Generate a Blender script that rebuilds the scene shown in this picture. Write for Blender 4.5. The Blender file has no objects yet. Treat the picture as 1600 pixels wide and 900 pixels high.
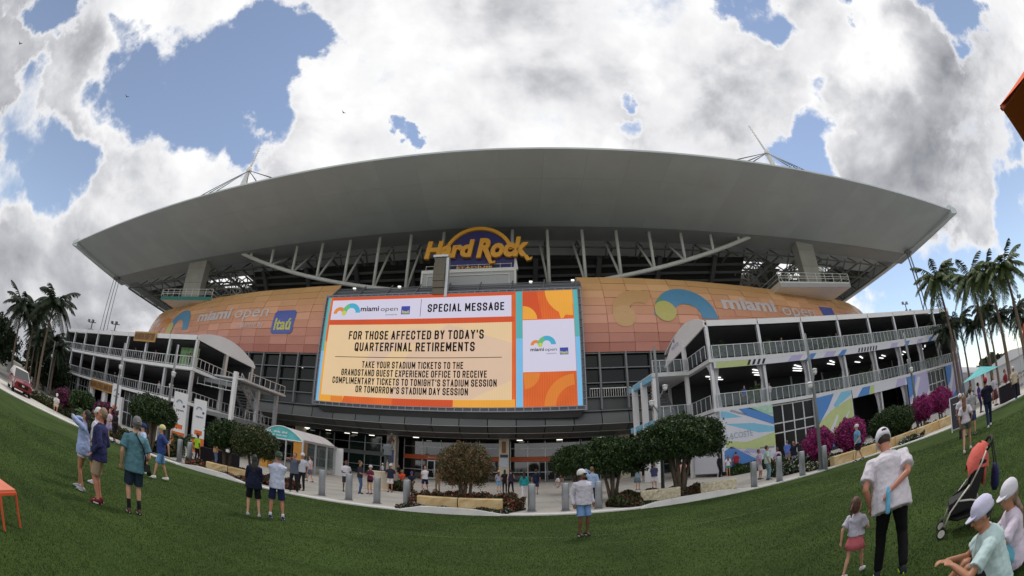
import bpy, bmesh, math, random
import numpy as np
from mathutils import Vector, Matrix
R = math.radians
PI = math.pi
rnd = random.Random(7)
nrg = np.random.default_rng(5)
scene = bpy.context.scene
COL = scene.collection

# ------------------------------------------------------------------ camera
cd = bpy.data.cameras.new('view_camera'); cam = bpy.data.objects.new('view_camera', cd); COL.objects.link(cam)
scene.camera = cam
scene.render.engine = 'CYCLES'
cd.type = 'PANO'; cd.sensor_width = 36.0; cd.sensor_fit = 'HORIZONTAL'
cd.panorama_type = 'FISHEYE_EQUISOLID'
cd.fisheye_lens = 15.12; cd.fisheye_fov = R(220)
cd.clip_start = 0.05; cd.clip_end = 6000
cam.location = (0, 0, 1.9); cam.rotation_euler = (R(90 + 24.15), 0, 0)

# ------------------------------------------------------------------ world, sun, exposure
scene.view_settings.view_transform = 'Standard'; scene.view_settings.look = 'None'
scene.view_settings.exposure = 0.04; scene.view_settings.gamma = 1.0
SUN_EL, SUN_AZ = 58, 18           # the sun stands behind the clouds over the stadium
world = bpy.data.worlds.new('World'); scene.world = world; world.use_nodes = True
nt = world.node_tree; nt.nodes.clear()
def N(t, **k):
    n = nt.nodes.new(t)
    for a, v in k.items(): setattr(n, a, v)
    return n
def mth(op, a, b=None, clamp=False):
    n = N('ShaderNodeMath', operation=op, use_clamp=clamp)
    for i, v in enumerate((a, b)):
        if v is None: continue
        if isinstance(v, (int, float)): n.inputs[i].default_value = v
        else: nt.links.new(v, n.inputs[i])
    return n.outputs[0]
tc = N('ShaderNodeTexCoord'); DIR = tc.outputs['Generated']
sky = N('ShaderNodeTexSky', sky_type='NISHITA', sun_disc=False, sun_elevation=R(SUN_EL), sun_rotation=R(SUN_AZ))
sky.air_density = 1.0; sky.dust_density = 0.0; sky.ozone_density = 2.2
def noise(scale, detail=8, rough=.55, off=(0, 0, 0), dist=0.0):
    m = N('ShaderNodeMapping'); m.inputs['Location'].default_value = off
    m.inputs['Scale'].default_value = (1, 1, 1.25); nt.links.new(DIR, m.inputs['Vector'])
    n = N('ShaderNodeTexNoise'); n.inputs['Scale'].default_value = scale; n.inputs['Detail'].default_value = detail
    n.inputs['Roughness'].default_value = rough; n.inputs['Distortion'].default_value = dist
    nt.links.new(m.outputs[0], n.inputs['Vector']); return n.outputs['Fac']
wn = N('ShaderNodeTexNoise'); wn.inputs['Scale'].default_value = 5.0; wn.inputs['Detail'].default_value = 10; wn.inputs['Roughness'].default_value = .58
nt.links.new(DIR, wn.inputs['Vector'])
ws = N('ShaderNodeVectorMath', operation='SUBTRACT'); nt.links.new(wn.outputs['Color'], ws.inputs[0]); ws.inputs[1].default_value = (.5, .5, .5)
wm = N('ShaderNodeVectorMath', operation='SCALE'); nt.links.new(ws.outputs[0], wm.inputs[0]); wm.inputs['Scale'].default_value = .42
wa = N('ShaderNodeVectorMath', operation='ADD'); nt.links.new(DIR, wa.inputs[0]); nt.links.new(wm.outputs[0], wa.inputs[1])
wz = N('ShaderNodeVectorMath', operation='NORMALIZE'); nt.links.new(wa.outputs[0], wz.inputs[0]); WDIR = wz.outputs[0]
def cap(d, r0, r1, gain=1.0):      # smooth round region of the sky about direction d, 1 inside r0 degrees, 0 beyond r1
    dp = N('ShaderNodeVectorMath', operation='DOT_PRODUCT'); dp.inputs[1].default_value = d
    nt.links.new(WDIR, dp.inputs[0])
    mr = N('ShaderNodeMapRange', interpolation_type='SMOOTHSTEP'); nt.links.new(dp.outputs['Value'], mr.inputs['Value'])
    mr.inputs['From Min'].default_value = math.cos(R(r1)); mr.inputs['From Max'].default_value = math.cos(R(r0))
    mr.inputs['To Max'].default_value = gain
    return mr.outputs[0]
def maxall(l):
    o = l[0]
    for x in l[1:]: o = mth('MAXIMUM', o, x)
    return o
SKY_HOLES = [((-0.67, 0.404, 0.622), 2, 8, 1), ((-0.741, 0.349, 0.573), 3, 8, 1), ((-0.572, 0.428, 0.7), 3, 7, 1), ((-0.502, 0.377, 0.779), 2, 6, 1), ((-0.529, 0.528, 0.664), 1, 5, 1), ((-0.756, 0.194, 0.625), 0, 2, 0.5), ((-0.845, -0.01, 0.535), 0, 4, 0.85), ((-0.907, 0.236, 0.348), 1, 6, 0.9), ((-0.936, 0.201, 0.288), 0, 4, 0.6), ((-0.91, 0.126, 0.396), 0, 3, 0.6), ((-0.24, 0.687, 0.686), 0, 1.0, 0.62), ((0.252, 0.614, 0.748), 0, 1.2, 0.62), ((0.244, 0.688, 0.683), 0, 1.4, 0.62), ((0.509, 0.323, 0.798), 0, 4, 0.8), ((0.685, 0.18, 0.706), 0, 2.5, 0.7), ((0.819, 0.002, 0.574), 0, 4, 0.8), ((0.658, 0.517, 0.547), 1, 4.2, 0.9), ((0.905, 0.399, 0.151), 6, 10, 1), ((0.828, 0.522, 0.205), 5, 7, 1), ((0.932, 0.307, 0.192), 3, 6, 0.85), ((0.95, 0.215, 0.227), 2, 5, 0.8), ((0.951, 0.296, 0.093), 4, 9, 1), ((0.931, 0.127, 0.341), 0, 2, 0.5)]
SKY_GREYS = [((-0.899, 0.057, 0.435), 6, 16, 1.1), ((-0.868, 0.227, 0.442), 2, 8, 0.9), ((-0.869, -0.085, 0.487), 3, 10, 0.8), ((-0.872, 0.417, 0.257), 8, 18, 1), ((-0.933, 0.324, 0.159), 6, 14, 1), ((-0.799, 0.532, 0.282), 4, 10, 0.9), ((0.029, 0.57, 0.821), 4, 16, 0.6), ((-0.088, 0.696, 0.712), 3, 10, 0.55), ((0.145, 0.634, 0.76), 3, 11, 0.6), ((0.602, 0.354, 0.716), 3, 12, 0.55), ((0.816, 0.365, 0.448), 6, 16, 1.2), ((0.873, 0.149, 0.465), 5, 14, 1.0), ((0.556, 0.535, 0.636), 2, 9, 0.6), ((0.843, 0.415, 0.342), 3, 10, 0.9), ((0.924, 0.175, 0.341), 3, 10, 0.9), ((-0.673, 0.252, 0.695), 2, 7, 0.4), ((-0.956, 0.288, 0.064), 4, 12, 0.8), ((-0.779, -0.525, -0.342), 20, 60, 0.5), ((0.779, -0.525, -0.342), 20, 60, 0.4)]
hole = maxall([cap(d, 0, r1 * 1.2 + 1.0, g) for d, r0, r1, g in SKY_HOLES])
grey = maxall([cap(d, r0, r1, g) for d, r0, r1, g in SKY_GREYS])
nA = noise(2.8, 12, .56, (3.1, .4, 1.7), .15)
nB = noise(8.0, 7, .62, (1.3, 5.2, 0.3), .2)
SO = (3.1 + .010 * math.sin(R(SUN_AZ)), .4 + .03, 1.7 + .075)
nS = noise(2.8, 5, .52, SO, .15)          # the same cloud a little nearer the sun: shades the billows
nG = noise(1.7, 3, .5, (7.7, 2.2, 4.0), .2)
t = mth('ADD', mth('MULTIPLY', mth('SUBTRACT', nA, .5), 2.6), mth('MULTIPLY', mth('SUBTRACT', nB, .5), 1.0))
t = mth('ADD', t, mth('SUBTRACT', 1.0, mth('MULTIPLY', hole, 1.25)))
alpha = N('ShaderNodeMapRange', interpolation_type='SMOOTHSTEP'); nt.links.new(t, alpha.inputs['Value'])
alpha.inputs['From Min'].default_value = .16; alpha.inputs['From Max'].default_value = .76
dens = N('ShaderNodeMapRange', interpolation_type='SMOOTHSTEP'); nt.links.new(t, dens.inputs['Value'])
dens.inputs['From Min'].default_value = .42; dens.inputs['From Max'].default_value = 1.15
g = mth('ADD', mth('MULTIPLY', mth('SUBTRACT', nS, nA), 2.5), mth('MULTIPLY', mth('SUBTRACT', nG, .5), .6))
g = mth('ADD', g, mth('MULTIPLY', mth('SUBTRACT', nB, .5), .22))
g = mth('ADD', g, mth('MULTIPLY', grey, .55)); g = mth('ADD', g, .17)
g = mth('MULTIPLY', mth('MULTIPLY', g, 1.0, True), mth('ADD', mth('MULTIPLY', dens.outputs[0], .75), .25), True)
ramp = N('ShaderNodeValToRGB'); nt.links.new(g, ramp.inputs[0])
e = ramp.color_ramp.elements
e[0].position = 0; e[0].color = (1.0, 1.0, 1.0, 1)
e[1].position = 1; e[1].color = (.27, .28, .31, 1)
x = e.new(.32); x.color = (.80, .80, .82, 1)
x = e.new(.62); x.color = (.52, .53, .56, 1)
bgS = N('ShaderNodeBackground'); bgS.inputs['Strength'].default_value = 0.148
hsv = N('ShaderNodeHueSaturation'); hsv.inputs['Saturation'].default_value = .78; hsv.inputs['Value'].default_value = 1.0
nt.links.new(sky.outputs[0], hsv.inputs['Color']); nt.links.new(hsv.outputs[0], bgS.inputs['Color'])
bgC = N('ShaderNodeBackground'); nt.links.new(ramp.outputs[0], bgC.inputs['Color']); bgC.inputs['Strength'].default_value = 1.0
mix = N('ShaderNodeMixShader'); nt.links.new(alpha.outputs[0], mix.inputs[0])
nt.links.new(bgS.outputs[0], mix.inputs[1]); nt.links.new(bgC.outputs[0], mix.inputs[2])
wo = N('ShaderNodeOutputWorld'); nt.links.new(mix.outputs[0], wo.inputs[0])

sl = bpy.data.lights.new('sun', 'SUN'); so = bpy.data.objects.new('sun', sl); COL.objects.link(so)
sl.energy = 1.9; sl.angle = R(10); sl.color = (1, .96, .9)
sd = Vector((math.sin(R(SUN_AZ)) * math.cos(R(SUN_EL)), math.cos(R(SUN_AZ)) * math.cos(R(SUN_EL)), math.sin(R(SUN_EL))))
so.rotation_euler = sd.to_track_quat('Z', 'Y').to_euler(); so.location = (0, 0, 60)

# ------------------------------------------------------------------ helpers
MATS = {}
def lin(c):  # sRGB 0-255 -> linear
    return tuple((v / 255 / 12.92) if v / 255 <= .04045 else ((v / 255 + .055) / 1.055) ** 2.4 for v in c)
def mat(name, c, rough=.6, metal=0.0, var=.12, scale=3.0, bump=0.0, bscale=40.0, emit=0.0, spec=.5, c2=None, coat=0.0, alpha=None, trans=0.0, object_space=True):
    if name in MATS: return MATS[name]
    m = bpy.data.materials.new(name); m.use_nodes = True; t = m.node_tree; b = t.nodes['Principled BSDF']
    if len(c) == 3: c = tuple(c) + (1,)
    tcn = t.nodes.new('ShaderNodeTexCoord'); co = tcn.outputs['Object']
    nz = t.nodes.new('ShaderNodeTexNoise'); nz.inputs['Scale'].default_value = scale; nz.inputs['Detail'].default_value = 6
    t.links.new(co, nz.inputs['Vector'])
    mx = t.nodes.new('ShaderNodeMix'); mx.data_type = 'RGBA'
    if c2 is None: lo = tuple(v * (1 - var) for v in c[:3]) + (1,); hi = tuple(min(1, v * (1 + var)) for v in c[:3]) + (1,)
    else: lo = c; hi = tuple(c2) + (1,)
    mx.inputs[6].default_value = lo; mx.inputs[7].default_value = hi
    mr = t.nodes.new('ShaderNodeMapRange'); mr.inputs[1].default_value = .3; mr.inputs[2].default_value = .7
    t.links.new(nz.outputs['Fac'], mr.inputs[0]); t.links.new(mr.outputs[0], mx.inputs[0])
    t.links.new(mx.outputs[2], b.inputs['Base Color'])
    b.inputs['Roughness'].default_value = rough; b.inputs['Metallic'].default_value = metal
    b.inputs['Specular IOR Level'].default_value = spec; b.inputs['Coat Weight'].default_value = coat
    if alpha is not None: b.inputs['Alpha'].default_value = alpha
    if trans: b.inputs['Transmission Weight'].default_value = trans
    if bump:
        n2 = t.nodes.new('ShaderNodeTexNoise'); n2.inputs['Scale'].default_value = bscale; n2.inputs['Detail'].default_value = 4
        t.links.new(co, n2.inputs['Vector'])
        bp = t.nodes.new('ShaderNodeBump'); bp.inputs['Strength'].default_value = bump; bp.inputs['Distance'].default_value = .02
        t.links.new(n2.outputs['Fac'], bp.inputs['Height']); t.links.new(bp.outputs[0], b.inputs['Normal'])
    if emit:
        t.links.new(mx.outputs[2], b.inputs['Emission Color']); b.inputs['Emission Strength'].default_value = emit
    MATS[name] = m; return m
def smat(name, rgb, **k): return mat(name, lin(rgb), **k)

def tag(o, label=None, cat=None, group=None, kind=None):
    if label: o['label'] = label
    if cat: o['category'] = cat
    if group: o['group'] = group
    if kind: o['kind'] = kind
    return o
def thing(name, label, cat, loc=(0, 0, 0), rz=0.0, group=None):
    o = bpy.data.objects.new(name, None); COL.objects.link(o); o.empty_display_size = .2
    o.location = loc; o.rotation_euler = (0, 0, rz); tag(o, label, cat, group); return o
def link(name, me, m=None, parent=None, loc=None, smooth=False):
    if m is not None:
        me.materials.clear()
        for q in (m if isinstance(m, (list, tuple)) else [m]): me.materials.append(q)
    o = bpy.data.objects.new(name, me); COL.objects.link(o)
    if parent is not None: o.parent = parent
    if loc is not None: o.location = loc
    if smooth: me.polygons.foreach_set('use_smooth', [True] * len(me.polygons))
    return o
def copy_tree(o, parent=None):
    c = o.copy(); COL.objects.link(c); c.parent = parent
    for ch in list(o.children): copy_tree(ch, c)
    return c

class MB:
    """collects shapes and links them as one mesh; org is taken off every point (the thing's own base)"""
    def __init__(s, org=(0, 0, 0)): s.v = []; s.f = []; s.mi = []; s.org = Vector(org); s.cur = 0
    def add(s, vs, fs):
        b = len(s.v); s.v += [Vector(p) for p in vs]; s.f += [[b + i for i in f] for f in fs]; s.mi += [s.cur] * len(fs); return s
    def hexa(s, p):  # 8 points: bottom 4 ccw, top 4 ccw
        return s.add(p, [(0, 3, 2, 1), (4, 5, 6, 7), (0, 1, 5, 4), (1, 2, 6, 5), (2, 3, 7, 6), (3, 0, 4, 7)])
    def box(s, c, d, rz=0.0):
        x, y, z = d[0] / 2, d[1] / 2, d[2] / 2; ca, sa = math.cos(rz), math.sin(rz); P = []
        for zz in (-z, z):
            for a, b in ((-x, -y), (x, -y), (x, y), (-x, y)): P.append((c[0] + a * ca - b * sa, c[1] + a * sa + b * ca, c[2] + zz))
        return s.hexa(P)
    def bar(s, a, b, w, h=None, up=(0, 0, 1)):
        a, b = Vector(a), Vector(b); h = h or w; d = (b - a).normalized(); up = Vector(up)
        if abs(d.dot(up)) > .98: up = Vector((0, 1, 0))
        sx = d.cross(up).normalized() * w / 2; sy = sx.cross(d).normalized() * h / 2
        return s.hexa([a - sx - sy, a + sx - sy, a + sx + sy, a - sx + sy, b - sx - sy, b + sx - sy, b + sx + sy, b - sx + sy])
    def tube(s, pts, r, n=8, caps=True):
        pts = [Vector(p) for p in pts]; rs = r if isinstance(r, (list, tuple)) else [r] * len(pts)
        rings = []; ref = None
        for i, p in enumerate(pts):
            d = (pts[min(i + 1, len(pts) - 1)] - pts[max(i - 1, 0)]).normalized()
            if ref is None: ref = Vector((0, 0, 1)) if abs(d.z) < .9 else Vector((1, 0, 0))
            sx = d.cross(ref).normalized(); sy = sx.cross(d).normalized(); ref = sy
            rings.append([p + (sx * math.cos(2 * PI * k / n) + sy * math.sin(2 * PI * k / n)) * rs[i] for k in range(n)])
        return s.rings(rings, caps)
    def rings(s, rings, caps=True):
        n = len(rings[0]); vs = [p for q in rings for p in q]; fs = []
        for i in range(len(rings) - 1):
            for k in range(n): a = i * n + k; b = i * n + (k + 1) % n; fs.append((a, b, b + n, a + n))
        if caps: fs.append(tuple(reversed(range(n)))); fs.append(tuple(range((len(rings) - 1) * n, len(rings) * n)))
        return s.add(vs, fs)
    def lathe(s, prof, c=(0, 0, 0), n=16):
        c = Vector(c)
        return s.rings([[c + Vector((r * math.cos(2 * PI * k / n), r * math.sin(2 * PI * k / n), z)) for k in range(n)] for r, z in prof])
    def ball(s, c, r, n=10, m=7):
        c = Vector(c); r = r if isinstance(r, (list, tuple)) else (r, r, r); rr = []
        for i in range(m + 1):
            a = PI * max(.04, min(i / m, .96)) - PI / 2
            rr.append([c + Vector((r[0] * math.cos(a) * math.cos(2 * PI * k / n), r[1] * math.cos(a) * math.sin(2 * PI * k / n), r[2] * math.sin(a))) for k in range(n)])
        return s.rings(rr)
    def poly(s, P, th=None, nrm=None):  # flat polygon, optionally with thickness along nrm
        P = [Vector(p) for p in P]; n = len(P)
        if th is None: return s.add(P, [tuple(range(n))])
        q = Vector(nrm) * th
        fs = [tuple(range(n)), tuple(reversed(range(n, 2 * n)))]
        for i in range(n): j = (i + 1) % n; fs.append((j, i, i + n, j + n))
        return s.add(P + [p + q for p in P], fs)
    def mesh(s, name, fix=True):
        me = bpy.data.meshes.new(name); me.from_pydata([tuple(p - s.org) for p in s.v], [], s.f)
        me.polygons.foreach_set('material_index', s.mi); me.update()
        if fix:
            bm = bmesh.new(); bm.from_mesh(me); bmesh.ops.recalc_face_normals(bm, faces=bm.faces); bm.to_mesh(me); bm.free()
        return me
    def build_each(s, name, m, parent=None, fix=False):   # one object for each separate piece
        key = {}; par = list(range(len(s.f)))
        def find(i):
            while par[i] != i: par[i] = par[par[i]]; i = par[i]
            return i
        for i, f in enumerate(s.f):
            for v in f:
                k = tuple(round(c, 3) for c in s.v[v])
                if k in key: par[find(i)] = find(key[k])
                else: key[k] = i
        gr = {}
        for i in range(len(s.f)): gr.setdefault(find(i), []).append(i)
        out = []
        for fs in gr.values():
            q = MB(s.org)
            for i in fs: q.add([s.v[v] for v in s.f[i]], [tuple(range(len(s.f[i])))])
            out.append(q.build(name, m, parent, fix=fix))
        return out
    def build(s, name, m, parent=None, smooth=False, fix=True):
        return link(name, s.mesh(name, fix), m, parent, smooth=smooth)

def fast_quads(name, C, U, V, mats, mi=None):  # many small quads centred at C with half axes U, V
    n = len(C); co = np.empty((n, 4, 3)); co[:, 0] = C - U - V; co[:, 1] = C + U - V; co[:, 2] = C + U + V; co[:, 3] = C - U + V
    me = bpy.data.meshes.new(name); me.vertices.add(n * 4); me.vertices.foreach_set('co', co.ravel())
    me.loops.add(n * 4); me.loops.foreach_set('vertex_index', np.arange(n * 4))
    me.polygons.add(n); me.polygons.foreach_set('loop_start', np.arange(n) * 4)
    if mi is not None: me.polygons.foreach_set('material_index', np.asarray(mi, dtype=np.int32))
    me.update(calc_edges=True); me.validate()
    for m in mats: me.materials.append(m)
    return me
def rand_leaves(name, C, size, mats, ratio=.5, wts=None, flat=0.0):
    n = len(C); a = nrg.normal(size=(n, 3)); a[:, 2] *= (1 - flat); a /= np.linalg.norm(a, axis=1)[:, None]
    b = nrg.normal(size=(n, 3)); b -= (a * b).sum(1)[:, None] * a; b /= np.linalg.norm(b, axis=1)[:, None]
    s = size * nrg.uniform(.6, 1.35, n)[:, None]
    mi = nrg.choice(len(mats), n, p=wts)
    return fast_quads(name, C, a * s, b * s * ratio, mats, mi)

def text_tris(s, size=1.0, bold=0.0, spacing=1.0):
    cu = bpy.data.curves.new('t', 'FONT'); cu.body = s; cu.size = size; cu.offset = bold; cu.space_character = spacing
    cu.resolution_u = 3; cu.fill_mode = 'FRONT'
    ob = bpy.data.objects.new('t', cu); me = bpy.data.meshes.new_from_object(ob)
    V = [tuple(v.co) for v in me.vertices]; F = [tuple(p.vertices) for p in me.polygons]
    bpy.data.objects.remove(ob); bpy.data.curves.remove(cu); bpy.data.meshes.remove(me)
    xs = [v[0] for v in V]; ys = [v[1] for v in V]
    return V, F, min(xs), max(xs), min(ys), max(ys)
def put_text(mb, s, fn, x0, x1, y0, y1, bold=.012, shear=0.0, th=None):
    """writes s between x0..x1 and y0..y1 (caps height) of the surface that fn(x, y) maps to space"""
    V, F, a, b, c, d = text_tris(s, 1.0, bold)
    _, _, _, _, c2, d2 = text_tris('H', 1.0, bold)
    sy = (y1 - y0) / (d2 - c2)
    P = [fn(x0 + (v[0] - a) / (b - a) * (x1 - x0) + shear * (v[1] - c2) * sy, y0 + (v[1] - c2) * sy) for v in V]
    mb.add(P, F)

GL = {'A': (1, [[(0, 0), (.5, 1), (1, 0)], [(.2, .3), (.8, .3)]]), 'B': (1, [[(0, 0), (0, 1), (.7, 1), (1, .88), (1, .64), (.7, .52), (0, .52)], [(.7, .52), (1, .40), (1, .12), (.7, 0), (0, 0)]]),
      'C': (1, [[(1, .7), (1, .86), (.72, 1), (.28, 1), (0, .86), (0, .14), (.28, 0), (.72, 0), (1, .14), (1, .3)]]), 'D': (1, [[(0, 0), (0, 1), (.65, 1), (1, .84), (1, .16), (.65, 0), (0, 0)]]),
      'E': (.85, [[(1, 1), (0, 1), (0, 0), (1, 0)], [(0, .52), (.85, .52)]]), 'F': (.85, [[(1, 1), (0, 1), (0, 0)], [(0, .52), (.85, .52)]]),
      'G': (1, [[(1, .7), (1, .86), (.72, 1), (.28, 1), (0, .86), (0, .14), (.28, 0), (.72, 0), (1, .14), (1, .48), (.55, .48)]]), 'H': (1, [[(0, 0), (0, 1)], [(1, 0), (1, 1)], [(0, .52), (1, .52)]]), 'I': (0, [[(0, 0), (0, 1)]]),
      'K': (1, [[(0, 0), (0, 1)], [(1, 1), (0, .42)], [(.35, .6), (1, 0)]]), 'L': (.8, [[(0, 1), (0, 0), (1, 0)]]), 'M': (1.35, [[(0, 0), (0, 1), (.5, .25), (1, 1), (1, 0)]]), 'N': (1.05, [[(0, 0), (0, 1), (1, 0), (1, 1)]]),
      'O': (1, [[(.28, 0), (.72, 0), (1, .14), (1, .86), (.72, 1), (.28, 1), (0, .86), (0, .14), (.28, 0)]]), 'P': (1, [[(0, 0), (0, 1), (.7, 1), (1, .88), (1, .58), (.7, .45), (0, .45)]]),
      'Q': (1, [[(.28, 0), (.72, 0), (1, .14), (1, .86), (.72, 1), (.28, 1), (0, .86), (0, .14), (.28, 0)], [(.6, .2), (1.05, -.05)]]), 'R': (1, [[(0, 0), (0, 1), (.7, 1), (1, .88), (1, .6), (.7, .48), (0, .48)], [(.62, .48), (1, 0)]]),
      'S': (1, [[(1, .76), (1, .88), (.72, 1), (.28, 1), (0, .86), (0, .66), (.2, .55), (.8, .44), (1, .33), (1, .14), (.72, 0), (.28, 0), (0, .12), (0, .24)]]), 'T': (1, [[(0, 1), (1, 1)], [(.5, 1), (.5, 0)]]),
      'U': (1, [[(0, 1), (0, .14), (.28, 0), (.72, 0), (1, .14), (1, 1)]]), 'V': (1, [[(0, 1), (.5, 0), (1, 1)]]), 'W': (1.45, [[(0, 1), (.25, 0), (.5, .8), (.75, 0), (1, 1)]]), 'X': (1, [[(0, 0), (1, 1)], [(0, 1), (1, 0)]]), 'Y': (1, [[(0, 1), (.5, .48), (1, 1)], [(.5, .48), (.5, 0)]]), '\u2019': (0, [[(0, 1), (0, .8)]])}
def block_text(mb, s, fn, x0, x1, y0, y1, t=.185, gap=.15, w=.34):
    """condensed capitals drawn as strokes, for signs set in a narrow poster face; heights and widths in units of the cap height"""
    adv = sum((.26 if c == ' ' else GL[c][0] * w + t + gap) for c in s) - gap; sx = (x1 - x0) / adv; H = y1 - y0; sy = H; x = 0.0; q = 0
    for c in s:
        if c == ' ': x += .26; continue
        gw, strokes = GL[c]
        for st_ in strokes:
            P = [((x + t / 2 + px * gw * w), (t / 2 + py * (1 - t))) for px, py in st_]
            for a, b in zip(P, P[1:]):
                d = math.hypot(b[0] - a[0], b[1] - a[1]); ux, uy = (b[0] - a[0]) / d, (b[1] - a[1]) / d; h = t / 2; e_ = h * .92; q += 1
                pa = (a[0] - ux * e_, a[1] - uy * e_); pb = (b[0] + ux * e_, b[1] + uy * e_)
                Q = [(pa[0] - uy * h, pa[1] + ux * h), (pa[0] + uy * h, pa[1] - ux * h), (pb[0] + uy * h, pb[1] - ux * h), (pb[0] - uy * h, pb[1] + ux * h)]
                mb.add([fn(x0 + u * sx, y0 + v * sy, .0006 * (q % 5)) for u, v in Q], [(0, 1, 2, 3)])
        x += gw * w + t + gap
class Plane:
    """a flat sign face: point o, horizontal axis u, up axis v; layers stand a few mm proud along n"""
    def __init__(s, o, u, v=(0, 0, 1), n=None):
        s.o = Vector(o); s.u = Vector(u).normalized(); s.v = Vector(v).normalized()
        s.n = Vector(n).normalized() if n is not None else s.u.cross(s.v)
    def __call__(s, x, y, k=0.0): return s.o + s.u * x + s.v * y + s.n * k
    def rect(s, mb, x0, y0, x1, y1, k): mb.add([s(x0, y0, k), s(x1, y0, k), s(x1, y1, k), s(x0, y1, k)], [(0, 1, 2, 3)]); return mb
    def pl(s, mb, P, k): mb.add([s(x, y, k) for x, y in P], [tuple(range(len(P)))]); return mb
    def arc(s, mb, cx, cy, ro, ri, a0, a1, k, n=18, ex=1.0):
        for i in range(n):
            p, q = R(a0 + (a1 - a0) * i / n), R(a0 + (a1 - a0) * (i + 1) / n)
            mb.add([s(cx + ex * ri * math.cos(p), cy + ri * math.sin(p), k), s(cx + ex * ro * math.cos(p), cy + ro * math.sin(p), k),
                    s(cx + ex * ro * math.cos(q), cy + ro * math.sin(q), k), s(cx + ex * ri * math.cos(q), cy + ri * math.sin(q), k)], [(0, 1, 2, 3)])
        return mb
    def text(s, mb, t, x0, x1, y0, y1, k, bold=.012, shear=0.0): put_text(mb, t, lambda x, y: s(x, y, k), x0, x1, y0, y1, bold, shear)
    def block(s, mb, t, x0, x1, y0, y1, k, w=.170): block_text(mb, t, lambda x, y, j: s(x, y, k + j), x0, x1, y0, y1, w)

def interp(pts, x):
    if x <= pts[0][0]:
        (a, b), (c, d) = pts[0], pts[1]; return b + (d - b) * (x - a) / (c - a)
    for (a, b), (c, d) in zip(pts, pts[1:]):
        if x <= c: return b + (d - b) * (x - a) / (c - a)
    (a, b), (c, d) = pts[-2], pts[-1]; return b + (d - b) * (x - a) / (c - a)

# ------------------------------------------------------------------ materials
M = {}
M['lawn'] = smat('turf', (70, 84, 40), rough=.95, var=.25, scale=1.3, bump=1.0, bscale=90, spec=.1)
def lawn_nodes():
    m = M['lawn']; t = m.node_tree; b = t.nodes['Principled BSDF']
    tcn = t.nodes.new('ShaderNodeTexCoord')
    mp = t.nodes.new('ShaderNodeMapping'); mp.inputs['Rotation'].default_value = (0, 0, R(14)); mp.inputs['Scale'].default_value = (.35, 1.6, 1)
    t.links.new(tcn.outputs['Object'], mp.inputs['Vector'])
    st = t.nodes.new('ShaderNodeTexNoise'); st.inputs['Scale'].default_value = 1.0; st.inputs['Detail'].default_value = 8; st.inputs['Roughness'].default_value = .65
    t.links.new(mp.outputs[0], st.inputs['Vector'])
    fn = t.nodes.new('ShaderNodeTexNoise'); fn.inputs['Scale'].default_value = 38; fn.inputs['Detail'].default_value = 3
    t.links.new(tcn.outputs['Object'], fn.inputs['Vector'])
    ad = t.nodes.new('ShaderNodeMath'); ad.operation = 'ADD'; t.links.new(st.outputs['Fac'], ad.inputs[0]); t.links.new(fn.outputs['Fac'], ad.inputs[1])
    rp = t.nodes.new('ShaderNodeValToRGB'); t.links.new(ad.outputs[0], rp.inputs[0])
    e = rp.color_ramp.elements; e[0].position = .78; e[0].color = (.024, .043, .010, 1); e[1].position = 1.2; e[1].color = (.046, .073, .019, 1)
    rp.color_ramp.interpolation = 'LINEAR'
    sc = t.nodes.new('ShaderNodeMath'); sc.operation = 'MULTIPLY'; sc.inputs[1].default_value = .5
    big = t.nodes.new('ShaderNodeTexNoise'); big.inputs['Scale'].default_value = .35; big.inputs['Detail'].default_value = 5; t.links.new(tcn.outputs['Object'], big.inputs['Vector'])
    mm = t.nodes.new('ShaderNodeMapRange'); mm.inputs[1].default_value = .3; mm.inputs[2].default_value = .7; mm.inputs[3].default_value = .78; mm.inputs[4].default_value = 1.28; t.links.new(big.outputs['Fac'], mm.inputs[0])
    vm = t.nodes.new('ShaderNodeVectorMath'); vm.operation = 'SCALE'; t.links.new(rp.outputs[0], vm.inputs[0]); t.links.new(mm.outputs[0], vm.inputs['Scale'])
    t.links.new(vm.outputs[0], b.inputs['Base Color'])
lawn_nodes()
M['ground'] = smat('asphalt', (124, 123, 120), rough=.95, var=.2, scale=.4, bump=.3)
M['paver'] = smat('pale_paving', (184, 180, 172), rough=.85, var=.15, scale=.55, bump=.25, bscale=30)
M['kerb'] = smat('kerb_concrete', (205, 204, 202), rough=.8, var=.08, scale=2, bump=.2)
M['joint'] = smat('dark_joint', (70, 70, 72), rough=.9)
M['roofskin'] = smat('roof_skin', (196, 205, 207), rough=.5, var=.06, scale=.22)
M['roofskin2'] = smat('roof_skin_b', (193, 202, 204), rough=.5, var=.02, scale=.12)
M['fascia'] = smat('fascia_grey', (158, 161, 161), rough=.6, var=.05, scale=.3)
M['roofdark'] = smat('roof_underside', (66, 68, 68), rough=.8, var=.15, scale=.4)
M['truss'] = smat('truss_steel', (120, 120, 114), rough=.5, var=.1)
M['white_steel'] = smat('white_steel', (230, 230, 224), rough=.4, var=.05)
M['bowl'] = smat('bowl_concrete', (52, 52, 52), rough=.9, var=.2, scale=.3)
M['bowl2'] = smat('bowl_beam', (104, 106, 107), rough=.8, var=.1)
M['concrete'] = smat('pylon_concrete', (178, 176, 166), rough=.8, var=.08, scale=.5, bump=.2, bscale=8)
M['clad'] = smat('charcoal_cladding', (92, 94, 94), rough=.38, metal=.25, var=.05, scale=.3)
M['clad2'] = smat('charcoal_cladding_b', (84, 86, 87), rough=.38, metal=.25, var=.05, scale=.3)
M['reveal'] = smat('pale_reveal', (178, 180, 180), rough=.4, var=.05)
M['glass'] = mat('dark_glass', (.008, .010, .010), rough=.12, var=.1, spec=.28)
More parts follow.
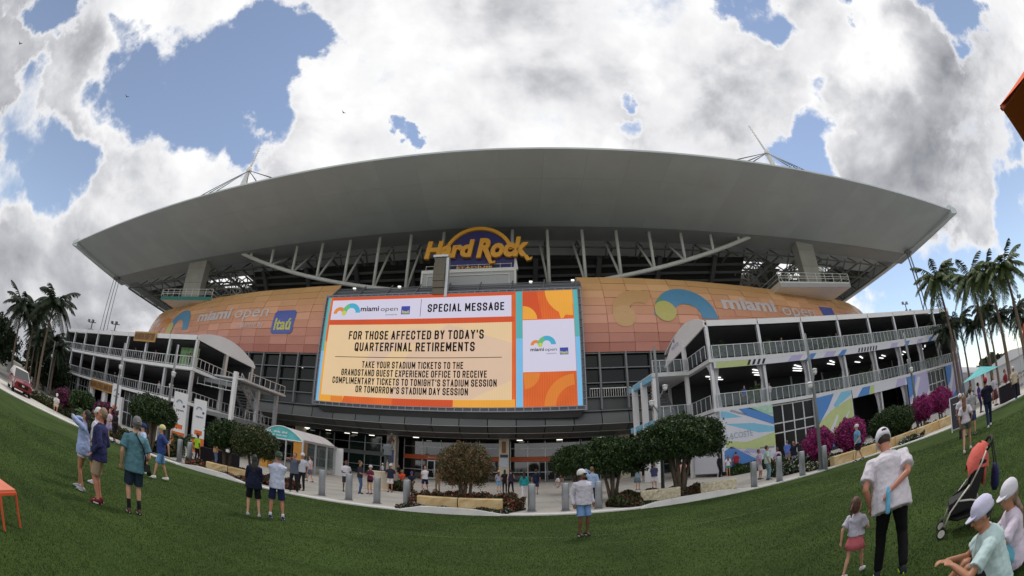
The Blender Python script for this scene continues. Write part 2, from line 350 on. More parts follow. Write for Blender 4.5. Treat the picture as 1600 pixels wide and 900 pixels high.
M['mirror'] = mat('entrance_glass', (.012, .016, .015), rough=.04, var=.1, spec=1.0, coat=1.0)
M['glassgreen'] = mat('green_glass', (.012, .030, .024), rough=.08, var=.1, spec=.9)
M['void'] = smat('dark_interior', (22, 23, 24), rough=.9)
M['mull'] = smat('mullion_grey', (118, 121, 124), rough=.45, var=.05)
M['alu'] = smat('aluminium', (196, 199, 202), rough=.35, metal=.5, var=.05)
M['lattice'] = smat('frame_lattice', (150, 154, 166), rough=.5, var=.05)
M['stone'] = smat('limestone_cladding', (206, 194, 172), rough=.8, var=.08, scale=1.5)
M['orangeband'] = smat('orange_band', (214, 98, 44), rough=.5, var=.04)
M['lightfix'] = mat('lit_downlight', (1, .95, .82), emit=1.6)
M['teal'] = smat('teal_paint', (40, 130, 120), rough=.5)

# ------------------------------------------------------------------ the ground
EDGE = [(-70, -12), (-40, 2), (-30.5, 8.6), (-25.5, 12.6), (-21.5, 14.4), (-18, 15.4), (-14.5, 15.9), (-10, 16.2), (-5, 16.4), (0, 16.45), (6, 16.35), (11, 16.4),
        (15.5, 16.2), (18.5, 15.0), (21, 12.6), (24, 8.6), (30, 1.5), (44, -12)]
def sheet(name, poly, z, m, kind='structure'):
    mb = MB(); mb.add([(x, y, z) for x, y in poly], [tuple(range(len(poly)))])
    me = mb.mesh(name); bm = bmesh.new(); bm.from_mesh(me); bmesh.ops.triangulate(bm, faces=bm.faces)
    for f in bm.faces:
        if f.normal.z < 0: f.normal_flip()
    bm.to_mesh(me); bm.free()
    o = link(name, me, m); o['kind'] = kind; return o
sheet('ground', [(3000 * math.cos(2 * PI * k / 48), 3000 * math.sin(2 * PI * k / 48)) for k in range(48)], -.02, M['ground'])
sheet('lawn', [(-70, -60)] + EDGE + [(44, -60)], 0.0, M['lawn'])
def offset_pts(P, d):
    out = []
    for i, p in enumerate(P):
        a = P[max(i - 1, 0)]; b = P[min(i + 1, len(P) - 1)]; t_ = Vector((b[0] - a[0], b[1] - a[1])).normalized()
        out.append((p[0] - t_.y * d, p[1] + t_.x * d))
    return out
def strip(name, A, B, z0, z1, m):
    mb = MB()
    for i in range(len(A) - 1):
        mb.hexa([(*A[i], z0), (*A[i + 1], z0), (*B[i + 1], z0), (*B[i], z0), (*A[i], z1), (*A[i + 1], z1), (*B[i + 1], z1), (*B[i], z1)])
    o = mb.build(name, m); o['kind'] = 'structure'; return o
FINE = []
mb = MB(); SE = [(-19, 5.2), (-12, 8.2), (-7, 10.0), (-3, 10.9), (0, 11.15), (4, 10.9), (9, 10.2), (14, 8.8)]
for a, b in zip(SE, SE[1:]):
    for k in range(3):
        p = (a[0] + (b[0] - a[0]) * k / 3, a[1] + (b[1] - a[1]) * k / 3); q = (a[0] + (b[0] - a[0]) * (k + .97) / 3, a[1] + (b[1] - a[1]) * (k + .97) / 3)
        mb.add([(p[0], p[1], .004), (q[0], q[1], .004), (q[0], q[1] + .035, .004), (p[0], p[1] + .035, .004)], [(0, 1, 2, 3)])
o = mb.build('turf_seam', smat('turf_seam', (92, 104, 66), rough=.95, var=.2, scale=3), fix=False); o['kind'] = 'structure'
for (a, b) in zip(EDGE, EDGE[1:]):
    for k in range(4): FINE.append((a[0] + (b[0] - a[0]) * k / 4, a[1] + (b[1] - a[1]) * k / 4))
FINE.append(EDGE[-1])
strip('kerb', FINE, offset_pts(FINE, .30), -.05, .05, M['kerb'])
strip('drain_slot', offset_pts(FINE, .30), offset_pts(FINE, .36), -.05, .012, M['joint'])
strip('kerb_band', offset_pts(FINE, .36), offset_pts(FINE, .75), -.05, .035, M['kerb'])
sheet('pavement_base', offset_pts(EDGE, .75) + [(140, 160), (-140, 160)], -.006, smat('pavement_base', (128, 126, 122), rough=.9, var=.1, scale=.6))
# paving slabs with open joints, cut back where the lawn curves in
mb = MB()
for i in range(-22, 24):
    for j in range(0, 22):
        x0, y0 = i * 2.4, 17.2 + j * 2.0
        if x0 + 1.2 < -24 and y0 < 18: continue
        mb.hexa([(x0 + .008, y0 + .008, -.02), (x0 + 2.392, y0 + .008, -.02), (x0 + 2.392, y0 + 1.992, -.02), (x0 + .008, y0 + 1.992, -.02),
                 (x0 + .008, y0 + .008, .022), (x0 + 2.392, y0 + .008, .022), (x0 + 2.392, y0 + 1.992, .022), (x0 + .008, y0 + 1.992, .022)])
o = mb.build('pavement', M['paver']); o['kind'] = 'structure'
def side_walk(name, A, B):
    strip(name, A, B, -.02, .018, M['paver'])
Lp = [p for p in FINE if p[0] < -17]; side_walk('pavement_left', offset_pts(Lp, .76), [(x - 4 + (x + 17) * .0, max(y, 17.18) if x > -24 else y + 9) for x, y in offset_pts(Lp, .76)])
Rp = [p for p in FINE if p[0] > 15.4]; side_walk('pavement_right', offset_pts(Rp, .76), [(x + 7, max(y + 3, 9)) for x, y in offset_pts(Rp, .76)])

# ------------------------------------------------------------------ STADIUM
# roof lines: straight in plan (slightly turned from the lawn), arched in height
XL, XR = -100.0, 86.0
def roof_y(x, off): return 39.1 - .0591 * x + off
def roof_z(x): return 38.1 - 5.1 * (abs(x + 6) / 93.5) ** 1.55
st = thing('stadium', 'huge stadium with a wide pale wing-shaped roof, charcoal cladding and glazed ground floor', 'stadium', (0, 50, 0))
SO_ = (0, 50, 0)
nseg = 34; dx = (XR - XL) / nseg
for i in range(nseg):
    a, b = XL + i * dx + .007, XL + (i + 1) * dx - .007
    mb = MB(SO_)
    for j in range(3):
        o0, o1 = 17.0 * j / 3 + (.01 if j else 0), 17.0 * (j + 1) / 3 - .01
        P = []
        for off, dz in ((o0, 0), (o1, 0)):
            for x in (a, b): P.append((x, roof_y(x, off), roof_z(x) - .6 * off / 17))
        lo = [P[0], P[1], P[3], P[2]]
        mb.hexa(lo + [(p[0], p[1], p[2] + .25) for p in lo])
    mb.build('roof_panel', M['roofskin'] if (i * 7) % 3 else M['roofskin2'], st)
# outer edge nosing, top skin and side edges
mb = MB(SO_)
xs = [XL + (XR - XL) * k / 60 for k in range(61)]
R1 = [(x, roof_y(x, -.02), roof_z(x) - .05) for x in xs]; R2 = [(x, roof_y(x, -.02), roof_z(x) + .10) for x in xs]
R3 = [(x, roof_y(x, 30), roof_z(x) + 1.4) for x in xs]; R4 = [(x, roof_y(x, 88), roof_z(x) + .8) for x in xs]
for A, B in ((R1, R2), (R2, R3)):
    for k in range(60): mb.add([A[k], A[k + 1], B[k + 1], B[k]], [(0, 1, 2, 3)])
mb.build('roof_edge', M['roofskin'], st)
mb = MB(SO_)
HOLES = [(-66.0, 74.0, 6.8, 6.0), (-47.5, 76.0, 5.0, 6.0), (64.0, 68.0, 7.5, 5.5), (46.5, 69.0, 4.5, 6.0)]
def plate(z_add, y0, y1, nx=124, ny=58):
    m_ = MB(SO_); P = {}
    for i in range(nx + 1):
        for j in range(ny + 1):
            x = XL + (XR - XL) * i / nx; off = y0 + (y1 - y0) * j / ny
            P[i, j] = (x, roof_y(x, off), roof_z(x) + z_add)
    for i in range(nx):
        for j in range(ny):
            cx = (P[i, j][0] + P[i + 1, j + 1][0]) / 2; cy = (P[i, j][1] + P[i + 1, j + 1][1]) / 2
            if any(((cx - hx) / rx) ** 2 + ((cy - hy) / ry) ** 2 < 1 for hx, hy, rx, ry in HOLES): continue
            m_.add([P[i, j], P[i + 1, j], P[i + 1, j + 1], P[i, j + 1]], [(0, 1, 2, 3)])
    return m_
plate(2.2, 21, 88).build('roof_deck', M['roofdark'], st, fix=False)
mb = MB(SO_)   # fascia box behind the big panels
for k in range(60):
    a, b = xs[k], xs[k + 1]
    for (o0, z0), (o1, z1) in (((17.03, -.62), (21, -.75)), ((21, -.75), (21, 2.1))):
        mb.add([(a, roof_y(a, o0), roof_z(a) + z0), (b, roof_y(b, o0), roof_z(b) + z0), (b, roof_y(b, o1), roof_z(b) + z1), (a, roof_y(a, o1), roof_z(a) + z1)], [(0, 1, 2, 3)])
mb.build('roof_fascia', M['fascia'], st, fix=False)
for s_, X in ((-1, XL), (1, XR)):   # outer side edges with a pale sloping strip
    mb = MB(SO_)
    for k in range(12):
        o0, o1 = 88 * k / 12, 88 * (k + 1) / 12
        z = roof_z(X)
        mb.hexa([(X + s_ * -3.2, roof_y(X, o0), z - .58), (X, roof_y(X, o0), z - .1), (X, roof_y(X, o1), z - .1), (X + s_ * -3.2, roof_y(X, o1), z - .58),
                 (X + s_ * -3.2, roof_y(X, o0), z + 1.4), (X, roof_y(X, o0), z + .9), (X, roof_y(X, o1), z + .9), (X + s_ * -3.2, roof_y(X, o1), z + 1.4)])
    mb.build('roof_side_edge', M['roofskin'], st)
# dark steelwork under the roof, behind the fascia
mb = MB(SO_)
for x in np.arange(-97, 85, 5.4):
    for o0 in np.arange(22, 80, 6.0):
        z = roof_z(x)
        mb.bar((x, roof_y(x, o0), z + 1.6), (x, roof_y(x, o0 + 6), z + 1.6), .28); mb.bar((x, roof_y(x, o0), z - 1.4), (x, roof_y(x, o0 + 6), z - 1.4), .34)
        mb.bar((x, roof_y(x, o0), z - 1.4), (x, roof_y(x, o0 + 3), z + 1.6), .2); mb.bar((x, roof_y(x, o0 + 3), z + 1.6), (x, roof_y(x, o0 + 6), z - 1.4), .2)
        if (x < -45 or x > 38): mb.bar((x, roof_y(x, o0), z - 1.4), (x + 5.4, roof_y(x + 5.4, o0 + 6), roof_z(x + 5.4) + 1.4), .16)
for o0 in np.arange(22, 82, 6.0):
    for x in np.arange(-97, 80, 5.4):
        mb.bar((x, roof_y(x, o0), roof_z(x) - 1.4), (x + 5.4, roof_y(x + 5.4, o0), roof_z(x + 5.4) - 1.4), .24)
mb.build('roof_steelwork', M['truss'], st, fix=False)['kind'] = 'stuff'
# lattice arches in the open corners
for (hx, hy, rx, ry) in HOLES:
    for q in (-.8, -.25, .3, .85):
        prev = None; mb = MB(SO_)
        for k in range(13):
            a_ = PI * k / 12; p = Vector((hx + rx * 1.15 * math.cos(a_), hy + q * ry, 33.2 + 2.6 * math.sin(a_))); p2 = p + Vector((0, .2, 1.7))
            if prev: mb.bar(prev[0], p, .24); mb.bar(prev[1], p2, .2); mb.bar(prev[0], p2, .13)
            mb.bar(p, p2, .13); prev = (p, p2)
        mb.build('corner_lattice', M['truss'], st, fix=False)
# under-truss: one hanging arc with paired posts
XC = -5.35; HS = 47.9
def arc_z(x): return 27.0 + 9.9 * ((x - XC) / HS) ** 2
def ty(x): return 57.2 - .0591 * x
mb = MB(SO_); mb.tube([(x, ty(x), arc_z(x)) for x in np.linspace(XC - HS, XC + HS, 41)], .36, 10); mb.build('arc_chord', M['white_steel'], st, smooth=True)
for k in range(-8, 9):
    x = XC + 5.4 * k
    if abs(x - XC) > HS - 4: continue
    mb = MB(SO_); zt = roof_z(x) - .7
    mb.tube([(x, ty(x) - .2, zt), (x, ty(x), arc_z(x))], .26, 8)
    s_ = 1 if k <= 0 else -1; s_ = 0 if k == 0 else s_
    mb.tube([(x + s_ * 1.0, ty(x) + 3.6, zt), (x + s_ * .1, ty(x) + .1, arc_z(x) + .1)], .2, 8)
    mb.build('truss_post', M['white_steel'], st, smooth=True)
# upper bowl seen from below
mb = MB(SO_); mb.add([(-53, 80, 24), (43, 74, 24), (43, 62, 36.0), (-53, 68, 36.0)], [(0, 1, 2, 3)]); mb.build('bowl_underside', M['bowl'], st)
mb = MB(SO_)
for i in range(11):
    t_ = i / 11; y = 80 - 12 * t_; z = 24 + 12 * t_
    mb = MB(SO_); mb.bar((-53, y - .25, z), (43, y - 6.25, z), .35, .5); mb.build('bowl_beam', M['bowl2'], st)
for x in np.arange(-50, 42, 10.8):
    mb = MB(SO_); y0 = 76.7 - .0625 * x
    mb.bar((x, y0 - .5, 24), (x, y0 - 12.5, 36), .8, .9); 
    mb.build('bowl_raker', M['bowl2'], st)
# concrete pylons with the small decks at their feet
def pylon(xt0, xt1, xb0, xb1, yt, yb, deckx0, deckx1, low):
    mb = MB(SO_)
    mb.hexa([(xb0, yb - 1.2, 26.0), (xb1, yb - 1.2, 26.0), (xb1 - .3, yb + .6, 26.0), (xb0 + .3, yb + .6, 26.0),
             (xt0, yt - 1.6, 36.9), (xt1, yt - 1.6, 36.9), (xt1 - .3, yt + .6, 36.9), (xt0 + .3, yt + .6, 36.9)])
    mb.build('pylon', M['concrete'], st)
    for z in (27.2, 30.4, 33.6):
        f_ = (z - 24) / 12.9; a = xb0 + (xt0 - xb0) * f_; b = xb1 + (xt1 - xb1) * f_; y = (yb - 1.2) + ((yt - 1.6) - (yb - 1.2)) * f_
        mb = MB(SO_); mb.box(((a + b) / 2, y, z), (abs(b - a) + .03, .05, .07)); mb.build('pylon_joint', M['fascia'], st)
    yd = yb - 2.6
    mb = MB(SO_); mb.box(((deckx0 + deckx1) / 2, yd + 2.6, (low + 26.6) / 2), (deckx1 - deckx0, 6.0, 26.6 - low)); mb.build('corner_deck', M['white_steel'], st)
    mb = MB(SO_)
    for x in np.linspace(deckx0, deckx1, 9): mb.bar((x, yd - .4, 26.6), (x, yd - .4, 28.2), .1)
    for z in (27.2, 27.6, 28.2): mb.bar((deckx0, yd - .4, z), (deckx1, yd - .4, z), .08)
    for x in (deckx0, deckx1):
        mb.bar((x, yd - .4, 28.0), (x, yd + 6, 28.0), .08); mb.bar((x, yd - .4, 27.2), (x, yd + 6, 27.2), .06)
    mb.bar((deckx0 + 1, yd - .4, 26.3), (deckx0, yd - .4, 28.0), .07)
    mb.build('deck_railing', M['white_steel'], st)
    mb = MB(SO_); mb.box(((deckx0 + deckx1) / 2, yd - .44, low + .35), (deckx1 - deckx0, .06, .7)); mb.build('deck_band', M['teal'] if deckx0 < 0 else M['reveal'], st)
pylon(-66.6, -61.2, -66.6, -61.2, 62.2, 62.2, -71.5, -55.5, 25.9)
pylon(50.3, 54.6, 50.5, 54.4, 55.5, 55.5, 42.5, 60.5, 25.6)
# roof masts with stays
def mast(base, node, tip, stays, short):
    mb = MB(SO_)
    b, n_, t_ = Vector(base), Vector(node), Vector(tip)
    for s_ in (-1.1, 1.1): mb.tube([b + Vector((s_, 0, 0)), n_ + Vector((s_ * .25, 0, 0))], [.75, .45], 8)
    for f_ in (.35, .6, .85):
        p = b.lerp(n_, f_); mb.bar(p - Vector((1, 0, 0)), p + Vector((1, 0, 0)), .2)
    mb.tube([n_, t_], [.35, .10], 8); mb.ball(n_, (.9, .9, 1.4), 8, 6)
    for f_ in np.linspace(.1, .95, 9):
        p = n_.lerp(t_, f_); mb.bar(p - Vector((.45, 0, 0)), p + Vector((.45, 0, 0)), .12)
    mb.build('mast', M['white_steel'], st)
    mb = MB(SO_)
    for q in stays + short: mb.tube([n_, q], .09, 5)
    mb.build('mast_stay', M['roofdark'], st, smooth=True)
mast((-76, 77, 38), (-72.6, 76, 71.5), (-71.2, 75, 79.0), [(-53.5 + k * 2.2, 43.6 - k * .1, 37.1 + k * .1) for k in range(3)], [(-34.5, 41.6, 37.9), (-37.5, 41.8, 37.8), (-39.5, 42, 37.7)])
mast((75.5, 75, 38), (71.4, 75, 77.0), (69.0, 75, 87.5), [(40 + k * 1.7, 37.2 - k * .1, 36.5 - k * .15) for k in range(3)], [(28.5, 38, 37.2), (30.6, 38, 37.1), (31.8, 38, 37.1)])
# tie-down cables at the roof tips
def ties(x, y):
    mb = MB(SO_)
    for k, (a, b) in enumerate(((-.9, -.3), (-.3, .3), (.4, -.2), (1.0, .4))):
        mb.tube([(x + a, y + b, 32.6), (x + a * 1.9, y + b, 0)], .085, 5)
    mb.box((x, y, 32.2), (2.6, .8, .5)); mb.build('tie_cables', M['truss'], st)
ties(-97.5, 62); ties(82.0, 49.5)
# building mass behind (keeps the light out between the floors)
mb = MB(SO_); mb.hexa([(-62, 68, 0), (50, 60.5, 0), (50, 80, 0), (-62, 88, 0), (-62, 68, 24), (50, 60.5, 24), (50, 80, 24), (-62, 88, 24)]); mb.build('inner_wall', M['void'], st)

# orange wraps: barrel-shaped panel skins over the concourse glazing
TOPC = [(-88, 73.0), (-81.8, 68.7), (-63.7, 62), (-51.6, 58.5), (-42.3, 56.2), (-26.6, 53.9), (-8, 52.0), (9.2, 51.2), (17.5, 51.4), (28, 52.6), (41.7, 55.1), (61.4, 59.4), (74.8, 64.4), (86, 72)]
def smooth_curve(x): return sum(interp(TOPC, x + d) for d in (-6, -3, 0, 3, 6)) / 5
ROWZ = [15.3 + 11.2 * (k / 9) ** 1.03 for k in range(10)]
def wrap_pt(x, z, k=0.0):
    s_ = (z - 15.3) / 11.2
    y = smooth_curve(x) - 2.9 * (1 - max(0, s_) ** 2.3) - .35 * math.sin(PI * min(1, max(0, s_)))
    return Vector((x, y - k, z))
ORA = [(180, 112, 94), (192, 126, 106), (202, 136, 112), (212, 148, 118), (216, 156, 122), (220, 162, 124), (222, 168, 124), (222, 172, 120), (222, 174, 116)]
def wrap(label, xa, xb, loc):
    w = thing('facade_wrap', label, 'building wrap', loc)
    n = max(1, round((xb - xa) / 3.25)); n = min(n, 33); step = (xb - xa) / n
    for r in range(9):
        for c in range(n):
            a, b = xa + c * step + .022, xa + (c + 1) * step - .022
            z0, z1 = ROWZ[r] + .02, ROWZ[r + 1] - .02
            mb = MB(loc); j = rnd.uniform(-.035, .035)
            P = [wrap_pt(a, z0, j), wrap_pt(b, z0, j), wrap_pt(b, z1, j + rnd.uniform(-.03, .03)), wrap_pt(a, z1, j)]
            Q = [p + Vector((0, .12, 0)) for p in P]
            mb.hexa([P[0], P[1], Q[1], Q[0], P[3], P[2], Q[2], Q[3]])
            v = rnd.choice((0, 0, 0, 1, 1, 2, 3)); cc = tuple(min(255, q + v * 6) for q in ORA[r])  # random lighter panels: sky reflections and glossy highlights put into the colour
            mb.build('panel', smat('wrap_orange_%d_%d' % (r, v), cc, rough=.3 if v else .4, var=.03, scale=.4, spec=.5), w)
    mb = MB(loc); m_ = 30
    for k in range(m_):
        a = xa + (xb - xa) * k / m_; b = xa + (xb - xa) * (k + 1) / m_
        for r in range(9):
            mb.add([wrap_pt(a, ROWZ[r], -.16), wrap_pt(b, ROWZ[r], -.16), wrap_pt(b, ROWZ[r + 1], -.16), wrap_pt(a, ROWZ[r + 1], -.16)], [(0, 1, 2, 3)])
    mb.build('backing', smat('wrap_joint', (172, 112, 88), rough=.7), w)
    return w
wl = wrap('orange banner wrap with the square sponsor print, beside the stand with ochre signs', -84, -24.9, (-55, 58, 15))
wr = wrap('orange banner wrap with the large blue arch print, behind the stand with murals', 8.4, 80, (44, 55, 15))
def wrap_print(w, loc, name, m, build, k):
    """flat print on the curved skin: build fills an MB in (x, z); it is cut at the panel lines and laid on the surface"""
    fm = MB(); build(fm)
    me = fm.mesh('tmp', fix=False); bm = bmesh.new(); bm.from_mesh(me)
    xsv = [v.co.x for v in bm.verts]; x0, x1 = min(xsv), max(xsv)
    cuts = [((0, 0, z), (0, 0, 1)) for z in ROWZ[1:-1]] + [((0, 0, (a + b) / 2), (0, 0, 1)) for a, b in zip(ROWZ, ROWZ[1:])]
    q = math.floor(x0)
    while q < x1: cuts.append(((q, 0, 0), (1, 0, 0))); q += 1.6
    for co, no in cuts: bmesh.ops.bisect_plane(bm, geom=bm.verts[:] + bm.edges[:] + bm.faces[:], plane_co=co, plane_no=no)
    for v in bm.verts: v.co = wrap_pt(v.co.x, v.co.z, k) - Vector(loc)
    bm.to_mesh(me); bm.free(); me.name = name
    return link(name, me, m, w)
XZ = Plane((0, 0, 0), (1, 0, 0), (0, 0, 1), (0, -1, 0))
pw = smat('print_white', (214, 206, 206), rough=.4, var=.03); pb = smat('print_blue', (92, 150, 186), rough=.4, var=.04); pg = smat('print_green', (92, 158, 130), rough=.4, var=.04)
py_ = smat('print_yellow', (198, 190, 110), rough=.4, var=.04); ps = smat('print_sand', (208, 164, 112), rough=.4, var=.03); pn = smat('print_navy', (84, 100, 176), rough=.4, var=.04)
LR = (44, 55, 15)
def f1(b): XZ.arc(b, 23.6, 19.8, 4.7, 2.3, 2, 178, 0, 26, 1.0); XZ.arc(b, 28.0 - 1.9, 19.9, 2.3, 0, 180, 185, 0, 2)
def build_blue(b): XZ.arc(b, 22.9, 19.6, 4.9, 2.25, 0, 175, 0, 30)
def build_green(b): XZ.pl(b, [(18.1, 20.2), (20.9, 19.8), (20.5, 21.2), (19.4, 23.0), (18.5, 22.0)], 0)
def build_circle(cx, cz, r): return lambda b: XZ.arc(b, cx, cz, r, 0, 0, 360, 0, 24)
def build_sand(b): XZ.arc(b, 16.1, 20.3, 3.7, 1.6, 55, 190, 0, 24)
wrap_print(wr, LR, 'arch_print', ps, build_sand, .045)
wrap_print(wr, LR, 'dot_print', smat('print_sand_pale', (212, 170, 118), rough=.4, var=.03), build_circle(13.9, 19.9, 1.5), .048)
wrap_print(wr, LR, 'arch_print', pb, build_blue, .050)
wrap_print(wr, LR, 'arch_print', pg, build_green, .056)
wrap_print(wr, LR, 'dot_print', py_, build_circle(19.7, 20.7, 1.55), .062)
wrap_print(wr, LR, 'lettering', pw, lambda b: (XZ.text(b, 'miami', 29.3, 40.4, 21.3, 23.7, 0, .035)), .055)
wrap_print(wr, LR, 'lettering', pw, lambda b: (XZ.text(b, 'open', 41.8, 50.8, 20.9, 23.1, 0, .004)), .055)
wrap_print(wr, LR, 'sponsor_print', pn, lambda b: XZ.rect(b, 53.4, 18.6, 57.8, 23.4, 0), .055)
LL = (-55, 58, 15)
wrap_print(wl, LL, 'arch_print', pb, lambda b: XZ.arc(b, -63.7, 19.6, 4.8, 2.4, 0, 178, 0, 26), .050)
wrap_print(wl, LL, 'arch_print', smat('print_orange', (214, 138, 62), rough=.4), lambda b: XZ.arc(b, -71.8, 19.2, 4.2, 1.8, 0, 178, 0, 22), .046)
wrap_print(wl, LL, 'dot_print', py_, build_circle(-67.7, 20.2, 1.6), .062)
wrap_print(wl, LL, 'lettering', pw, lambda b: XZ.text(b, 'miami', -56.0, -45.6, 20.9, 23.1, 0, .035), .055)
wrap_print(wl, LL, 'lettering', pw, lambda b: XZ.text(b, 'open', -44.4, -36.4, 20.9, 23.0, 0, .004), .055)
wrap_print(wl, LL, 'lettering', pw, lambda b: XZ.text(b, 'presented by', -43.2, -36.8, 19.2, 20.1, 0, .004), .055)
def rr_box(b):
    c = [(-34.5, 18.0), (-31.1, 18.0), (-30.7, 18.4), (-30.7, 21.4), (-31.1, 21.8), (-34.5, 21.8), (-34.9, 21.4), (-34.9, 18.4)]; XZ.pl(b, c, 0)
wrap_print(wl, LL, 'sponsor_print', pn, rr_box, .050)
wrap_print(wl, LL, 'sponsor_lettering', smat('print_lime', (206, 200, 96), rough=.4), lambda b: XZ.text(b, 'Itaú', -34.4, -31.2, 18.6, 20.5, 0, .03), .062)

# concourse glazing under the wraps and charcoal cladding below
def fac(x, z):   # plan line of the lower facade
    y = smooth_curve(x) - 2.9
    if z >= 6.7: return y + .1
    if z >= 6.0: return y + .1 + (6.7 - z) / .7 * 1.6
    return y + 1.7 + (6.0 - z) / .4 * 2.8
XA, XB, ST = -52.0, 30.0, 3.28
xs_ = np.arange(XA, XB + .1, ST)
ZR = [15.2, 13.4, 11.6, 9.9, 8.3]
def in_screen(x): return -24.5 < x < 5.5
for i in range(len(xs_) - 1):
    a, b = xs_[i] + .05, xs_[i + 1] - .05
    for r in range(4):
        if in_screen(a) and in_screen(b): continue
        z1, z0 = ZR[r] - .06, ZR[r + 1] + .06
        rec = .5
        mb = MB(SO_); mb.hexa([(a, fac(a, 9) + rec, z0), (b, fac(b, 9) + rec, z0), (b, fac(b, 9) + rec + .03, z0), (a, fac(a, 9) + rec + .03, z0),
                               (a, fac(a, 9) + rec, z1), (b, fac(b, 9) + rec, z1), (b, fac(b, 9) + rec + .03, z1), (a, fac(a, 9) + rec + .03, z1)])
        mb.build('glass_pane' if r < 3 else 'cladding_panel', M['glass'] if r < 3 else M['clad2'], st)
    for (z1, z0) in ((8.25, 6.75), (6.68, 6.04), (5.98, 5.62)):
        P = [(a, fac(a, z0), z0), (b, fac(b, z0), z0), (b, fac(b, z1), z1), (a, fac(a, z1), z1)]
        if z1 > 8: P = [(a, fac(a, z0), z0), (b, fac(b, z0), z0), (b, fac(b, z1) + .35, z1), (a, fac(a, z1) + .35, z1)]
        mb = MB(SO_); Q = [(p[0], p[1] + .1, p[2] + .12) for p in P]; mb.hexa([P[0], P[1], Q[1], Q[0], P[3], P[2], Q[2], Q[3]])
        mb.build('cladding_panel', M['clad'] if (i + int(z1)) % 2 else M['clad2'], st)
mb = MB(SO_)
for i, x in enumerate(xs_):
    if not in_screen(x): mb = MB(SO_); mb.box((x, fac(x, 9) + .2, 11.9), (.22, .6, 6.9)); mb.build('mullion', M['mull'], st)

mb = MB(SO_)
for i in range(len(xs_) - 1):
    a, b = xs_[i], xs_[i + 1]
    for z in ZR:
        if not (in_screen(a) and in_screen(b)): mb = MB(SO_); mb.bar((a, fac(a, 9) + .15, z), (b, fac(b, 9) + .15, z), .25, .12); mb.build('transom', M['mull'], st)
mb = MB(SO_)
for i in range(len(xs_) - 1):
    a, b = xs_[i], xs_[i + 1]
    for z in (6.71, 6.01, 5.58): mb.bar((a, fac(a, z) - .03, z), (b, fac(b, z) - .03, z), .08, .045)
mb.build('cladding_reveal', M['reveal'], st)
# rail in the open bay right of the screen
mb = MB(SO_)
for x in np.arange(9, 14, .28): mb.bar((x, fac(x, 9) + .1, 9.9), (x, fac(x, 9) + .1, 10.9), .04)
mb.bar((9, fac(9, 9) + .1, 10.95), (14, fac(14, 9) + .1, 10.95), .09); mb.build('balcony_rail', M['white_steel'], st)
# soffit over the entrance and its downlights
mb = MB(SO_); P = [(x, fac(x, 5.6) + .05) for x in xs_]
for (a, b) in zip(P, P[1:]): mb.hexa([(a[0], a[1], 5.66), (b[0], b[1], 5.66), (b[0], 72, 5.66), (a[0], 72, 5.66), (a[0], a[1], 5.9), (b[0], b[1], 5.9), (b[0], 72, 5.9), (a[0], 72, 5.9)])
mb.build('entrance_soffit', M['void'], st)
for (x, y) in ((-29.5, 57.5), (-25.6, 56.6), (-23.6, 59), (-21.2, 55.9), (-19.6, 58.6), (-12.6, 56.2), (6.2, 56.6), (11.4, 55.2), (-31, 60), (1.0, 56.5)):
    mb = MB(SO_); mb.box((x, y, 5.60), (.75, .3, .09)); mb.build('downlight', M['lightfix'], st)
for z_, x_, y_ in ((12.4, -30.6, 53.0), (13.6, -29.0, 53.0), (12.9, 11.2, 49.3), (11.4, 13.0, 49.3)):
    mb = MB(SO_); mb.ball((x_, y_ + .15, z_), .13, 6, 5); mb.build('concourse_lamp', M['lightfix'], st)
# ground floor: limestone columns with painted shields, glazed wall and doors
def gy(x): return 58.3 - .087 * x
for (x, lbl) in ((-15.75, 0), (-.98, 1), (14.0, 1), (-30.5, 1), (-45.2, 1)):
    y = 54.6 - .087 * x
    mb = MB(SO_); mb.box((x, y, 2.9), (1.25, 1.2, 5.8)); mb.build('column', M['stone'], st)
    if x > -20 and x < 5:
        mb = MB(SO_); mb.box((x - .03, y - .65, 4.55), (.5, .06, 1.45)); mb.build('column_plaque', smat('bronze_plaque', (132, 84, 52), rough=.5), st)
        mb = MB(SO_)
        if lbl == 0: mb.box((x, y - .66, 2.8), (.8, .06, 1.7)); mb.build('column_poster', smat('poster_blue', (60, 76, 148), rough=.5, var=.3, scale=3), st)
        else:
            mb.box((x, y - .66, 2.55), (.95, .06, 1.1)); mb.build('column_poster', smat('poster_white', (196, 204, 216), rough=.5, var=.08, scale=5), st)
            mb = MB(SO_); mb.box((x, y - .665, 3.42), (.95, .07, .36)); mb.build('column_poster', smat('poster_dark', (44, 58, 84), rough=.5, var=.2, scale=4), st)
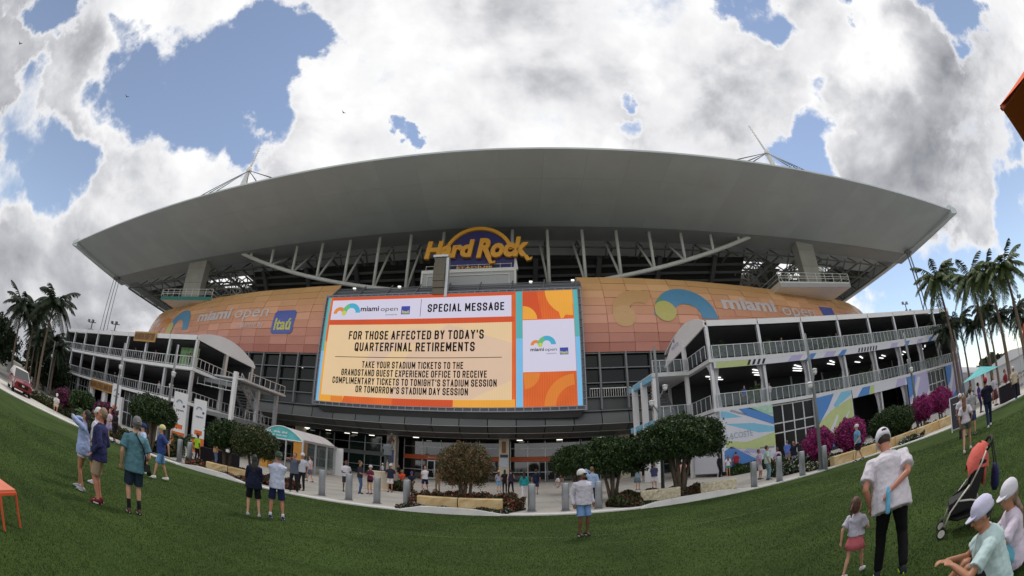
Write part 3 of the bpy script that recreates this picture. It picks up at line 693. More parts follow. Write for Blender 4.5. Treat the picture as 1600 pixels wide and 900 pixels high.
for (x0, x1, mm) in ((-60, -15.9, 'glassgreen'), (-15.0, -1.7, 'mirror'), (-.2, 9.0, 'mirror'), (9.2, 34, 'glassgreen')):
    n = max(1, round((x1 - x0) / 2.6)); s_ = (x1 - x0) / n
    for i in range(n):
        a, b = x0 + i * s_ + .04, x0 + (i + 1) * s_ - .04
        if mm == 'glassgreen' and x0 < -50 and i % 3 == 1: continue
        for z0, z1 in ((.05, 1.25), (1.33, 2.72), (3.42, 4.5), (4.58, 5.6)):
            mb = MB(SO_); mb.hexa([(a, gy(a), z0), (b, gy(b), z0), (b, gy(b) + .04, z0), (a, gy(a) + .04, z0), (a, gy(a), z1), (b, gy(b), z1), (b, gy(b) + .04, z1), (a, gy(a) + .04, z1)])
            mb.build('window_pane', M[mm], st)
    mb = MB(SO_)
    for i in range(n + 1):
        x = x0 + i * s_; mb.box((x, gy(x) - .02, 2.8), (.10, .18, 5.6))
    for z in (1.29, 4.54): mb.bar((x0, gy(x0) - .02, z), (x1, gy(x1) - .02, z), .1, .08)
    mb.build('window_frame', M['alu'], st)
    mb = MB(SO_)
    mb.hexa([(x0, gy(x0) - .2, 2.76), (x1, gy(x1) - .2, 2.76), (x1, gy(x1) + .05, 2.76), (x0, gy(x0) + .05, 2.76), (x0, gy(x0) - .2, 3.38), (x1, gy(x1) - .2, 3.38), (x1, gy(x1) + .05, 3.38), (x0, gy(x0) + .05, 3.38)])
    mb.build('lintel_band', M['orangeband'] if mm == 'mirror' else M['mull'], st)
mb = MB(SO_); pl_ = Plane((-11.6, gy(-11.6) - .215, 0), (1, -.087, 0), (0, 0, 1), (-.087, -1, 0)); [pl_.rect(mb, .1 + q * .2, 2.98, .1 + q * .2 + .13, 3.16, 0) for q in range(6)]
mb.build('band_lettering', smat('print_white', (1, 1, 1)), st)
for x0 in (-11.6, 3.6):
    for k in range(2):
        a = x0 + k * 1.05; mb = MB(SO_); y = gy(a) - .1
        for (c, d) in (((a + .05, y, 1.35), (.1, .08, 2.7)), ((a + 1.0, y, 1.35), (.1, .08, 2.7)), ((a + .52, y, 2.62), (.86, .08, .14)), ((a + .52, y, .12), (.86, .08, .22))): mb.box(c, d)
        dr = mb.build('door', M['alu'] if x0 < 0 else M['mull'], st)
        mb = MB(SO_); mb.box((a + .52, y + .03, 1.4), (.86, .03, 2.3)); mb.build('pane', M['glass'], dr)
        mb = MB(SO_); mb.bar((a + (.85 if k == 0 else .2), y - .1, .9), (a + (.85 if k == 0 else .2), y - .1, 1.5), .05); mb.build('handle', M['alu'], dr)

# ------------------------------------------------------------------ VIDEO SCREEN
O5 = Vector((4.18, 47.82, 0)); T5 = Vector((math.cos(R(5)), -math.sin(R(5)), 0)); N5 = Vector((-math.sin(R(5)), -math.cos(R(5)), 0))
SP = Plane(O5, T5, (0, 0, 1), N5)
SL = tuple(SP(-12.8, 8.3))
scr = thing('video_screen', 'giant curved-frame LED video screen showing the SPECIAL MESSAGE notice over the entrance', 'video screen', SL)
scr['label'] = 'giant LED video screen showing the SPECIAL MESSAGE notice above the entrance'
mb = MB(SL); mb.hexa([SP(-29.6, 8.45, -.05), SP(4.1, 8.45, -.05), SP(4.1, 8.45, -1.2), SP(-29.6, 8.45, -1.2), SP(-29.6, 23.2, -.05), SP(4.1, 23.2, -.05), SP(4.1, 23.2, -1.2), SP(-29.6, 23.2, -1.2)])
mb.build('housing', M['clad'], scr)
mb = MB(SL); mb.hexa([SP(-28.4, 7.6, -.6), SP(3.4, 7.6, -.6), SP(3.4, 7.6, -2.6), SP(-28.4, 7.6, -2.6), SP(-29.2, 8.44, -.1), SP(4.0, 8.44, -.1), SP(4.0, 8.44, -2.6), SP(-29.2, 8.44, -2.6)])
mb.build('drip_tray', M['roofdark'], scr)
mb = MB(SL)
for (x0, z0, x1, z1) in ((-29.65, 8.3, 4.15, 8.42), (-29.65, 8.74, 4.15, 8.84), (-29.65, 22.98, 4.15, 23.06), (-29.65, 23.24, 4.15, 23.34), (-29.68, 8.3, -29.58, 23.3), (-29.28, 8.3, -29.2, 23.3), (4.12, 8.3, 4.24, 23.3), (3.74, 8.8, 3.82, 23.3)):
    mb.hexa([SP(x0, z0, .06), SP(x1, z0, .06), SP(x1, z0, -.04), SP(x0, z0, -.04), SP(x0, z1, .06), SP(x1, z1, .06), SP(x1, z1, -.04), SP(x0, z1, -.04)])
for k in range(35):
    x = -29.6 + k * .99
    mb.bar(SP(x, 8.36, .03), SP(x, 8.8, .03), .12, .05, N5); mb.bar(SP(x, 23.02, .03), SP(x, 23.3, .03), .12, .05, N5)
for k in range(16):
    z = 8.6 + k * .96
    mb.bar(SP(-29.64, z, .03), SP(-29.24, z, .03), .05, .12, N5); mb.bar(SP(3.78, z, .03), SP(4.2, z, .03), .05, .12, N5)
mb.build('frame', M['lattice'], scr)
def led(name, rgb, v=0.0, s=.92):
    if name in MATS: return MATS[name]
    m = bpy.data.materials.new(name); m.use_nodes = True; t = m.node_tree; b = t.nodes['Principled BSDF']
    b.inputs['Base Color'].default_value = (.01, .01, .01, 1); b.inputs['Roughness'].default_value = .6
    c = lin(rgb); tcn = t.nodes.new('ShaderNodeTexCoord'); w = t.nodes.new('ShaderNodeTexNoise'); w.inputs['Scale'].default_value = .35; w.inputs['Detail'].default_value = 3
    g1 = t.nodes.new('ShaderNodeTexWave'); g1.inputs['Scale'].default_value = 1.1; g1.inputs['Distortion'].default_value = 2.5; g1.inputs['Detail'].default_value = 1; g1.inputs['Detail Scale'].default_value = .6
    t.links.new(tcn.outputs['Object'], w.inputs['Vector']); t.links.new(tcn.outputs['Object'], g1.inputs['Vector'])
    mx = t.nodes.new('ShaderNodeMix'); mx.data_type = 'RGBA'; mx.inputs[6].default_value = tuple(q * (1 - v) for q in c) + (1,); mx.inputs[7].default_value = tuple(min(1, q * (1 + v)) for q in c) + (1,)
    ad = t.nodes.new('ShaderNodeMath'); ad.operation = 'MULTIPLY_ADD'; t.links.new(g1.outputs['Fac'], ad.inputs[0]); ad.inputs[1].default_value = .28; t.links.new(w.outputs['Fac'], ad.inputs[2])
    t.links.new(ad.outputs[0], mx.inputs[0]); t.links.new(mx.outputs[2], b.inputs['Emission Color']); b.inputs['Emission Strength'].default_value = s
    MATS[name] = m; return m
def lay(name, m, fn, k, parent=scr):
    mb = MB(SL); fn(mb, k)
    if name not in ('lettering', 'sponsor_lettering'): return mb.build_each(name, m, parent)
    return mb.build(name, m, parent, fix=False)
e_or = led('led_orange', (204, 90, 26), .3); e_do = led('led_deep_orange', (198, 72, 24), .14); e_ye = led('led_yellow', (226, 158, 52), .1); e_am = led('led_amber', (214, 122, 40), .1)
e_cr = led('led_cream', (222, 192, 150), .06); e_wh = led('led_white', (206, 202, 222), .03); e_te = led('led_teal', (78, 168, 170), .05); e_bl = led('led_blue', (112, 180, 222), .06)
e_bk = smat('led_black', (14, 13, 16), rough=.9); e_nv = led('led_navy', (52, 64, 158), .04); e_li = led('led_lime', (190, 196, 84), .04); e_pk = led('led_peach', (214, 184, 158), .04)
lay('backdrop', e_or, lambda b, k: SP.rect(b, -29.2, 8.8, 3.76, 23.0, k), .01)
def bg(b, k):
    SP.pl(b, [(-28.8, 8.85), (-25.4, 8.85), (-24.9, 10), (-26.0, 14), (-28.8, 17)], k)
    SP.rect(b, -11.0, 8.85, -3.85, 9.75, k); SP.rect(b, -3.9, 8.85, -3.8, 8.9, k)
    SP.arc(b, 3.1, 23.0, 3.3, 0, 180, 270, k, 14); SP.arc(b, -2.9, 20.0, 1.6, 0, 0, 90, k, 12) if False else None
lay('backdrop_yellow', e_ye, bg, .014)
def bg2(b, k):
    SP.rect(b, -18.5, 8.85, -11.05, 9.75, k); SP.rect(b, -3.82, 9.2, -3.78, 22.9, k); SP.rect(b, -28.5, 22.62, -3.9, 22.96, k); SP.rect(b, -28.5, 19.12, -3.9, 19.78, k)
    SP.pl(b, [(-2.9, 19.4), (-.6, 19.4), (-1.2, 22.9), (-2.9, 22.9)], k)
lay('backdrop_red', e_do, bg2, .014)
def bg3(b, k):
    SP.arc(b, -2.9, 19.35, 1.7, 0, 0, 90, k, 12); SP.pl(b, [(.8, 22.95), (3.15, 22.95), (3.15, 21.2), (1.9, 19.35), (1.6, 19.35)], k)
lay('backdrop_amber', e_ye, bg3, .019)
lay('backdrop_amber', e_am, lambda b, k: (SP.rect(b, -27.0, 8.9, -25.3, 9.6, k)), .017)
lay('backdrop_amber', e_am, lambda b, k: (SP.arc(b, 3.15, 8.9, 3.7, 2.4, 95, 180, k, 18), SP.arc(b, -2.9, 12.8, 1.9, 0, 275, 360, k, 12)), .018)
lay('edge_strip', e_bl, lambda b, k: (SP.rect(b, -29.2, 8.8, -28.8, 15.5, k), SP.rect(b, -3.72, 8.8, -2.95, 17, k), SP.rect(b, 3.2, 8.8, 3.74, 17, k)), .02)
lay('edge_strip', e_te, lambda b, k: (SP.rect(b, -29.2, 15.5, -28.8, 23, k), SP.rect(b, -3.72, 17, -2.95, 23, k), SP.rect(b, 3.2, 17, 3.74, 23, k)), .02)
lay('header_panel', e_wh, lambda b, k: SP.rect(b, -28.45, 19.8, -4.26, 22.55, k), .024)
lay('message_panel', e_cr, lambda b, k: SP.rect(b, -28.48, 9.7, -4.21, 19.08, k), .024)
lay('message_panel_tint', e_pk, lambda b, k: (SP.arc(b, -16, 11.5, 7.0, 5.0, 25, 155, k, 24), SP.pl(b, [(-19, 9.75), (-9, 9.75), (-4.25, 12), (-4.25, 16.5), (-12, 19), (-17, 15)], k)), .028)
lay('side_panel', e_wh, lambda b, k: SP.rect(b, -2.93, 12.9, 3.16, 19.25, k), .024)
def words(b, k):
    T_ = lambda s, x0, x1, z0, z1, bd=.007: SP.text(b, s, x0, x1, z0, z1, k, bd) if bd != .007 else SP.block(b, s, x0, x1, z0, z1, k)
    T_('FOR THOSE AFFECTED BY TODAY’S', -25.25, -7.55, 17.07, 18.22); T_('QUARTERFINAL RETIREMENTS', -24.2, -8.6, 15.55, 16.7)
    T_('TAKE YOUR STADIUM TICKETS TO THE', -22.9, -9.9, 13.39, 14.25); T_('GRANDSTAND GUEST EXPERIENCE OFFICE TO RECEIVE', -25.75, -7.1, 12.33, 13.19)
    T_('COMPLIMENTARY TICKETS TO TONIGHT’S STADIUM SESSION', -26.95, -5.95, 11.27, 12.13); T_('OR TOMORROW’S STADIUM DAY SESSION', -23.5, -9.25, 10.24, 11.1)
    SP.rect(b, -26.95, 14.72, -5.38, 14.80, k); SP.rect(b, -15.66, 20.1, -15.60, 22.4, k)
    T_('SPECIAL MESSAGE', -14.7, -5.13, 20.62, 21.68, .007)
    T_('miami', -24.0, -21.35, 20.92, 21.65, .022); T_('open', -21.1, -18.72, 20.92, 21.5, .0); T_('presented by', -20.3, -18.75, 20.32, 20.52, .0)
    T_('miami', -2.05, -.5, 15.38, 15.82, .022); T_('open', -.38, 1.0, 15.38, 15.75, 0); T_('presented by', -.2, .95, 15.0, 15.15, 0)
lay('lettering', e_bk, words, .034)
e_o2 = led('led_logo_orange', (216, 128, 48), .04); e_g2 = led('led_logo_green', (96, 178, 120), .04); e_b2 = led('led_logo_blue', (64, 164, 196), .04)
lay('logo_arch', e_o2, lambda b, k: (SP.arc(b, -27.15, 20.65, .95, .42, 0, 180, k, 14), SP.arc(b, -1.4, 16.1, .64, .26, 0, 180, k, 14)), .034)
lay('logo_arch', e_b2, lambda b, k: (SP.arc(b, -25.4, 20.75, 1.35, .68, 0, 180, k, 18), SP.arc(b, -.15, 16.15, 1.08, .5, 0, 180, k, 16)), .036)
lay('logo_arch', e_g2, lambda b, k: (SP.arc(b, -25.4, 20.75, 1.34, .68, 110, 180, k, 8), SP.arc(b, -.15, 16.15, 1.07, .5, 110, 180, k, 8)), .038)
lay('logo_dot', e_li, lambda b, k: (SP.arc(b, -26.45, 20.72, .36, 0, 0, 360, k, 14), SP.arc(b, -.9, 16.1, .27, 0, 0, 360, k, 14)), .041)
lay('sponsor_square', e_nv, lambda b, k: (SP.rect(b, -18.22, 20.4, -17.05, 21.5, k), SP.rect(b, 1.35, 14.88, 2.33, 15.72, k)), .034)
lay('sponsor_lettering', e_li, lambda b, k: (SP.text(b, 'Itaú', -18.1, -17.15, 20.52, 20.95, k, .03), SP.text(b, 'Itaú', 1.42, 2.25, 14.98, 15.32, k, .03)), .040)

# plinth wall, railing, speaker and the big sign above the screen
pb_ = thing('sign_plinth', 'pale grey boxed plinth under the gold stadium sign', 'plinth', (-6, 52.6, 23.4))
mb = MB((-6, 52.6, 23.4)); WP = Plane((-12.6, 52.9, 0), (1, -.08, 0), (0, 0, 1), (-.08, -1, 0))
mb.hexa([WP(0, 23.5), WP(13.2, 23.5), WP(13.2, 23.5, -2), WP(0, 23.5, -2), WP(0, 28.1), WP(13.2, 28.1), WP(13.2, 28.1, -2), WP(0, 28.1, -2)]); mb.build('plinth_wall', smat('plinth_grey', (186, 188, 188), rough=.6, var=.04), pb_)
mb = MB((-6, 52.6, 23.4))
for (x0, z0, x1, z1) in ((0, 27.7, 13.2, 28.2), (0, 23.5, .25, 27.7), (12.95, 23.5, 13.2, 27.7), (.9, 27.2, 12.3, 27.3), (.9, 24, 1.0, 27.2), (12.2, 24, 12.3, 27.2)):
    mb.hexa([WP(x0, z0, .12), WP(x1, z0, .12), WP(x1, z0, .002), WP(x0, z0, .002), WP(x0, z1, .12), WP(x1, z1, .12), WP(x1, z1, .002), WP(x0, z1, .002)])
mb.build('plinth_trim', M['white_steel'], pb_)
mb = MB((-6, 52.6, 23.4))
for k in range(9): mb.bar(WP(.5 + k * 1.5, 28.1, -.3), WP(.5 + k * 1.5, 29.1, -.3), .05)
mb.bar(WP(.5, 29.0, -.3), WP(12.6, 29.0, -.3), .05); mb.build('guard_rail', M['white_steel'], pb_)

sg = thing('stadium_sign', 'big gold script sign on a blue half disc with a gold arch, above the screen', 'sign', (-4.7, 53, 28))
sg['label'] = 'big gold script sign on a blue half disc with a gold arch, above the screen'
SG = (-4.7, 53, 28); HP = Plane((-4.75, 52.7, 0), (1, -.08, 0), (0, 0, 1), (-.08, -1, 0))
gold = smat('sign_gold', (238, 172, 54), rough=.4, var=.05); blue = smat('sign_blue', (50, 48, 110), rough=.5, var=.05)
def thick(name, m, fn, k0, k1):
    mb = MB(SG); fn(mb, k1); me = mb.mesh(name, fix=False)
    bm = bmesh.new(); bm.from_mesh(me); bmesh.ops.remove_doubles(bm, verts=bm.verts, dist=.0005)
    r = bmesh.ops.extrude_face_region(bm, geom=bm.faces[:]); vs = [v for v in r['geom'] if isinstance(v, bmesh.types.BMVert)]
    bmesh.ops.translate(bm, verts=vs, vec=-HP.n * (k1 - k0)); bmesh.ops.recalc_face_normals(bm, faces=bm.faces); bm.to_mesh(me); bm.free()
    return link(name, me, m, sg)
thick('disc', blue, lambda b, k: HP.pl(b, [(5.9 * math.cos(R(a)) * .86, 29.6 + 5.2 * math.sin(R(a))) for a in range(-8, 189, 7)] + [(-4.9, 28.3), (4.9, 28.3)], k), -.5, -.1)
thick('arch', gold, lambda b, k: HP.arc(b, 0, 30.2, 4.9, 4.4, 12, 168, k, 24, 1.03), -.12, .25)
thick('letter_row', gold, lambda b, k: HP.text(b, 'Hard', -7.7, -.95, 30.1, 32.9, k, .05, shear=.17), 0, .5)
thick('letter_row', gold, lambda b, k: HP.text(b, 'Rock', -.2, 6.9, 29.9, 33.0, k, .05, shear=.17), 0, .5)
thick('letter_tail', gold, lambda b, k: (HP.pl(b, [(1.2, 30.0), (1.75, 30.1), (2.1, 29.2), (2.5, 29.4), (2.4, 29.0), (1.7, 28.9)], k), HP.pl(b, [(6.4, 30.0), (6.9, 30.1), (7.2, 29.6), (7.6, 29.8), (7.4, 29.3), (6.8, 29.2)], k)), .01, .49)
thick('ribbon', smat('ribbon_dark', (30, 30, 62), rough=.5), lambda b, k: HP.pl(b, [(-3.6, 28.4), (2.6, 28.4), (2.6, 28.9), (-3.6, 28.9)], k), -.08, .06)
mb = MB(SG); HP.text(mb, 'STADIUM', -3.0, 2.0, 28.5, 28.8, .07, .03); mb.build('small_lettering', gold, sg)
thick('support', M['white_steel'], lambda b, k: (HP.pl(b, [(4.7, 28.2), (5.6, 28.2), (5.2, 31), (4.9, 31)], k)), -.6, -.2)
thick('support', M['white_steel'], lambda b, k: (HP.pl(b, [(-5.4, 28.2), (-4.9, 28.2), (-4.9, 31), (-5.2, 31)], k)), -.6, -.2)

sp = thing('line_array', 'tall grey curved speaker tower standing over the top edge of the screen', 'speaker', tuple(SP(-13.3, 23.3, .3)))
SPK = tuple(SP(-13.3, 23.3, .3)); mg = smat('speaker_grille', (118, 112, 100), rough=.8, var=.12, scale=6)
for k in range(6):
    z0 = 22.9 + k * .86; off = .35 + .45 * math.sin(PI * (k + .5) / 6) - .15
    mb = MB(SPK); mb.hexa([SP(-14.2, z0 + .02, off), SP(-12.7, z0 + .02, off), SP(-12.7, z0 + .02, -.5), SP(-14.2, z0 + .02, -.5), SP(-14.2, z0 + .84, off + .04), SP(-12.7, z0 + .84, off + .04), SP(-12.7, z0 + .84, -.5), SP(-14.2, z0 + .84, -.5)])
    mb.build('cabinet', mg, sp)
mb = MB(SPK); mb.hexa([SP(-14.4, 28.1, .5), SP(-12.4, 28.1, .5), SP(-12.4, 28.1, -.6), SP(-14.4, 28.1, -.6), SP(-14.4, 28.4, .5), SP(-12.4, 28.4, .5), SP(-12.4, 28.4, -.6), SP(-14.4, 28.4, -.6)])
mb.hexa([SP(-12.66, 22.6, .3), SP(-12.3, 22.6, .3), SP(-12.3, 22.6, -.5), SP(-12.66, 22.6, -.5), SP(-12.66, 28.1, .3), SP(-12.3, 28.1, .3), SP(-12.3, 28.1, -.5), SP(-12.66, 28.1, -.5)])
mb.build('speaker_frame', M['alu'], sp)
ra = thing('roof_railing', 'grey maintenance railing with mesh along the top of the screen', 'railing', tuple(SP(-12, 23.3, -.8)))
RO = tuple(SP(-12, 23.3, -.8)); mb = MB(RO)
for k in range(9):
    x = -29 + k * 4.08; mb.bar(SP(x, 23.3, -.3), SP(x + .25, 25.4, -2.0), .14)
for z, d in ((25.0, -1.9), (24.3, -1.3)): mb.bar(SP(-29.3, z, d), SP(4.3, z, d), .09)
mb.build('rail', M['mull'], ra)
mb = MB(RO); mb.add([SP(-29.4, 23.35, -.5), SP(4.4, 23.35, -.5), SP(4.4, 24.9, -1.95), SP(-29.4, 24.9, -1.95)], [(0, 1, 2, 3)]); mb.build('mesh_panel', smat('mesh_grey', (104, 107, 112), rough=.6, var=.05), ra)
for x in (-27, -20, -2, 3.5): mb = MB(SO_); mb.box(tuple(SP(x, 25.6, -3.0)), (.4, .25, .25)); mb.build('floodlight', M['lightfix'], st)

# ------------------------------------------------------------------ HOSPITALITY STANDS
M['tent'] = smat('tent_white', (228, 228, 230), rough=.6, var=.04, scale=.5)
M['deck'] = smat('deck_edge', (204, 206, 208), rough=.5, var=.06)
M['railglass'] = mat('rail_glass', (.22, .27, .28), rough=.06, spec=.8, var=.1, alpha=.24)
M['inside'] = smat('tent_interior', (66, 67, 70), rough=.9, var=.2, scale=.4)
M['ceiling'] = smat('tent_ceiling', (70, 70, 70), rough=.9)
M['curtain'] = smat('curtain_white', (200, 200, 206), rough=.8, var=.06)
M['tube'] = mat('strip_light', (1, 1, .97), emit=1.5)
M['yellow'] = smat('sign_ochre', (196, 152, 84), rough=.6, var=.05)
M['brown'] = smat('sign_brown', (66, 46, 30), rough=.7)
class Run:
    """a straight run along the front of a stand: p(s, d, z) = s metres along, d metres back"""
    def __init__(s, a, b):
        s.a = Vector((a[0], a[1], 0)); d = Vector((b[0] - a[0], b[1] - a[1], 0)); s.L = d.length; s.t = d.normalized(); s.n = Vector((-s.t.y, s.t.x, 0))
        if s.n.y < 0: s.n = -s.n
    def __call__(s, x, d, z): p = s.a + s.t * x + s.n * d; return Vector((p.x, p.y, z))
    def blk(s, mb, x0, x1, d0, d1, z0, z1):
        return mb.hexa([s(x0, d0, z0), s(x1, d0, z0), s(x1, d1, z0), s(x0, d1, z0), s(x0, d0, z1), s(x1, d0, z1), s(x1, d1, z1), s(x0, d1, z1)])
def railing(par, org, A, B, z, n, glass, h=1.05):
    A, B = Vector(A), Vector(B); mb = MB(org)
    up = Vector((0, 0, h))
    A = Vector((A.x, A.y, z)); B = Vector((B.x, B.y, z))
    if glass:
        for k in range(n + 1): p = A.lerp(B, k / n); mb.bar(p, p + up, .05)
        mb.bar(A + up, B + up, .05); mb.build('railing', M['alu'], par)
        for k in range(n):
            p, q = A.lerp(B, (k + .07) / n), A.lerp(B, (k + .93) / n); m2 = MB(org); u2 = Vector((0, 0, .09)); u3 = Vector((0, 0, h - .06)); w = Vector((0, .02, 0))
            m2.hexa([p + u2, q + u2, q + u2 + w, p + u2 + w, p + u3, q + u3, q + u3 + w, p + u3 + w]); m2.build('glass_pane', M['railglass'], par)
    else:
        for k in range(n + 1): p = A.lerp(B, k / n); mb.bar(p, p + up, .07 if k % 4 == 0 else .045)
        mb.bar(A + up, B + up, .07); mb.bar(A + Vector((0, 0, .12)), B + Vector((0, 0, .12)), .07)
        mb.build('railing', M['alu'], par)
def gable(par, org, run, s_, d0, d1, zt0, zmid, zt1, zb0, zb1, th=.12):
    """curved white fabric gable across the end of a stand"""
    mb = MB(org); n = 14; top = []; bot = []
    for k in range(n + 1):
        f = k / n; d = d0 + (d1 - d0) * f; zt = zt0 + (zt1 - zt0) * f + (zmid - (zt0 + zt1) / 2) * 4 * f * (1 - f); zb = zb0 + (zb1 - zb0) * f
        top.append((d, max(zt, zb + .02))); bot.append((d, zb))
    for k in range(n):
        mb.hexa([run(s_, bot[k][0], bot[k][1]), run(s_, bot[k + 1][0], bot[k + 1][1]), run(s_ + th, bot[k + 1][0], bot[k + 1][1]), run(s_ + th, bot[k][0], bot[k][1]),
                 run(s_, top[k][0], top[k][1]), run(s_, top[k + 1][0], top[k + 1][1]), run(s_ + th, top[k + 1][0], top[k + 1][1]), run(s_ + th, top[k][0], top[k][1])])
    mb.build('gable', M['tent'], par)

# ---- mural stand
RR = Run((15.2, 29.6), (55.8, 29.6)); OR_ = (35, 30, 0); BAY = RR.L / 8
rs = thing('hospitality_stand', 'three storey white hospitality stand with glass balconies and colourful patterned banners', 'hospitality stand', OR_)
Z2, Z3, ZT, DP = 5.3, 9.15, 11.95, 9.5
for i in range(9):
    for d in (0, DP):
        mb = MB(OR_); RR.blk(mb, i * BAY - .13, i * BAY + .13, d - .13, d + .13, 0, ZT); mb.build('post', M['alu'], rs)
for z in (Z2, Z3):
    mb = MB(OR_); RR.blk(mb, -.3, RR.L + .3, -.35, DP, z - .3, z - .02); mb.build('deck', M['deck'], rs)
    for i in range(8):
        railing(rs, OR_, RR(i * BAY + .15, -.25, 0), RR((i + 1) * BAY - .15, -.25, 0), z, 7, True)
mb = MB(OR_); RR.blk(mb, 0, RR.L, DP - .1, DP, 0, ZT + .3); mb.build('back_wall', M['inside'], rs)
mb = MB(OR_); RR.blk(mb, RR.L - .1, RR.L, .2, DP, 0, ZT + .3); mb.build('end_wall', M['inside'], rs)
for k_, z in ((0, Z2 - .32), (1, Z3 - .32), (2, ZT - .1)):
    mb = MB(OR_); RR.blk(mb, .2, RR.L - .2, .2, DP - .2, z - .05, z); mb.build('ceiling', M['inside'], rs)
mb = MB(OR_)   # roof: shallow barrel with a white fascia
n = 12
for k in range(n):
    f0, f1_ = k / n, (k + 1) / n; z0 = ZT + .35 + 1.1 * math.sin(PI * f0) * .9; z1 = ZT + .35 + 1.1 * math.sin(PI * f1_) * .9
    mb.hexa([RR(-.2, DP * f0, z0 - .1), RR(RR.L + .2, DP * f0, z0 - .1), RR(RR.L + .2, DP * f1_, z1 - .1), RR(-.2, DP * f1_, z1 - .1),
             RR(-.2, DP * f0, z0), RR(RR.L + .2, DP * f0, z0), RR(RR.L + .2, DP * f1_, z1), RR(-.2, DP * f1_, z1)])
mb.build('roof', M['tent'], rs)
for i in range(8):
    mb = MB(OR_); RR.blk(mb, i * BAY + .06, (i + 1) * BAY - .06, -.2, -.12, ZT - .12, ZT + .36); mb.build('roof_fascia', M['tent'], rs)
gable(rs, OR_, RR, -.25, -.15, DP + .2, ZT + .35, 13.3, 11.0, ZT - .15, 10.9)
mb = MB(OR_); gp = Plane(RR(-.27, 7.2, 0), (0, -1, 0), (0, 0, 1), (-1, 0, 0)); gp.text(mb, 'LACOSTE', 0, 1.8, 12.0, 12.3, .02, .0); gp.pl(mb, [(.6, 12.55), (.95, 12.55), (.78, 12.95)], .02); mb.build('gable_lettering', smat('logo_blue_grey', (96, 110, 160)), rs)
# banners: flat print in layers
BN = Plane(RR(0, 0, 0) + Vector((0, -.34, 0)), (1, 0, 0), (0, 0, 1), (0, -1, 0))
b_w = smat('banner_white', (206, 208, 218), rough=.7, var=.03); b_b = smat('banner_blue', (78, 132, 198), rough=.7, var=.04); b_lb = smat('banner_sky', (124, 186, 216), rough=.7, var=.04)
b_g = smat('banner_lime', (182, 194, 136), rough=.7, var=.05); b_p = smat('banner_lilac', (176, 170, 206), rough=.7, var=.04); b_k = smat('banner_black', (36, 38, 46), rough=.7); b_gy = smat('banner_grey', (140, 158, 176), rough=.7); b_v = smat('banner_violet', (112, 122, 200), rough=.7, var=.04); b_gg = smat('banner_leaf', (120, 170, 120), rough=.7)
def pr(name, m, fn, k):
    mb = MB(OR_); fn(mb, k)
    if name == 'banner_hatching': mb.build(name, m, rs, fix=False)['kind'] = 'stuff'
    else: mb.build_each(name, m, rs)
X0, X1 = .15, 5.25
def clip(P, a=X0, b=X1, lo=.35, hi=5.0): return [(min(max(x, a), b), min(max(z, lo), hi)) for x, z in P]
pr('banner', b_w, lambda b, k: BN.rect(b, X0, .35, X1, 5.0, k), .0)
pr('banner_stripe', b_lb, lambda b, k: (BN.pl(b, [(.2, 4.95), (.7, 4.95), (2.2, 4.35), (.2, 4.45)], k), BN.pl(b, [(.5, 4.0), (3.2, 3.75), (5.25, 3.2), (5.25, 2.8), (3.6, 2.95)], k)), .006)
pr('banner_stripe', b_b, lambda b, k: (BN.pl(b, [(1.9, 5.0), (3.0, 5.0), (5.25, 4.0), (5.25, 3.35), (2.6, 4.4)], k), BN.pl(b, [(.35, 1.9), (1.0, 2.2), (3.4, .8), (3.3, .6), (.35, .6)], k)), .008)
pr('banner_stripe', b_g, lambda b, k: (BN.pl(b, [(.4, 2.75), (2.4, 2.35), (5.25, 2.75), (5.25, 1.7), (3.4, 1.65), (.6, 2.1)], k)), .008)
pr('banner_stripe', smat('banner_mint', (166, 200, 182), rough=.7), lambda b, k: BN.pl(b, [(2.7, 5.0), (5.25, 5.0), (5.25, 4.1)], k), .008)
def hatch(b, k, x0, x1, z0, z1, dx_, dz_, w, n_):
    for i in range(n_):
        f = i / n_; x = x0 + (x1 - x0) * f; z = z0 + (z1 - z0) * f; BN.pl(b, [(x, z), (x + w, z), (x + w + dx_, z + dz_), (x + dx_, z + dz_)], k)
pr('banner_hatching', b_gg, lambda b, k: (hatch(b, k, 3.0, 5.0, 4.9, 4.15, .32, .1, .06, 13), hatch(b, k, 4.0, 5.1, 4.95, 4.6, -.3, .0, .06, 8)), .012)
pr('banner_hatching', b_v, lambda b, k: (hatch(b, k, .8, 2.6, 1.95, 1.15, .35, .22, .07, 13), hatch(b, k, 2.4, 4.8, 1.85, 1.3, -.3, -.28, .07, 17), hatch(b, k, 2.2, 3.2, 1.1, .7, .5, .0, .12, 5)), .012)
pr('banner_hatching', b_k, lambda b, k: (hatch(b, k, 1.1, 2.5, 4.86, 4.4, .12, .16, .05, 14), hatch(b, k, 3.6, 5.1, 1.62, 1.5, .1, .14, .05, 14), BN.pl(b, [(.35, .6), (2.6, .75), (4.6, .5), (4.7, .38), (.35, .36)], k)), .014)
pr('banner_emblem', b_w, lambda b, k: (BN.pl(b, [(2.2, .36), (3.4, .62), (3.9, .66), (3.4, .42), (2.6, .36)], k), hatch(b, k, 2.2, 3.4, .42, .62, .03, .1, .06, 9), BN.pl(b, [(2.6, 1.5), (4.9, .75), (4.8, .5), (3.4, .8)], k)), .018)
pr('banner_lettering', b_gy, lambda b, k: BN.text(b, 'LACOSTE', .62, 3.05, 2.78, 3.22, k, .0), .022)
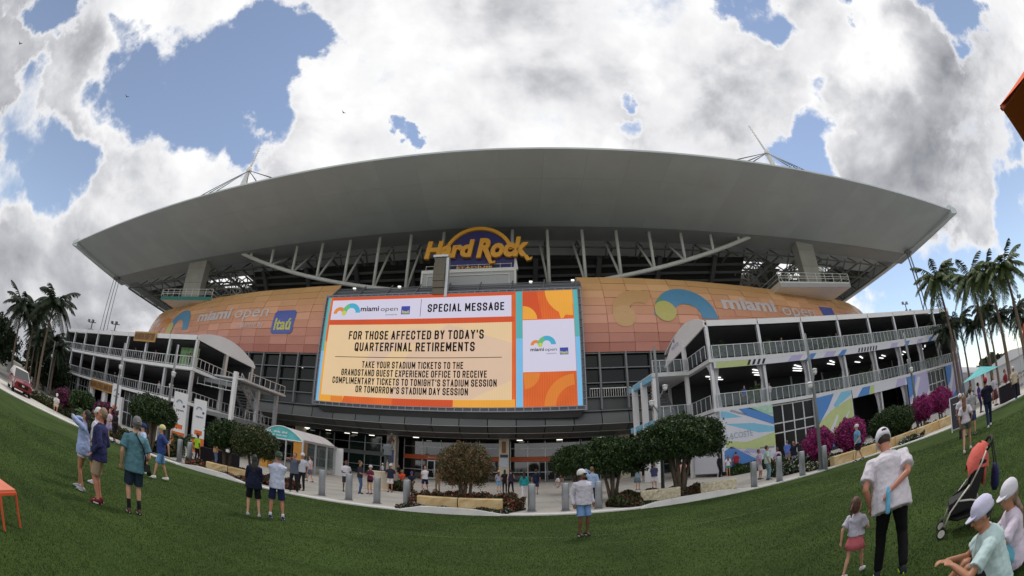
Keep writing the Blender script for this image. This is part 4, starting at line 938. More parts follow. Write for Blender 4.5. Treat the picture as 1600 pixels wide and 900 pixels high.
def glaze(i0, i1, cols):
    a, b = i0, i1; mb = MB(OR_)
    for k in range(cols + 1): x = a + (b - a) * k / cols; RR.blk(mb, x - .06, x + .06, -.05, .08, .05, 4.95)
    for z in (.1, 2.6, 3.4, 4.9): RR.blk(mb, a, b, -.04, .07, z - .05, z + .05)
    mb.build('window_frame', M['alu'], rs)
    for k in range(cols):
        for z0, z1 in ((.15, 2.55), (2.65, 4.85)):
            mb = MB(OR_); RR.blk(mb, a + (b - a) * k / cols + .06, a + (b - a) * (k + 1) / cols - .06, .0, .03, z0, z1); mb.build('window_pane', M['glass'], rs)
glaze(5.3, 10.1, 4); glaze(30.5, 35.3, 4)
def bigprint(x0, x1, hi=5.0):
    w_ = x1 - x0
    pr('banner', b_w, lambda b, k: BN.rect(b, x0, .35, x1, hi, k), 0)
    F = lambda P: [(x0 + u * w_, .35 + v * (hi - .35)) for u, v in P]
    pr('banner_stripe', b_b, lambda b, k: (BN.pl(b, F([(0, .98), (.5, 1), (.3, .75), (0, .45)]), k), BN.pl(b, F([(0, 0), (.98, 0), (1, .2), (.5, .12)]), k)), .008)
    pr('banner_stripe', b_g, lambda b, k: BN.pl(b, F([(.02, .5), (.4, .7), (.98, .85), (.98, .3), (.5, .2), (.02, .15)]), k), .008)
    pr('banner_stripe', b_lb, lambda b, k: BN.pl(b, F([(.7, 1), (.98, 1), (.98, .92), (.5, .72), (.45, .78)]), k), .010)
    pr('banner_stripe', b_w, lambda b, k: (BN.pl(b, F([(.15, .15), (.3, .18), (.55, .55), (.52, .6)]), k), BN.pl(b, F([(.4, .2), (.6, .25), (.9, .62), (.85, .6)]), k)), .014)
bigprint(10.2, 15.2)
def print2(x0, x1):
    w_ = x1 - x0; F = lambda P: [(x0 + u * w_, .35 + v * 4.6) for u, v in P]
    pr('banner', b_p, lambda b, k: BN.rect(b, x0, .35, x1, 5.0, k), 0)
    pr('banner_stripe', b_b, lambda b, k: (BN.pl(b, F([(0, 1), (.4, 1), (.25, .6), (0, .5)]), k), BN.pl(b, F([(0, .1), (.5, .3), (1, .35), (1, .0), (0, 0)]), k)), .008)
    pr('banner_stripe', b_w, lambda b, k: (BN.pl(b, F([(0, .35), (.5, .95), (.62, .92), (.1, .2)]), k), BN.pl(b, F([(.5, .1), (.95, .6), (1, .5), (.7, .1)]), k)), .012)
print2(25.4, 30.4); print2(35.5, 40.4)
pr('banner', b_w, lambda b, k: BN.rect(b, 15.3, 4.2, 25.3, 5.0, k), 0)
pr('banner_stripe', b_b, lambda b, k: BN.pl(b, [(16.0, 4.2), (17.9, 4.2), (18.3, 5.0), (17.0, 5.0)], k), .006)
pr('banner_stripe', b_g, lambda b, k: BN.pl(b, [(17.9, 4.2), (18.8, 4.2), (19.0, 5.0), (18.3, 5.0)], k), .006)
pr('banner_stripe', b_p, lambda b, k: BN.pl(b, [(22.8, 4.2), (24.8, 4.2), (25.2, 5.0), (23.4, 5.0)], k), .006)
pr('banner', b_w, lambda b, k: BN.rect(b, .1, 8.35, 40.4, 8.86, k), 0)
pr('banner_stripe', b_g, lambda b, k: BN.rect(b, .3, 8.35, 3.6, 8.84, k), .006)
pr('banner_hatching', b_k, lambda b, k: [BN.pl(b, [(x, 8.4), (x + .25, 8.4), (x + .5, 8.82), (x + .25, 8.82)], k) for x in (3.2, 3.7, 4.2, 4.7, 17.2, 17.7, 18.2, 18.7, 19.2, 19.7, 20.2)], .010)
pr('banner_stripe', b_p, lambda b, k: [BN.pl(b, [(x, 8.35), (x + 1.4, 8.35), (x + 2.0, 8.84), (x + .6, 8.84)], k) for x in (7.5, 12.0, 23, 29, 36)], .006)
pr('banner_stripe', b_b, lambda b, k: [BN.pl(b, [(x, 8.35), (x + 1.0, 8.35), (x + 1.6, 8.84), (x + .9, 8.84)], k) for x in (9.6, 14.0, 26, 32, 38)], .006)
# gathered curtains at the posts
def curtain(x, z0, z1):
    mb = MB(OR_); zz = [z1, z1 - (z1 - z0) * .12, z1 - (z1 - z0) * .45, z1 - (z1 - z0) * .6, z0]; ww = [.62, .42, .18, .26, .42]; rr = []
    for z, w_ in zip(zz, ww):
        rr.append([RR(x + w_ * math.cos(2 * PI * k / 14) * (1 + .12 * (k % 2)), .35 + .16 * math.sin(2 * PI * k / 14) * (1 + .3 * (k % 2)), z) for k in range(14)])
    mb.rings(rr); mb.build('curtain', M['curtain'], rs, smooth=False)
for i in range(0, 9): curtain(max(.4, min(i * BAY, RR.L - .4)), Z2 + .02, Z3 - .36)
for i in (3, 4, 5): curtain(i * BAY, .05, 4.2)
# strip lights under the middle deck
for i in range(8):
    for q, (a, b) in enumerate(((.8, 2.6), (1.6, 3.6), (2.6, 4.4))):
        if (i + q) % 5 == 0: continue
        mb = MB(OR_); mb.bar(RR(i * BAY + a, 3.0 + q * 1.3, Z3 - .45), RR(i * BAY + b, 4.2 + q * 1.1, Z3 - .45), .14, .06); mb.build('strip_light', M['tube'], rs)
# lower deck and stair frame at the near end
for z in (Z2, Z3 + .1):
    mb = MB(OR_); mb.hexa([(11.6, 33.6, z - .35), (15.1, 33.6, z - .35), (15.1, 39, z - .35), (11.4, 39, z - .35), (11.6, 33.6, z), (15.1, 33.6, z), (15.1, 39, z), (11.4, 39, z)]); mb.build('deck', M['deck'], rs)
    railing(rs, OR_, (11.7, 33.6, 0), (15.0, 33.6, 0), z, 5, True); railing(rs, OR_, (14.95, 29.8, 0), (14.95, 33.4, 0), z, 4, True)
for (x, y, h) in ((11.9, 33.9, 9.2), (11.5, 38.8, 8.9), (11.65, 36.4, 9.0), (15.0, 34.2, 12.0), (13.4, 39, 9.1)):
    mb = MB(OR_); mb.box((x, y, h / 2), (.5 if x < 12 else .3, .4, h)); mb.build('post', M['tent'], rs)
mb = MB(OR_); mb.bar((11.7, 33.8, 8.9), (11.4, 40, 8.9), .3, .5); mb.bar((11.7, 33.8, 5.0), (11.4, 40, 5.0), .3, .5); mb.build_each('side_beam', b_lb, rs, fix=True)
mb = MB(OR_)
for k in range(11): mb.box((13.2, 35.2 + k * .3, 5.4 + k * .34), (1.8, .32, .07))
mb.bar((12.3, 35, 5.3), (12.3, 38.4, 9.0), .1, .35); mb.bar((14.1, 35, 5.3), (14.1, 38.4, 9.0), .1, .35); mb.build('stair', M['mull'], rs)
mb = MB(OR_); mb.hexa([(15.35, 29.1, 4.2), (15.1, 33.5, 4.2), (15.1, 33.6, 4.2), (15.4, 29.1, 4.2), (15.35, 29.1, 5.0), (15.1, 33.5, 5.0), (15.1, 33.6, 5.0), (15.4, 29.1, 5.0)]); mb.build('side_banner', b_w, rs)
mb = MB(OR_); mb.hexa([(15.0, 29.35, .3), (14.9, 33.5, .3), (14.96, 33.5, .3), (15.06, 29.35, .3), (15.0, 29.35, 4.9), (14.9, 33.5, 4.9), (14.96, 33.5, 4.9), (15.06, 29.35, 4.9)]); mb.build('side_banner', b_w, rs)

# ---- ochre-signed stand
LRn = Run((-71.3, 36.7), (-31.0, 32.4)); OL = (-50, 36, 0); BL = LRn.L / 8
ls = thing('hospitality_stand', 'three storey grey-white stand with ochre members signs and stair tower', 'hospitality stand', OL)
ls['label'] = 'three storey white framed stand with ochre members signs and a stair tower'
Y2, Y3, YT = 4.5, 7.95, 10.85
for i in range(9):
    for d in (0, 9.6):
        mb = MB(OL); LRn.blk(mb, i * BL - .16, i * BL + .16, d - .16, d + .16, 0, YT); mb.build('post', M['alu'], ls)
for z in (Y2, Y3):
    mb = MB(OL); LRn.blk(mb, -.3, LRn.L + .3, -.35, 9.8, z - .34, z - .02); mb.build('deck', M['tent'], ls)
    for i in range(8): railing(ls, OL, LRn(i * BL + .18, -.25, 0), LRn((i + 1) * BL - .18, -.25, 0), z, 9, False)
    railing(ls, OL, LRn(LRn.L + .2, .2, 0), LRn(LRn.L + .2, 9.4, 0), z, 14, False)
mb = MB(OL); LRn.blk(mb, 0, LRn.L, 9.4, 9.5, 0, YT); mb.build('back_wall', M['inside'], ls)
mb = MB(OL); LRn.blk(mb, 0, .1, .2, 9.4, 0, YT); mb.build('end_wall', M['inside'], ls)
for z in (Y2 - .45, Y3 - .45, YT - .1):
    mb = MB(OL); LRn.blk(mb, .2, LRn.L - .2, .2, 9.3, z - .05, z); mb.build('ceiling', M['inside'], ls)
for i in range(8):
    mb = MB(OL); LRn.blk(mb, i * BL + .05, (i + 1) * BL - .05, -.2, -.1, YT - .1, YT + .42); mb.build('roof_fascia', M['tent'], ls)
mb = MB(OL)
for k in range(n):
    f0, f1_ = k / n, (k + 1) / n; z0 = YT + .38 + 1.0 * math.sin(PI * f0); z1 = YT + .38 + 1.0 * math.sin(PI * f1_)
    mb.hexa([LRn(-.2, 9.6 * f0, z0 - .1), LRn(LRn.L + .2, 9.6 * f0, z0 - .1), LRn(LRn.L + .2, 9.6 * f1_, z1 - .1), LRn(-.2, 9.6 * f1_, z1 - .1),
             LRn(-.2, 9.6 * f0, z0), LRn(LRn.L + .2, 9.6 * f0, z0), LRn(LRn.L + .2, 9.6 * f1_, z1), LRn(-.2, 9.6 * f1_, z1)])
mb.build('roof', M['tent'], ls)
gable(ls, OL, LRn, LRn.L + .12, -.15, 9.9, YT + .42, 12.35, 10.9, YT - .05, 10.6)
for d in (4.8,):
    mb = MB(OL); LRn.blk(mb, LRn.L - .2, LRn.L + .2, d - .2, d + .2, 0, YT + .2); mb.build('post', M['alu'], ls)
# ground floor: glazing bars, entrance and signs
for i in range(8):
    if i in (3, 4): continue
    mb = MB(OL)
    for k in range(4): LRn.blk(mb, i * BL + .2 + k * 1.2, i * BL + .28 + k * 1.2, .05, .15, 0, 4.05)
    for z in (1.6, 3.0): LRn.blk(mb, i * BL + .2, (i + 1) * BL - .2, .05, .15, z - .05, z + .05)
    mb.build('window_frame', M['alu'], ls)
    for k in range(4):
        mb = MB(OL); LRn.blk(mb, i * BL + .3 + k * 1.2, min(i * BL + 1.38 + k * 1.2, (i + 1) * BL - .2), .08, .12, .1, 4.0); mb.build('window_pane', M['glass'], ls)
LP = lambda k: Plane(LRn(0, -.5, 0) + LRn.n * -k, LRn.t, (0, 0, 1), -LRn.n)
def sign_box(name, s0, s1, z0, z1, m, txt, tm, bold=.03):
    mb = MB(OL); LRn.blk(mb, s0, s1, -.5, -.38, z0, z1); o = mb.build(name, m, ls)
    mb = MB(OL); LRn.blk(mb, s0 + .1, s1 - .1, -.515, -.50, z0 + .12, z1 - .12); mb.build('sign_face', smat('sign_face_brown', (150, 108, 56), rough=.6, var=.05), o)
    mb = MB(OL); LP(0.018).block(mb, txt, s0 + .25, s1 - .25, z0 + .24, z1 - .24, 0, .15); mb.build('lettering', tm, o)
sign_box('sign_board', LRn.L - 13.0, LRn.L - 7.8, 10.15, 11.3, M['yellow'], 'MEMBERS ROOFTOP', M['brown'])
sign_box('sign_board', LRn.L - 24.2, LRn.L - 14.4, 3.2, 4.35, M['yellow'], 'MAIN LEVEL AND VENUES', M['brown'])
mb = MB(OL); LRn.blk(mb, LRn.L - 4.6, LRn.L - 1.2, 1.5, 1.6, Y3 + .4, YT - .5); mb.build('window_view', smat('leafy_print', (120, 160, 110), rough=.6, var=.5, scale=2), ls)
for s_ in (-24.0, -19.4, -14.2):
    mb = MB(OL); LRn.blk(mb, LRn.L + s_ - .45, LRn.L + s_ + .45, -.3, .2, 0, 3.2); mb.build('entrance_pillar', M['tent'], ls)
# stair tower at the near corner
for (x, y, h, w_) in ((-27.6, 35.8, 8.75, .42), (-27.4, 40.2, 8.1, .4), (-26.8, 43.4, 8.1, .4)):
    mb = MB(OL); mb.box((x, y, h / 2), (w_, w_, h)); mb.build('post', M['tent'] if h > 8.5 else M['alu'], ls)
mb = MB(OL)
for z in (8.1, 3.9): mb.bar((-27.6, 35.8, z), (-26.8, 43.6, z), .2, .5)
for z in (5.6,): mb.bar((-31.0, 34.5, z + 1.7), (-27.5, 35.9, z + 1.7), .2, .4); mb.bar((-31, 34.5, z - 1.6), (-27.5, 35.9, z - 1.6), .2, .4)
mb.build_each('side_beam', M['mull'], ls, fix=True)
mb = MB(OL); mb.hexa([(-30.4, 35.4, 8.0), (-26.6, 35.9, 8.0), (-25.9, 44, 8.0), (-30, 44, 8.0), (-30.4, 35.4, 8.15), (-26.6, 35.9, 8.15), (-25.9, 44, 8.15), (-30, 44, 8.15)]); mb.build('deck', M['deck'], ls)
railing(ls, OL, (-27.4, 38, 0), (-26.4, 44.5, 0), 8.2, 7, False); railing(ls, OL, (-27.3, 38, 0), (-26.7, 43.6, 0), 4.1, 8, False); railing(ls, OL, (-31.5, 34.0, 0), (-27.7, 35.8, 0), 6.6, 5, False)
mb = MB(OL)
for k in range(14): mb.box((-28.6, 37.2 + k * .34, 7.7 - k * .27), (1.6, .36, .07))
mb.bar((-27.75, 37, 7.9), (-27.5, 42, 4.0), .1, .4); mb.bar((-29.4, 37, 7.9), (-29.3, 42, 4.0), .1, .4); mb.build('stair', M['mull'], ls)
mb = MB(OL)
for k in range(8): p = Vector((-27.7, 37, 7.9)).lerp(Vector((-27.45, 42, 4.0)), k / 7); mb.bar(p, p + Vector((0, 0, 1.0)), .06)
mb.bar((-27.7, 37, 8.9), (-27.45, 42, 5.0), .08); mb.build('stair_rail', M['alu'], ls)
# tall printed banners beside the stand corner
def feather(label, x, y, rz, z0, h, w_):
    t_ = thing('event_banner', label, 'banner', (x, y, 0), rz)
    mb = MB(); mb.box((0, 0, z0 + h * .5), (w_, .05, h)); mb.build('cloth', M['tent'], t_)
    mb = MB(); mb.box((0, -.031, z0 + h * .14), (w_ - .02, .012, h * .28)); mb.box((0, -.031, z0 + h * .38), (w_ * .6, .012, h * .08)); mb.build('orange_print', smat('banner_orange', (222, 128, 44), rough=.6, c2=lin((206, 88, 36)), scale=1.5), t_)
    pp = Plane((-w_ / 2, -.03, 0), (1, 0, 0), (0, 0, 1), (0, -1, 0)); mb = MB(); pp.arc(mb, w_ * .42, z0 + h * .8, w_ * .26, w_ * .14, 10, 180, .012, 12); mb.build('arch_print', b_gy, t_)
    mb = MB(); pp.text(mb, 'open', w_ * .2, w_ * .8, z0 + h * .66, z0 + h * .70, .012, .02); pp.rect(mb, w_ * .7, z0 + h * .74, w_ * .85, z0 + h * .78, .012); mb.build('lettering', smat('ink_navy', (50, 56, 110)), t_)
    mb = MB(); mb.box((-w_ / 2 - .03, .02, (z0 + h) / 2), (.06, .06, z0 + h)); mb.box((0, .05, .04), (w_, .5, .06)); mb.build('stand_pole', M['alu'], t_)
feather('white and orange event banner between the camera pole and the potted palm', -24.9, 25.1, R(38), .2, 4.3, 1.15)
feather('white event banner directly behind the guard in hi-vis', -23.1, 25.7, R(38), .2, 4.1, 1.05)
feather('white and orange banner in the ochre-signed stand doorway under the long ochre sign', -42.0, 30.5, R(50), .2, 4.1, 1.1)

# ------------------------------------------------------------------ ENTRANCE TENT
et = thing('entrance_tent', 'arched entrance tent with turquoise printed front and ochre columns', 'tent', (-19, 34, 0)); OE = (-19, 34, 0)
TA, TB = Vector((-21.7, 32.8, 0)), Vector((-16.5, 31.6, 0)); tu = (TB - TA).normalized(); tw = (TB - TA).length
TP = Plane(TA, tu, (0, 0, 1), (tu.y, -tu.x, 0)); back = Vector((-.6, 8.6, 0))
def arch_z(u): return 2.75 + 1.05 * math.sin(PI * min(1, max(0, u)) ) ** .9
mb = MB(OE); K = 18
for k in range(K): a, b = k / K, (k + 1) / K; mb.add([TP(a * tw, 2.72, .05), TP(b * tw, 2.72, .05), TP(b * tw, arch_z(b), .05), TP(a * tw, arch_z(a), .05)], [(0, 1, 2, 3)])
teal = smat('tent_teal', (64, 168, 172), rough=.6, c2=lin((110, 196, 200)), scale=.9)
mb.build('front_print', teal, et, fix=False)
mb = MB(OE); [TP.rect(mb, 1.0 + q * .17, 3.22, 1.0 + q * .17 + .11, 3.40 - .05 * (q % 2), .06) for q in range(15) if q not in (4, 10)]; [TP.rect(mb, 1.1 + q * .11, 2.96, 1.1 + q * .11 + .07, 3.07, .06) for q in range(22) if q not in (5, 9, 16)]; mb.build('front_lettering', M['tent'], et, fix=False)['kind'] = 'stuff'
mb = MB(OE)
for k in range(K):
    a, b = k / K, (k + 1) / K; P0, P1 = TP(a * tw, arch_z(a) + .03, .06), TP(b * tw, arch_z(b) + .03, .06)
    for j in range(3):
        q0, q1 = back * (j / 3), back * ((j + .985) / 3); sag = Vector((0, 0, 0))
        mb.add([P0 + q0, P1 + q0, P1 + q1, P0 + q1], [(0, 1, 2, 3)])
mb.build('roof_cloth', M['tent'], et, fix=False)
mb = MB(OE); mb.tube([TP(k / K * tw, arch_z(k / K) + .02, .08) for k in range(K + 1)], .045, 6); mb.tube([TP(0, 2.72, .07), TP(tw, 2.72, .07)], .05, 6); mb.build('front_rib', M['tent'], et)
mb = MB(OE)
for j in range(4): p = TB + back * (j / 3); mb.box((p.x, p.y, 1.4), (.14, .14, 2.8)); q = TA + back * (j / 3); mb.box((q.x, q.y, 1.4), (.14, .14, 2.8))
mb.bar(TB + Vector((0, 0, 2.8)), TB + back + Vector((0, 0, 2.8)), .12, .2); mb.build_each('tent_frame', M['alu'], et, fix=True)
for (u0, c) in ((.05, 0), (.80, 1)):
    mb = MB(OE); P = [TP(tw * u0, 0, 0), TP(tw * u0 + .95, 0, 0)]; d_ = Vector((.04, .95, 0))
    mb.hexa([P[0], P[1], P[1] + d_, P[0] + d_] + [p + Vector((0, 0, 2.72)) for p in (P[0], P[1], P[1] + d_, P[0] + d_)]); mb.build('column_wrap', smat('wrap_ochre', (204, 148, 58), rough=.6, c2=lin((190, 128, 44)), scale=1.2), et)
mb = MB(OE); p = TB + back; mb.box((p.x + .2, p.y, 1.4), (1.0, .2, 2.8)); mb.build('end_panel', M['tent'], et)
for j in range(3):
    a = TB + back * ((j + .08) / 3); b = TB + back * ((j + .92) / 3); mb = MB(OE); mb.hexa([(a.x, a.y, .1), (b.x, b.y, .1), (b.x - .04, b.y, .1), (a.x - .04, a.y, .1), (a.x, a.y, 2.6), (b.x, b.y, 2.6), (b.x - .04, b.y, 2.6), (a.x - .04, a.y, 2.6)])
    mb.build('side_glass', M['railglass'], et)

# ------------------------------------------------------------------ STREET FURNITURE
bol = thing('bollard', 'grey steel bollard standing between lawn and paving', 'bollard', (0, 0, 0), group='bollards along the lawn edge')
M['bollard'] = smat('bollard_grey', (158, 162, 168), rough=.38, metal=.35, var=.04, scale=2)
mb = MB(); mb.lathe([(.155, 0), (.155, 1.15), (.15, 1.17), (.13, 1.185)], n=20); mb.build('shaft', M['bollard'], bol, smooth=True)
mb = MB(); mb.lathe([(.20, 0), (.20, .025), (.16, .03)], n=20); mb.build('base_ring', M['mull'], bol)
BL_ = [(-16.9, 17.3, 'grey bollard beside the guard in hi-vis, away from the banner'), (-15.9, 17.1, 'grey bollard next to the white and orange banner'),
       (-8.28, 17.9, 'grey bollard beside the man in grey taking a phone photo'), (-6.95, 17.87, 'grey bollard in front of the man in a white shirt and dark shorts'),
       (-5.68, 17.95, 'grey bollard in front of the round stone pedestal'), (-4.35, 17.89, 'grey bollard at the rusty block end next to the white tee man'),
       (.8, 17.89, 'grey bollard in front of the navy shirted man and teal woman'), (2.16, 17.75, 'grey bollard between the teal woman and the bearded man'),
       (3.55, 17.85, 'grey bollard in front of the man in light blue shirt'), (10.5, 16.95, 'grey bollard between the pale stone blocks and the mint tee man'),
       (11.9, 16.85, 'grey bollard in front of the woman in navy by the mural stand glass'), (13.15, 16.6, 'grey bollard beside the camera pole near a magenta bougainvillea'),
       (14.5, 16.4, 'grey bollard directly in front of a magenta bougainvillea')]
for i, (x, y, l) in enumerate(BL_):
    o = bol if i == 0 else copy_tree(bol); o.location = (x, y, .03); o['label'] = l
def lamp(x, y, h, rz, label, twin=True):
    t_ = thing('lamp_post', label, 'lamp post', (x, y, 0), rz, 'lamp posts with cameras')
    mb = MB(); mb.tube([(0, 0, 0), (0, 0, h)], [.10, .07], 10); mb.lathe([(.2, 0), (.2, .06), (.12, .1)], n=10); mb.build('pole', M['mull'], t_, smooth=True)
    for k, (z, s_) in enumerate(((h * .70, 1), (h * .60, -1)) if twin else ((h * .7, 1),)):
        mb = MB(); mb.tube([(0, 0, z - .5), (.35 * s_, 0, z + .05), (.42 * s_, 0, z + .1)], .035, 6); mb.build('arm', M['mull'], t_)
        mb = MB(); mb.ball((.42 * s_, 0, z + .12), (.14, .14, .16), 10, 7); mb.lathe([(.17, z + .2), (.15, z + .26), (.05, z + .3)], (.42 * s_, 0, 0), 10); mb.build('camera_dome', M['tent'], t_, smooth=True)
lamp(-27.0, 19.65, 6.5, R(-40), 'tall grey pole with cameras in front of the middle of the ochre-signed stand')
lamp(-19.1, 18.2, 6.5, R(-40), 'tall grey pole with cameras at the near end of the ochre-signed stand')
lamp(-51.7, 25.0, 6.5, R(-40), 'plain grey pole beyond the far end of the ochre-signed stand', False)
lamp(7.75, 21.7, 8.1, 0, 'tall grey pole with cameras rising out of the large clipped tree')
lamp(14.3, 16.5, 6.85, R(25), 'tall grey pole with cameras beside the bougainvillea and bollards')
lamp(24.37, 17.07, 6.5, R(40), 'tall grey pole with cameras above the rounded green bush')
lamp(34.9, 18.3, 6.5, R(45), 'tall grey pole beyond the mural stand among the palm trunks', False)
def flood(x, y, h, label):
    t_ = thing('floodlight_mast', label, 'floodlight', (x, y, 0), 0, 'distant floodlight masts')
    mb = MB(); mb.tube([(0, 0, 0), (0, 0, h)], [.35, .18], 8); mb.bar((-2, 0, h), (2, 0, h), .2); mb.bar((-2, 0, h - 2.5), (2, 0, h - 2.5), .2); mb.build('pole', M['mull'], t_)
    for k in range(4):
        mb = MB(); mb.box((-1.8 + k * 1.2, -.3, h + .3 - (k % 2) * 2.5), (.8, .5, .7)); mb.build('lamp_head', M['mull'], t_)
flood(-103, 61, 20.0, 'distant floodlight mast behind the ochre-signed stand, further from the cables'); flood(-99, 67, 22.0, 'distant floodlight mast behind the ochre-signed stand, nearer the roof cables')
flood(118, 79, 32, 'distant floodlight mast beside the tip cables behind the mural stand'); flood(131, 73, 31, 'distant floodlight mast between the cables and the tallest palm')
flood(115, 34.5, 15, 'distant floodlight mast low among the front row palms')

# limestone planter blocks
M['block'] = smat('planter_limestone', (206, 188, 150), rough=.9, c2=lin((186, 150, 92)), scale=2.2, bump=.9, bscale=14)
M['blockcap'] = smat('planter_cap', (206, 196, 170), rough=.85, var=.06, scale=3)
M['blockpale'] = smat('planter_limestone_pale', (214, 206, 184), rough=.9, c2=lin((170, 156, 124)), scale=9, bump=1.0, bscale=16)
def block(a, b, z, h, w_, label, group='limestone planter blocks', pale=False):
    a, b = Vector((a[0], a[1], 0)), Vector((b[0], b[1], 0)); t_ = (b - a).normalized(); nn = Vector((-t_.y, t_.x, 0)) * w_; L_ = (b - a).length
    mb = MB(); nx = max(4, int(L_ / .22)); r_ = random.Random(int(a.x * 100)); rr = []
    for k in range(nx + 1):
        p = a + t_ * (L_ * k / nx); ring = []
        for d, zz in ((0, 0), (0, h * .35), (0, h * .7), (0, h - .03), (.04 / w_, h), (.96, h), (1, h - .03), (1, 0)):
            j = r_.uniform(-.022, .022) if 0 < k < nx else 0
            ring.append(p + nn * d + Vector((0, 0, zz)) + Vector((t_.y, -t_.x, 0)) * (j if zz < h and zz > 0 else 0))
        rr.append(ring)
    mb.rings(rr); o = mb.mesh('planter_block'); c = (a + b) / 2
    for v in o.vertices: v.co -= Vector((c.x, c.y, 0))
    ob = link('planter_block', o, M['blockpale'] if pale else M['block']); ob.location = (c.x, c.y, z); tag(ob, label, 'stone block', group); return ob
block((-3.72, 17.0), (-2.13, 17.0), .02, .6, .45, 'rusty limestone block before the reddish tree, the one by the bollard')
block((-2.09, 17.0), (-.38, 16.95), .02, .6, .45, 'rusty limestone block before the reddish tree, the one by the red shrubs')
block((5.35, 17.75), (7.0, 17.35), .02, .6, .5, pale=True, label='pale pitted limestone block between the bearded man and the largest tree trunks')
block((7.95, 17.3), (9.45, 16.75), .02, .6, .5, pale=True, label='pale pitted limestone block between the largest tree trunks and the mint tee man')
block((-14.0, 16.35), (-13.0, 16.85), .02, .52, .4, 'limestone block in the bed behind the couple, next to the guard'); block((-12.96, 16.87), (-11.3, 17.35), .02, .52, .4, 'limestone block in the bed directly behind the couple')
LBK = ['limestone block beside the blue shirted man under the bougainvillea', 'limestone block just behind the big man in white, beside the blue shirted man', 'limestone block past the big man’s cap, under the rounded bush', 'limestone block below the white flowers and rounded bush', 'limestone block past the white flowers, second from the easel sign', 'limestone block touching the black easel sign']
WR_ = [(15.3, 16.5), (16.6, 16.3), (18.2, 15.9), (19.6, 15.55), (21.2, 15.0), (22.8, 14.2), (24.3, 13.4)]
for k in range(6):
    a, b = Vector(WR_[k]), Vector(WR_[k + 1]); d_ = (b - a).normalized() * .02; block(tuple(a + d_), tuple(b - d_), .02, .5, .45, LBK[k])
# raised kerb noses at the beds
def nose(P, label):
    mb = MB(); n_ = len(P)
    for k in range(n_ - 1):
        (x0, y0, h0), (x1, y1, h1) = P[k], P[k + 1]
        mb.hexa([(x0, y0, 0), (x1, y1, 0), (x1, y1 + .34, 0), (x0, y0 + .34, 0), (x0, y0 + .04, h0), (x1, y1 + .04, h1), (x1, y1 + .34, h1), (x0, y0 + .34, h0)])
    o = mb.build('raised_kerb', M['kerb']); o['kind'] = 'structure'
nose([(-4.3, 16.39, .06), (-3.5, 16.4, .24), (-2.2, 16.42, .26), (-1.3, 16.43, .2), (-.4, 16.43, .06)], '')
nose([(4.9, 16.3, .06), (5.6, 16.3, .2), (6.8, 16.35, .26), (8.6, 16.4, .26), (10.2, 16.45, .08)], '')
nose([(-15.6, 15.7, .06), (-14.4, 15.85, .22), (-12.8, 16.05, .22), (-11.6, 16.1, .06)], '')
# ------------------------------------------------------------------ PLANTING
M['leafA'] = smat('leaf_dark', (34, 52, 26), rough=.5, var=.2, spec=.3); M['leafB'] = smat('leaf_mid', (54, 76, 36), rough=.5, var=.2, spec=.3); M['leafC'] = smat('leaf_light', (84, 104, 52), rough=.5, var=.2, spec=.3)
M['leafR'] = smat('leaf_rust', (132, 88, 66), rough=.6, var=.25); M['leafO'] = smat('leaf_olive', (112, 102, 64), rough=.6, var=.2)
M['flowerR'] = smat('flower_red', (126, 42, 44), rough=.6, var=.25); M['flowerW'] = smat('flower_white', (214, 212, 206), rough=.6); M['flowerY'] = smat('flower_yellow', (190, 178, 90), rough=.6)
M['flowerM'] = smat('flower_magenta', (170, 42, 122), rough=.6, var=.2); M['flowerM2'] = smat('flower_magenta_dark', (124, 30, 92), rough=.6, var=.2)
M['bark'] = smat('bark_grey', (104, 92, 78), rough=.9, var=.25, scale=6, bump=.6, bscale=30); M['soil'] = smat('soil_mulch', (58, 44, 34), rough=1, var=.3, scale=8, bump=.6)
def inpoly(x, y, P):
    c = False; j = len(P) - 1
    for i in range(len(P)):
        if (P[i][1] > y) != (P[j][1] > y) and x < (P[j][0] - P[i][0]) * (y - P[i][1]) / (P[j][1] - P[i][1]) + P[i][0]: c = not c
        j = i
    return c
def bed(label, P, n, h, mats, wts, size=.06, z=.0, soil=True):
    n = int(n * 1.35); size *= .85
    xs2 = [p[0] for p in P]; ys2 = [p[1] for p in P]; pts = []
    while len(pts) < n:
        x, y = rnd.uniform(min(xs2), max(xs2)), rnd.uniform(min(ys2), max(ys2))
        if not inpoly(x, y, P): continue
        hh = h * (.62 + .38 * math.sin(x * 3.1 + y * 2.3) * math.cos(y * 4.1 - x * 1.7)); pts.append((x, y, z + hh * rnd.random() ** .45))
    me = rand_leaves('flower_bed', np.array(pts), size, mats, .6, wts)
    o = link('flower_bed', me); tag(o, label, 'flower bed', None, 'stuff')
    if soil:
        s_ = sheet('bed_soil', P, .045, M['soil'])
G3 = [M['leafA'], M['leafB'], M['leafC'], M['flowerR']]
bed('red flowering shrubs behind the middle stone blocks', [(-4.2, 17.45), (-.1, 17.3), (.6, 18.6), (.1, 20.6), (-3.6, 20.8), (-4.4, 19)], 18000, .78, [M['leafA'], M['leafR'], M['leafB'], M['flowerR']], [.4, .25, .15, .2], .045)
bed('low flowers in front of the middle stone blocks', [(-4.6, 16.75), (-.1, 16.72), (-.1, 16.98), (-4.4, 17.0)], 4200, .36, [M['leafA'], M['leafB'], M['flowerR'], M['flowerW']], [.45, .3, .13, .12], .035)
bed('red and green bed under the large clipped trees', [(3.9, 18.2), (4.6, 17.0), (5.3, 17.2), (5.4, 18.2), (7.1, 17.85), (7.9, 17.5), (9.6, 17.2), (9.9, 18.6), (9.2, 21.5), (5.4, 22.4)], 24000, .5, G3, [.42, .3, .08, .20], .05)
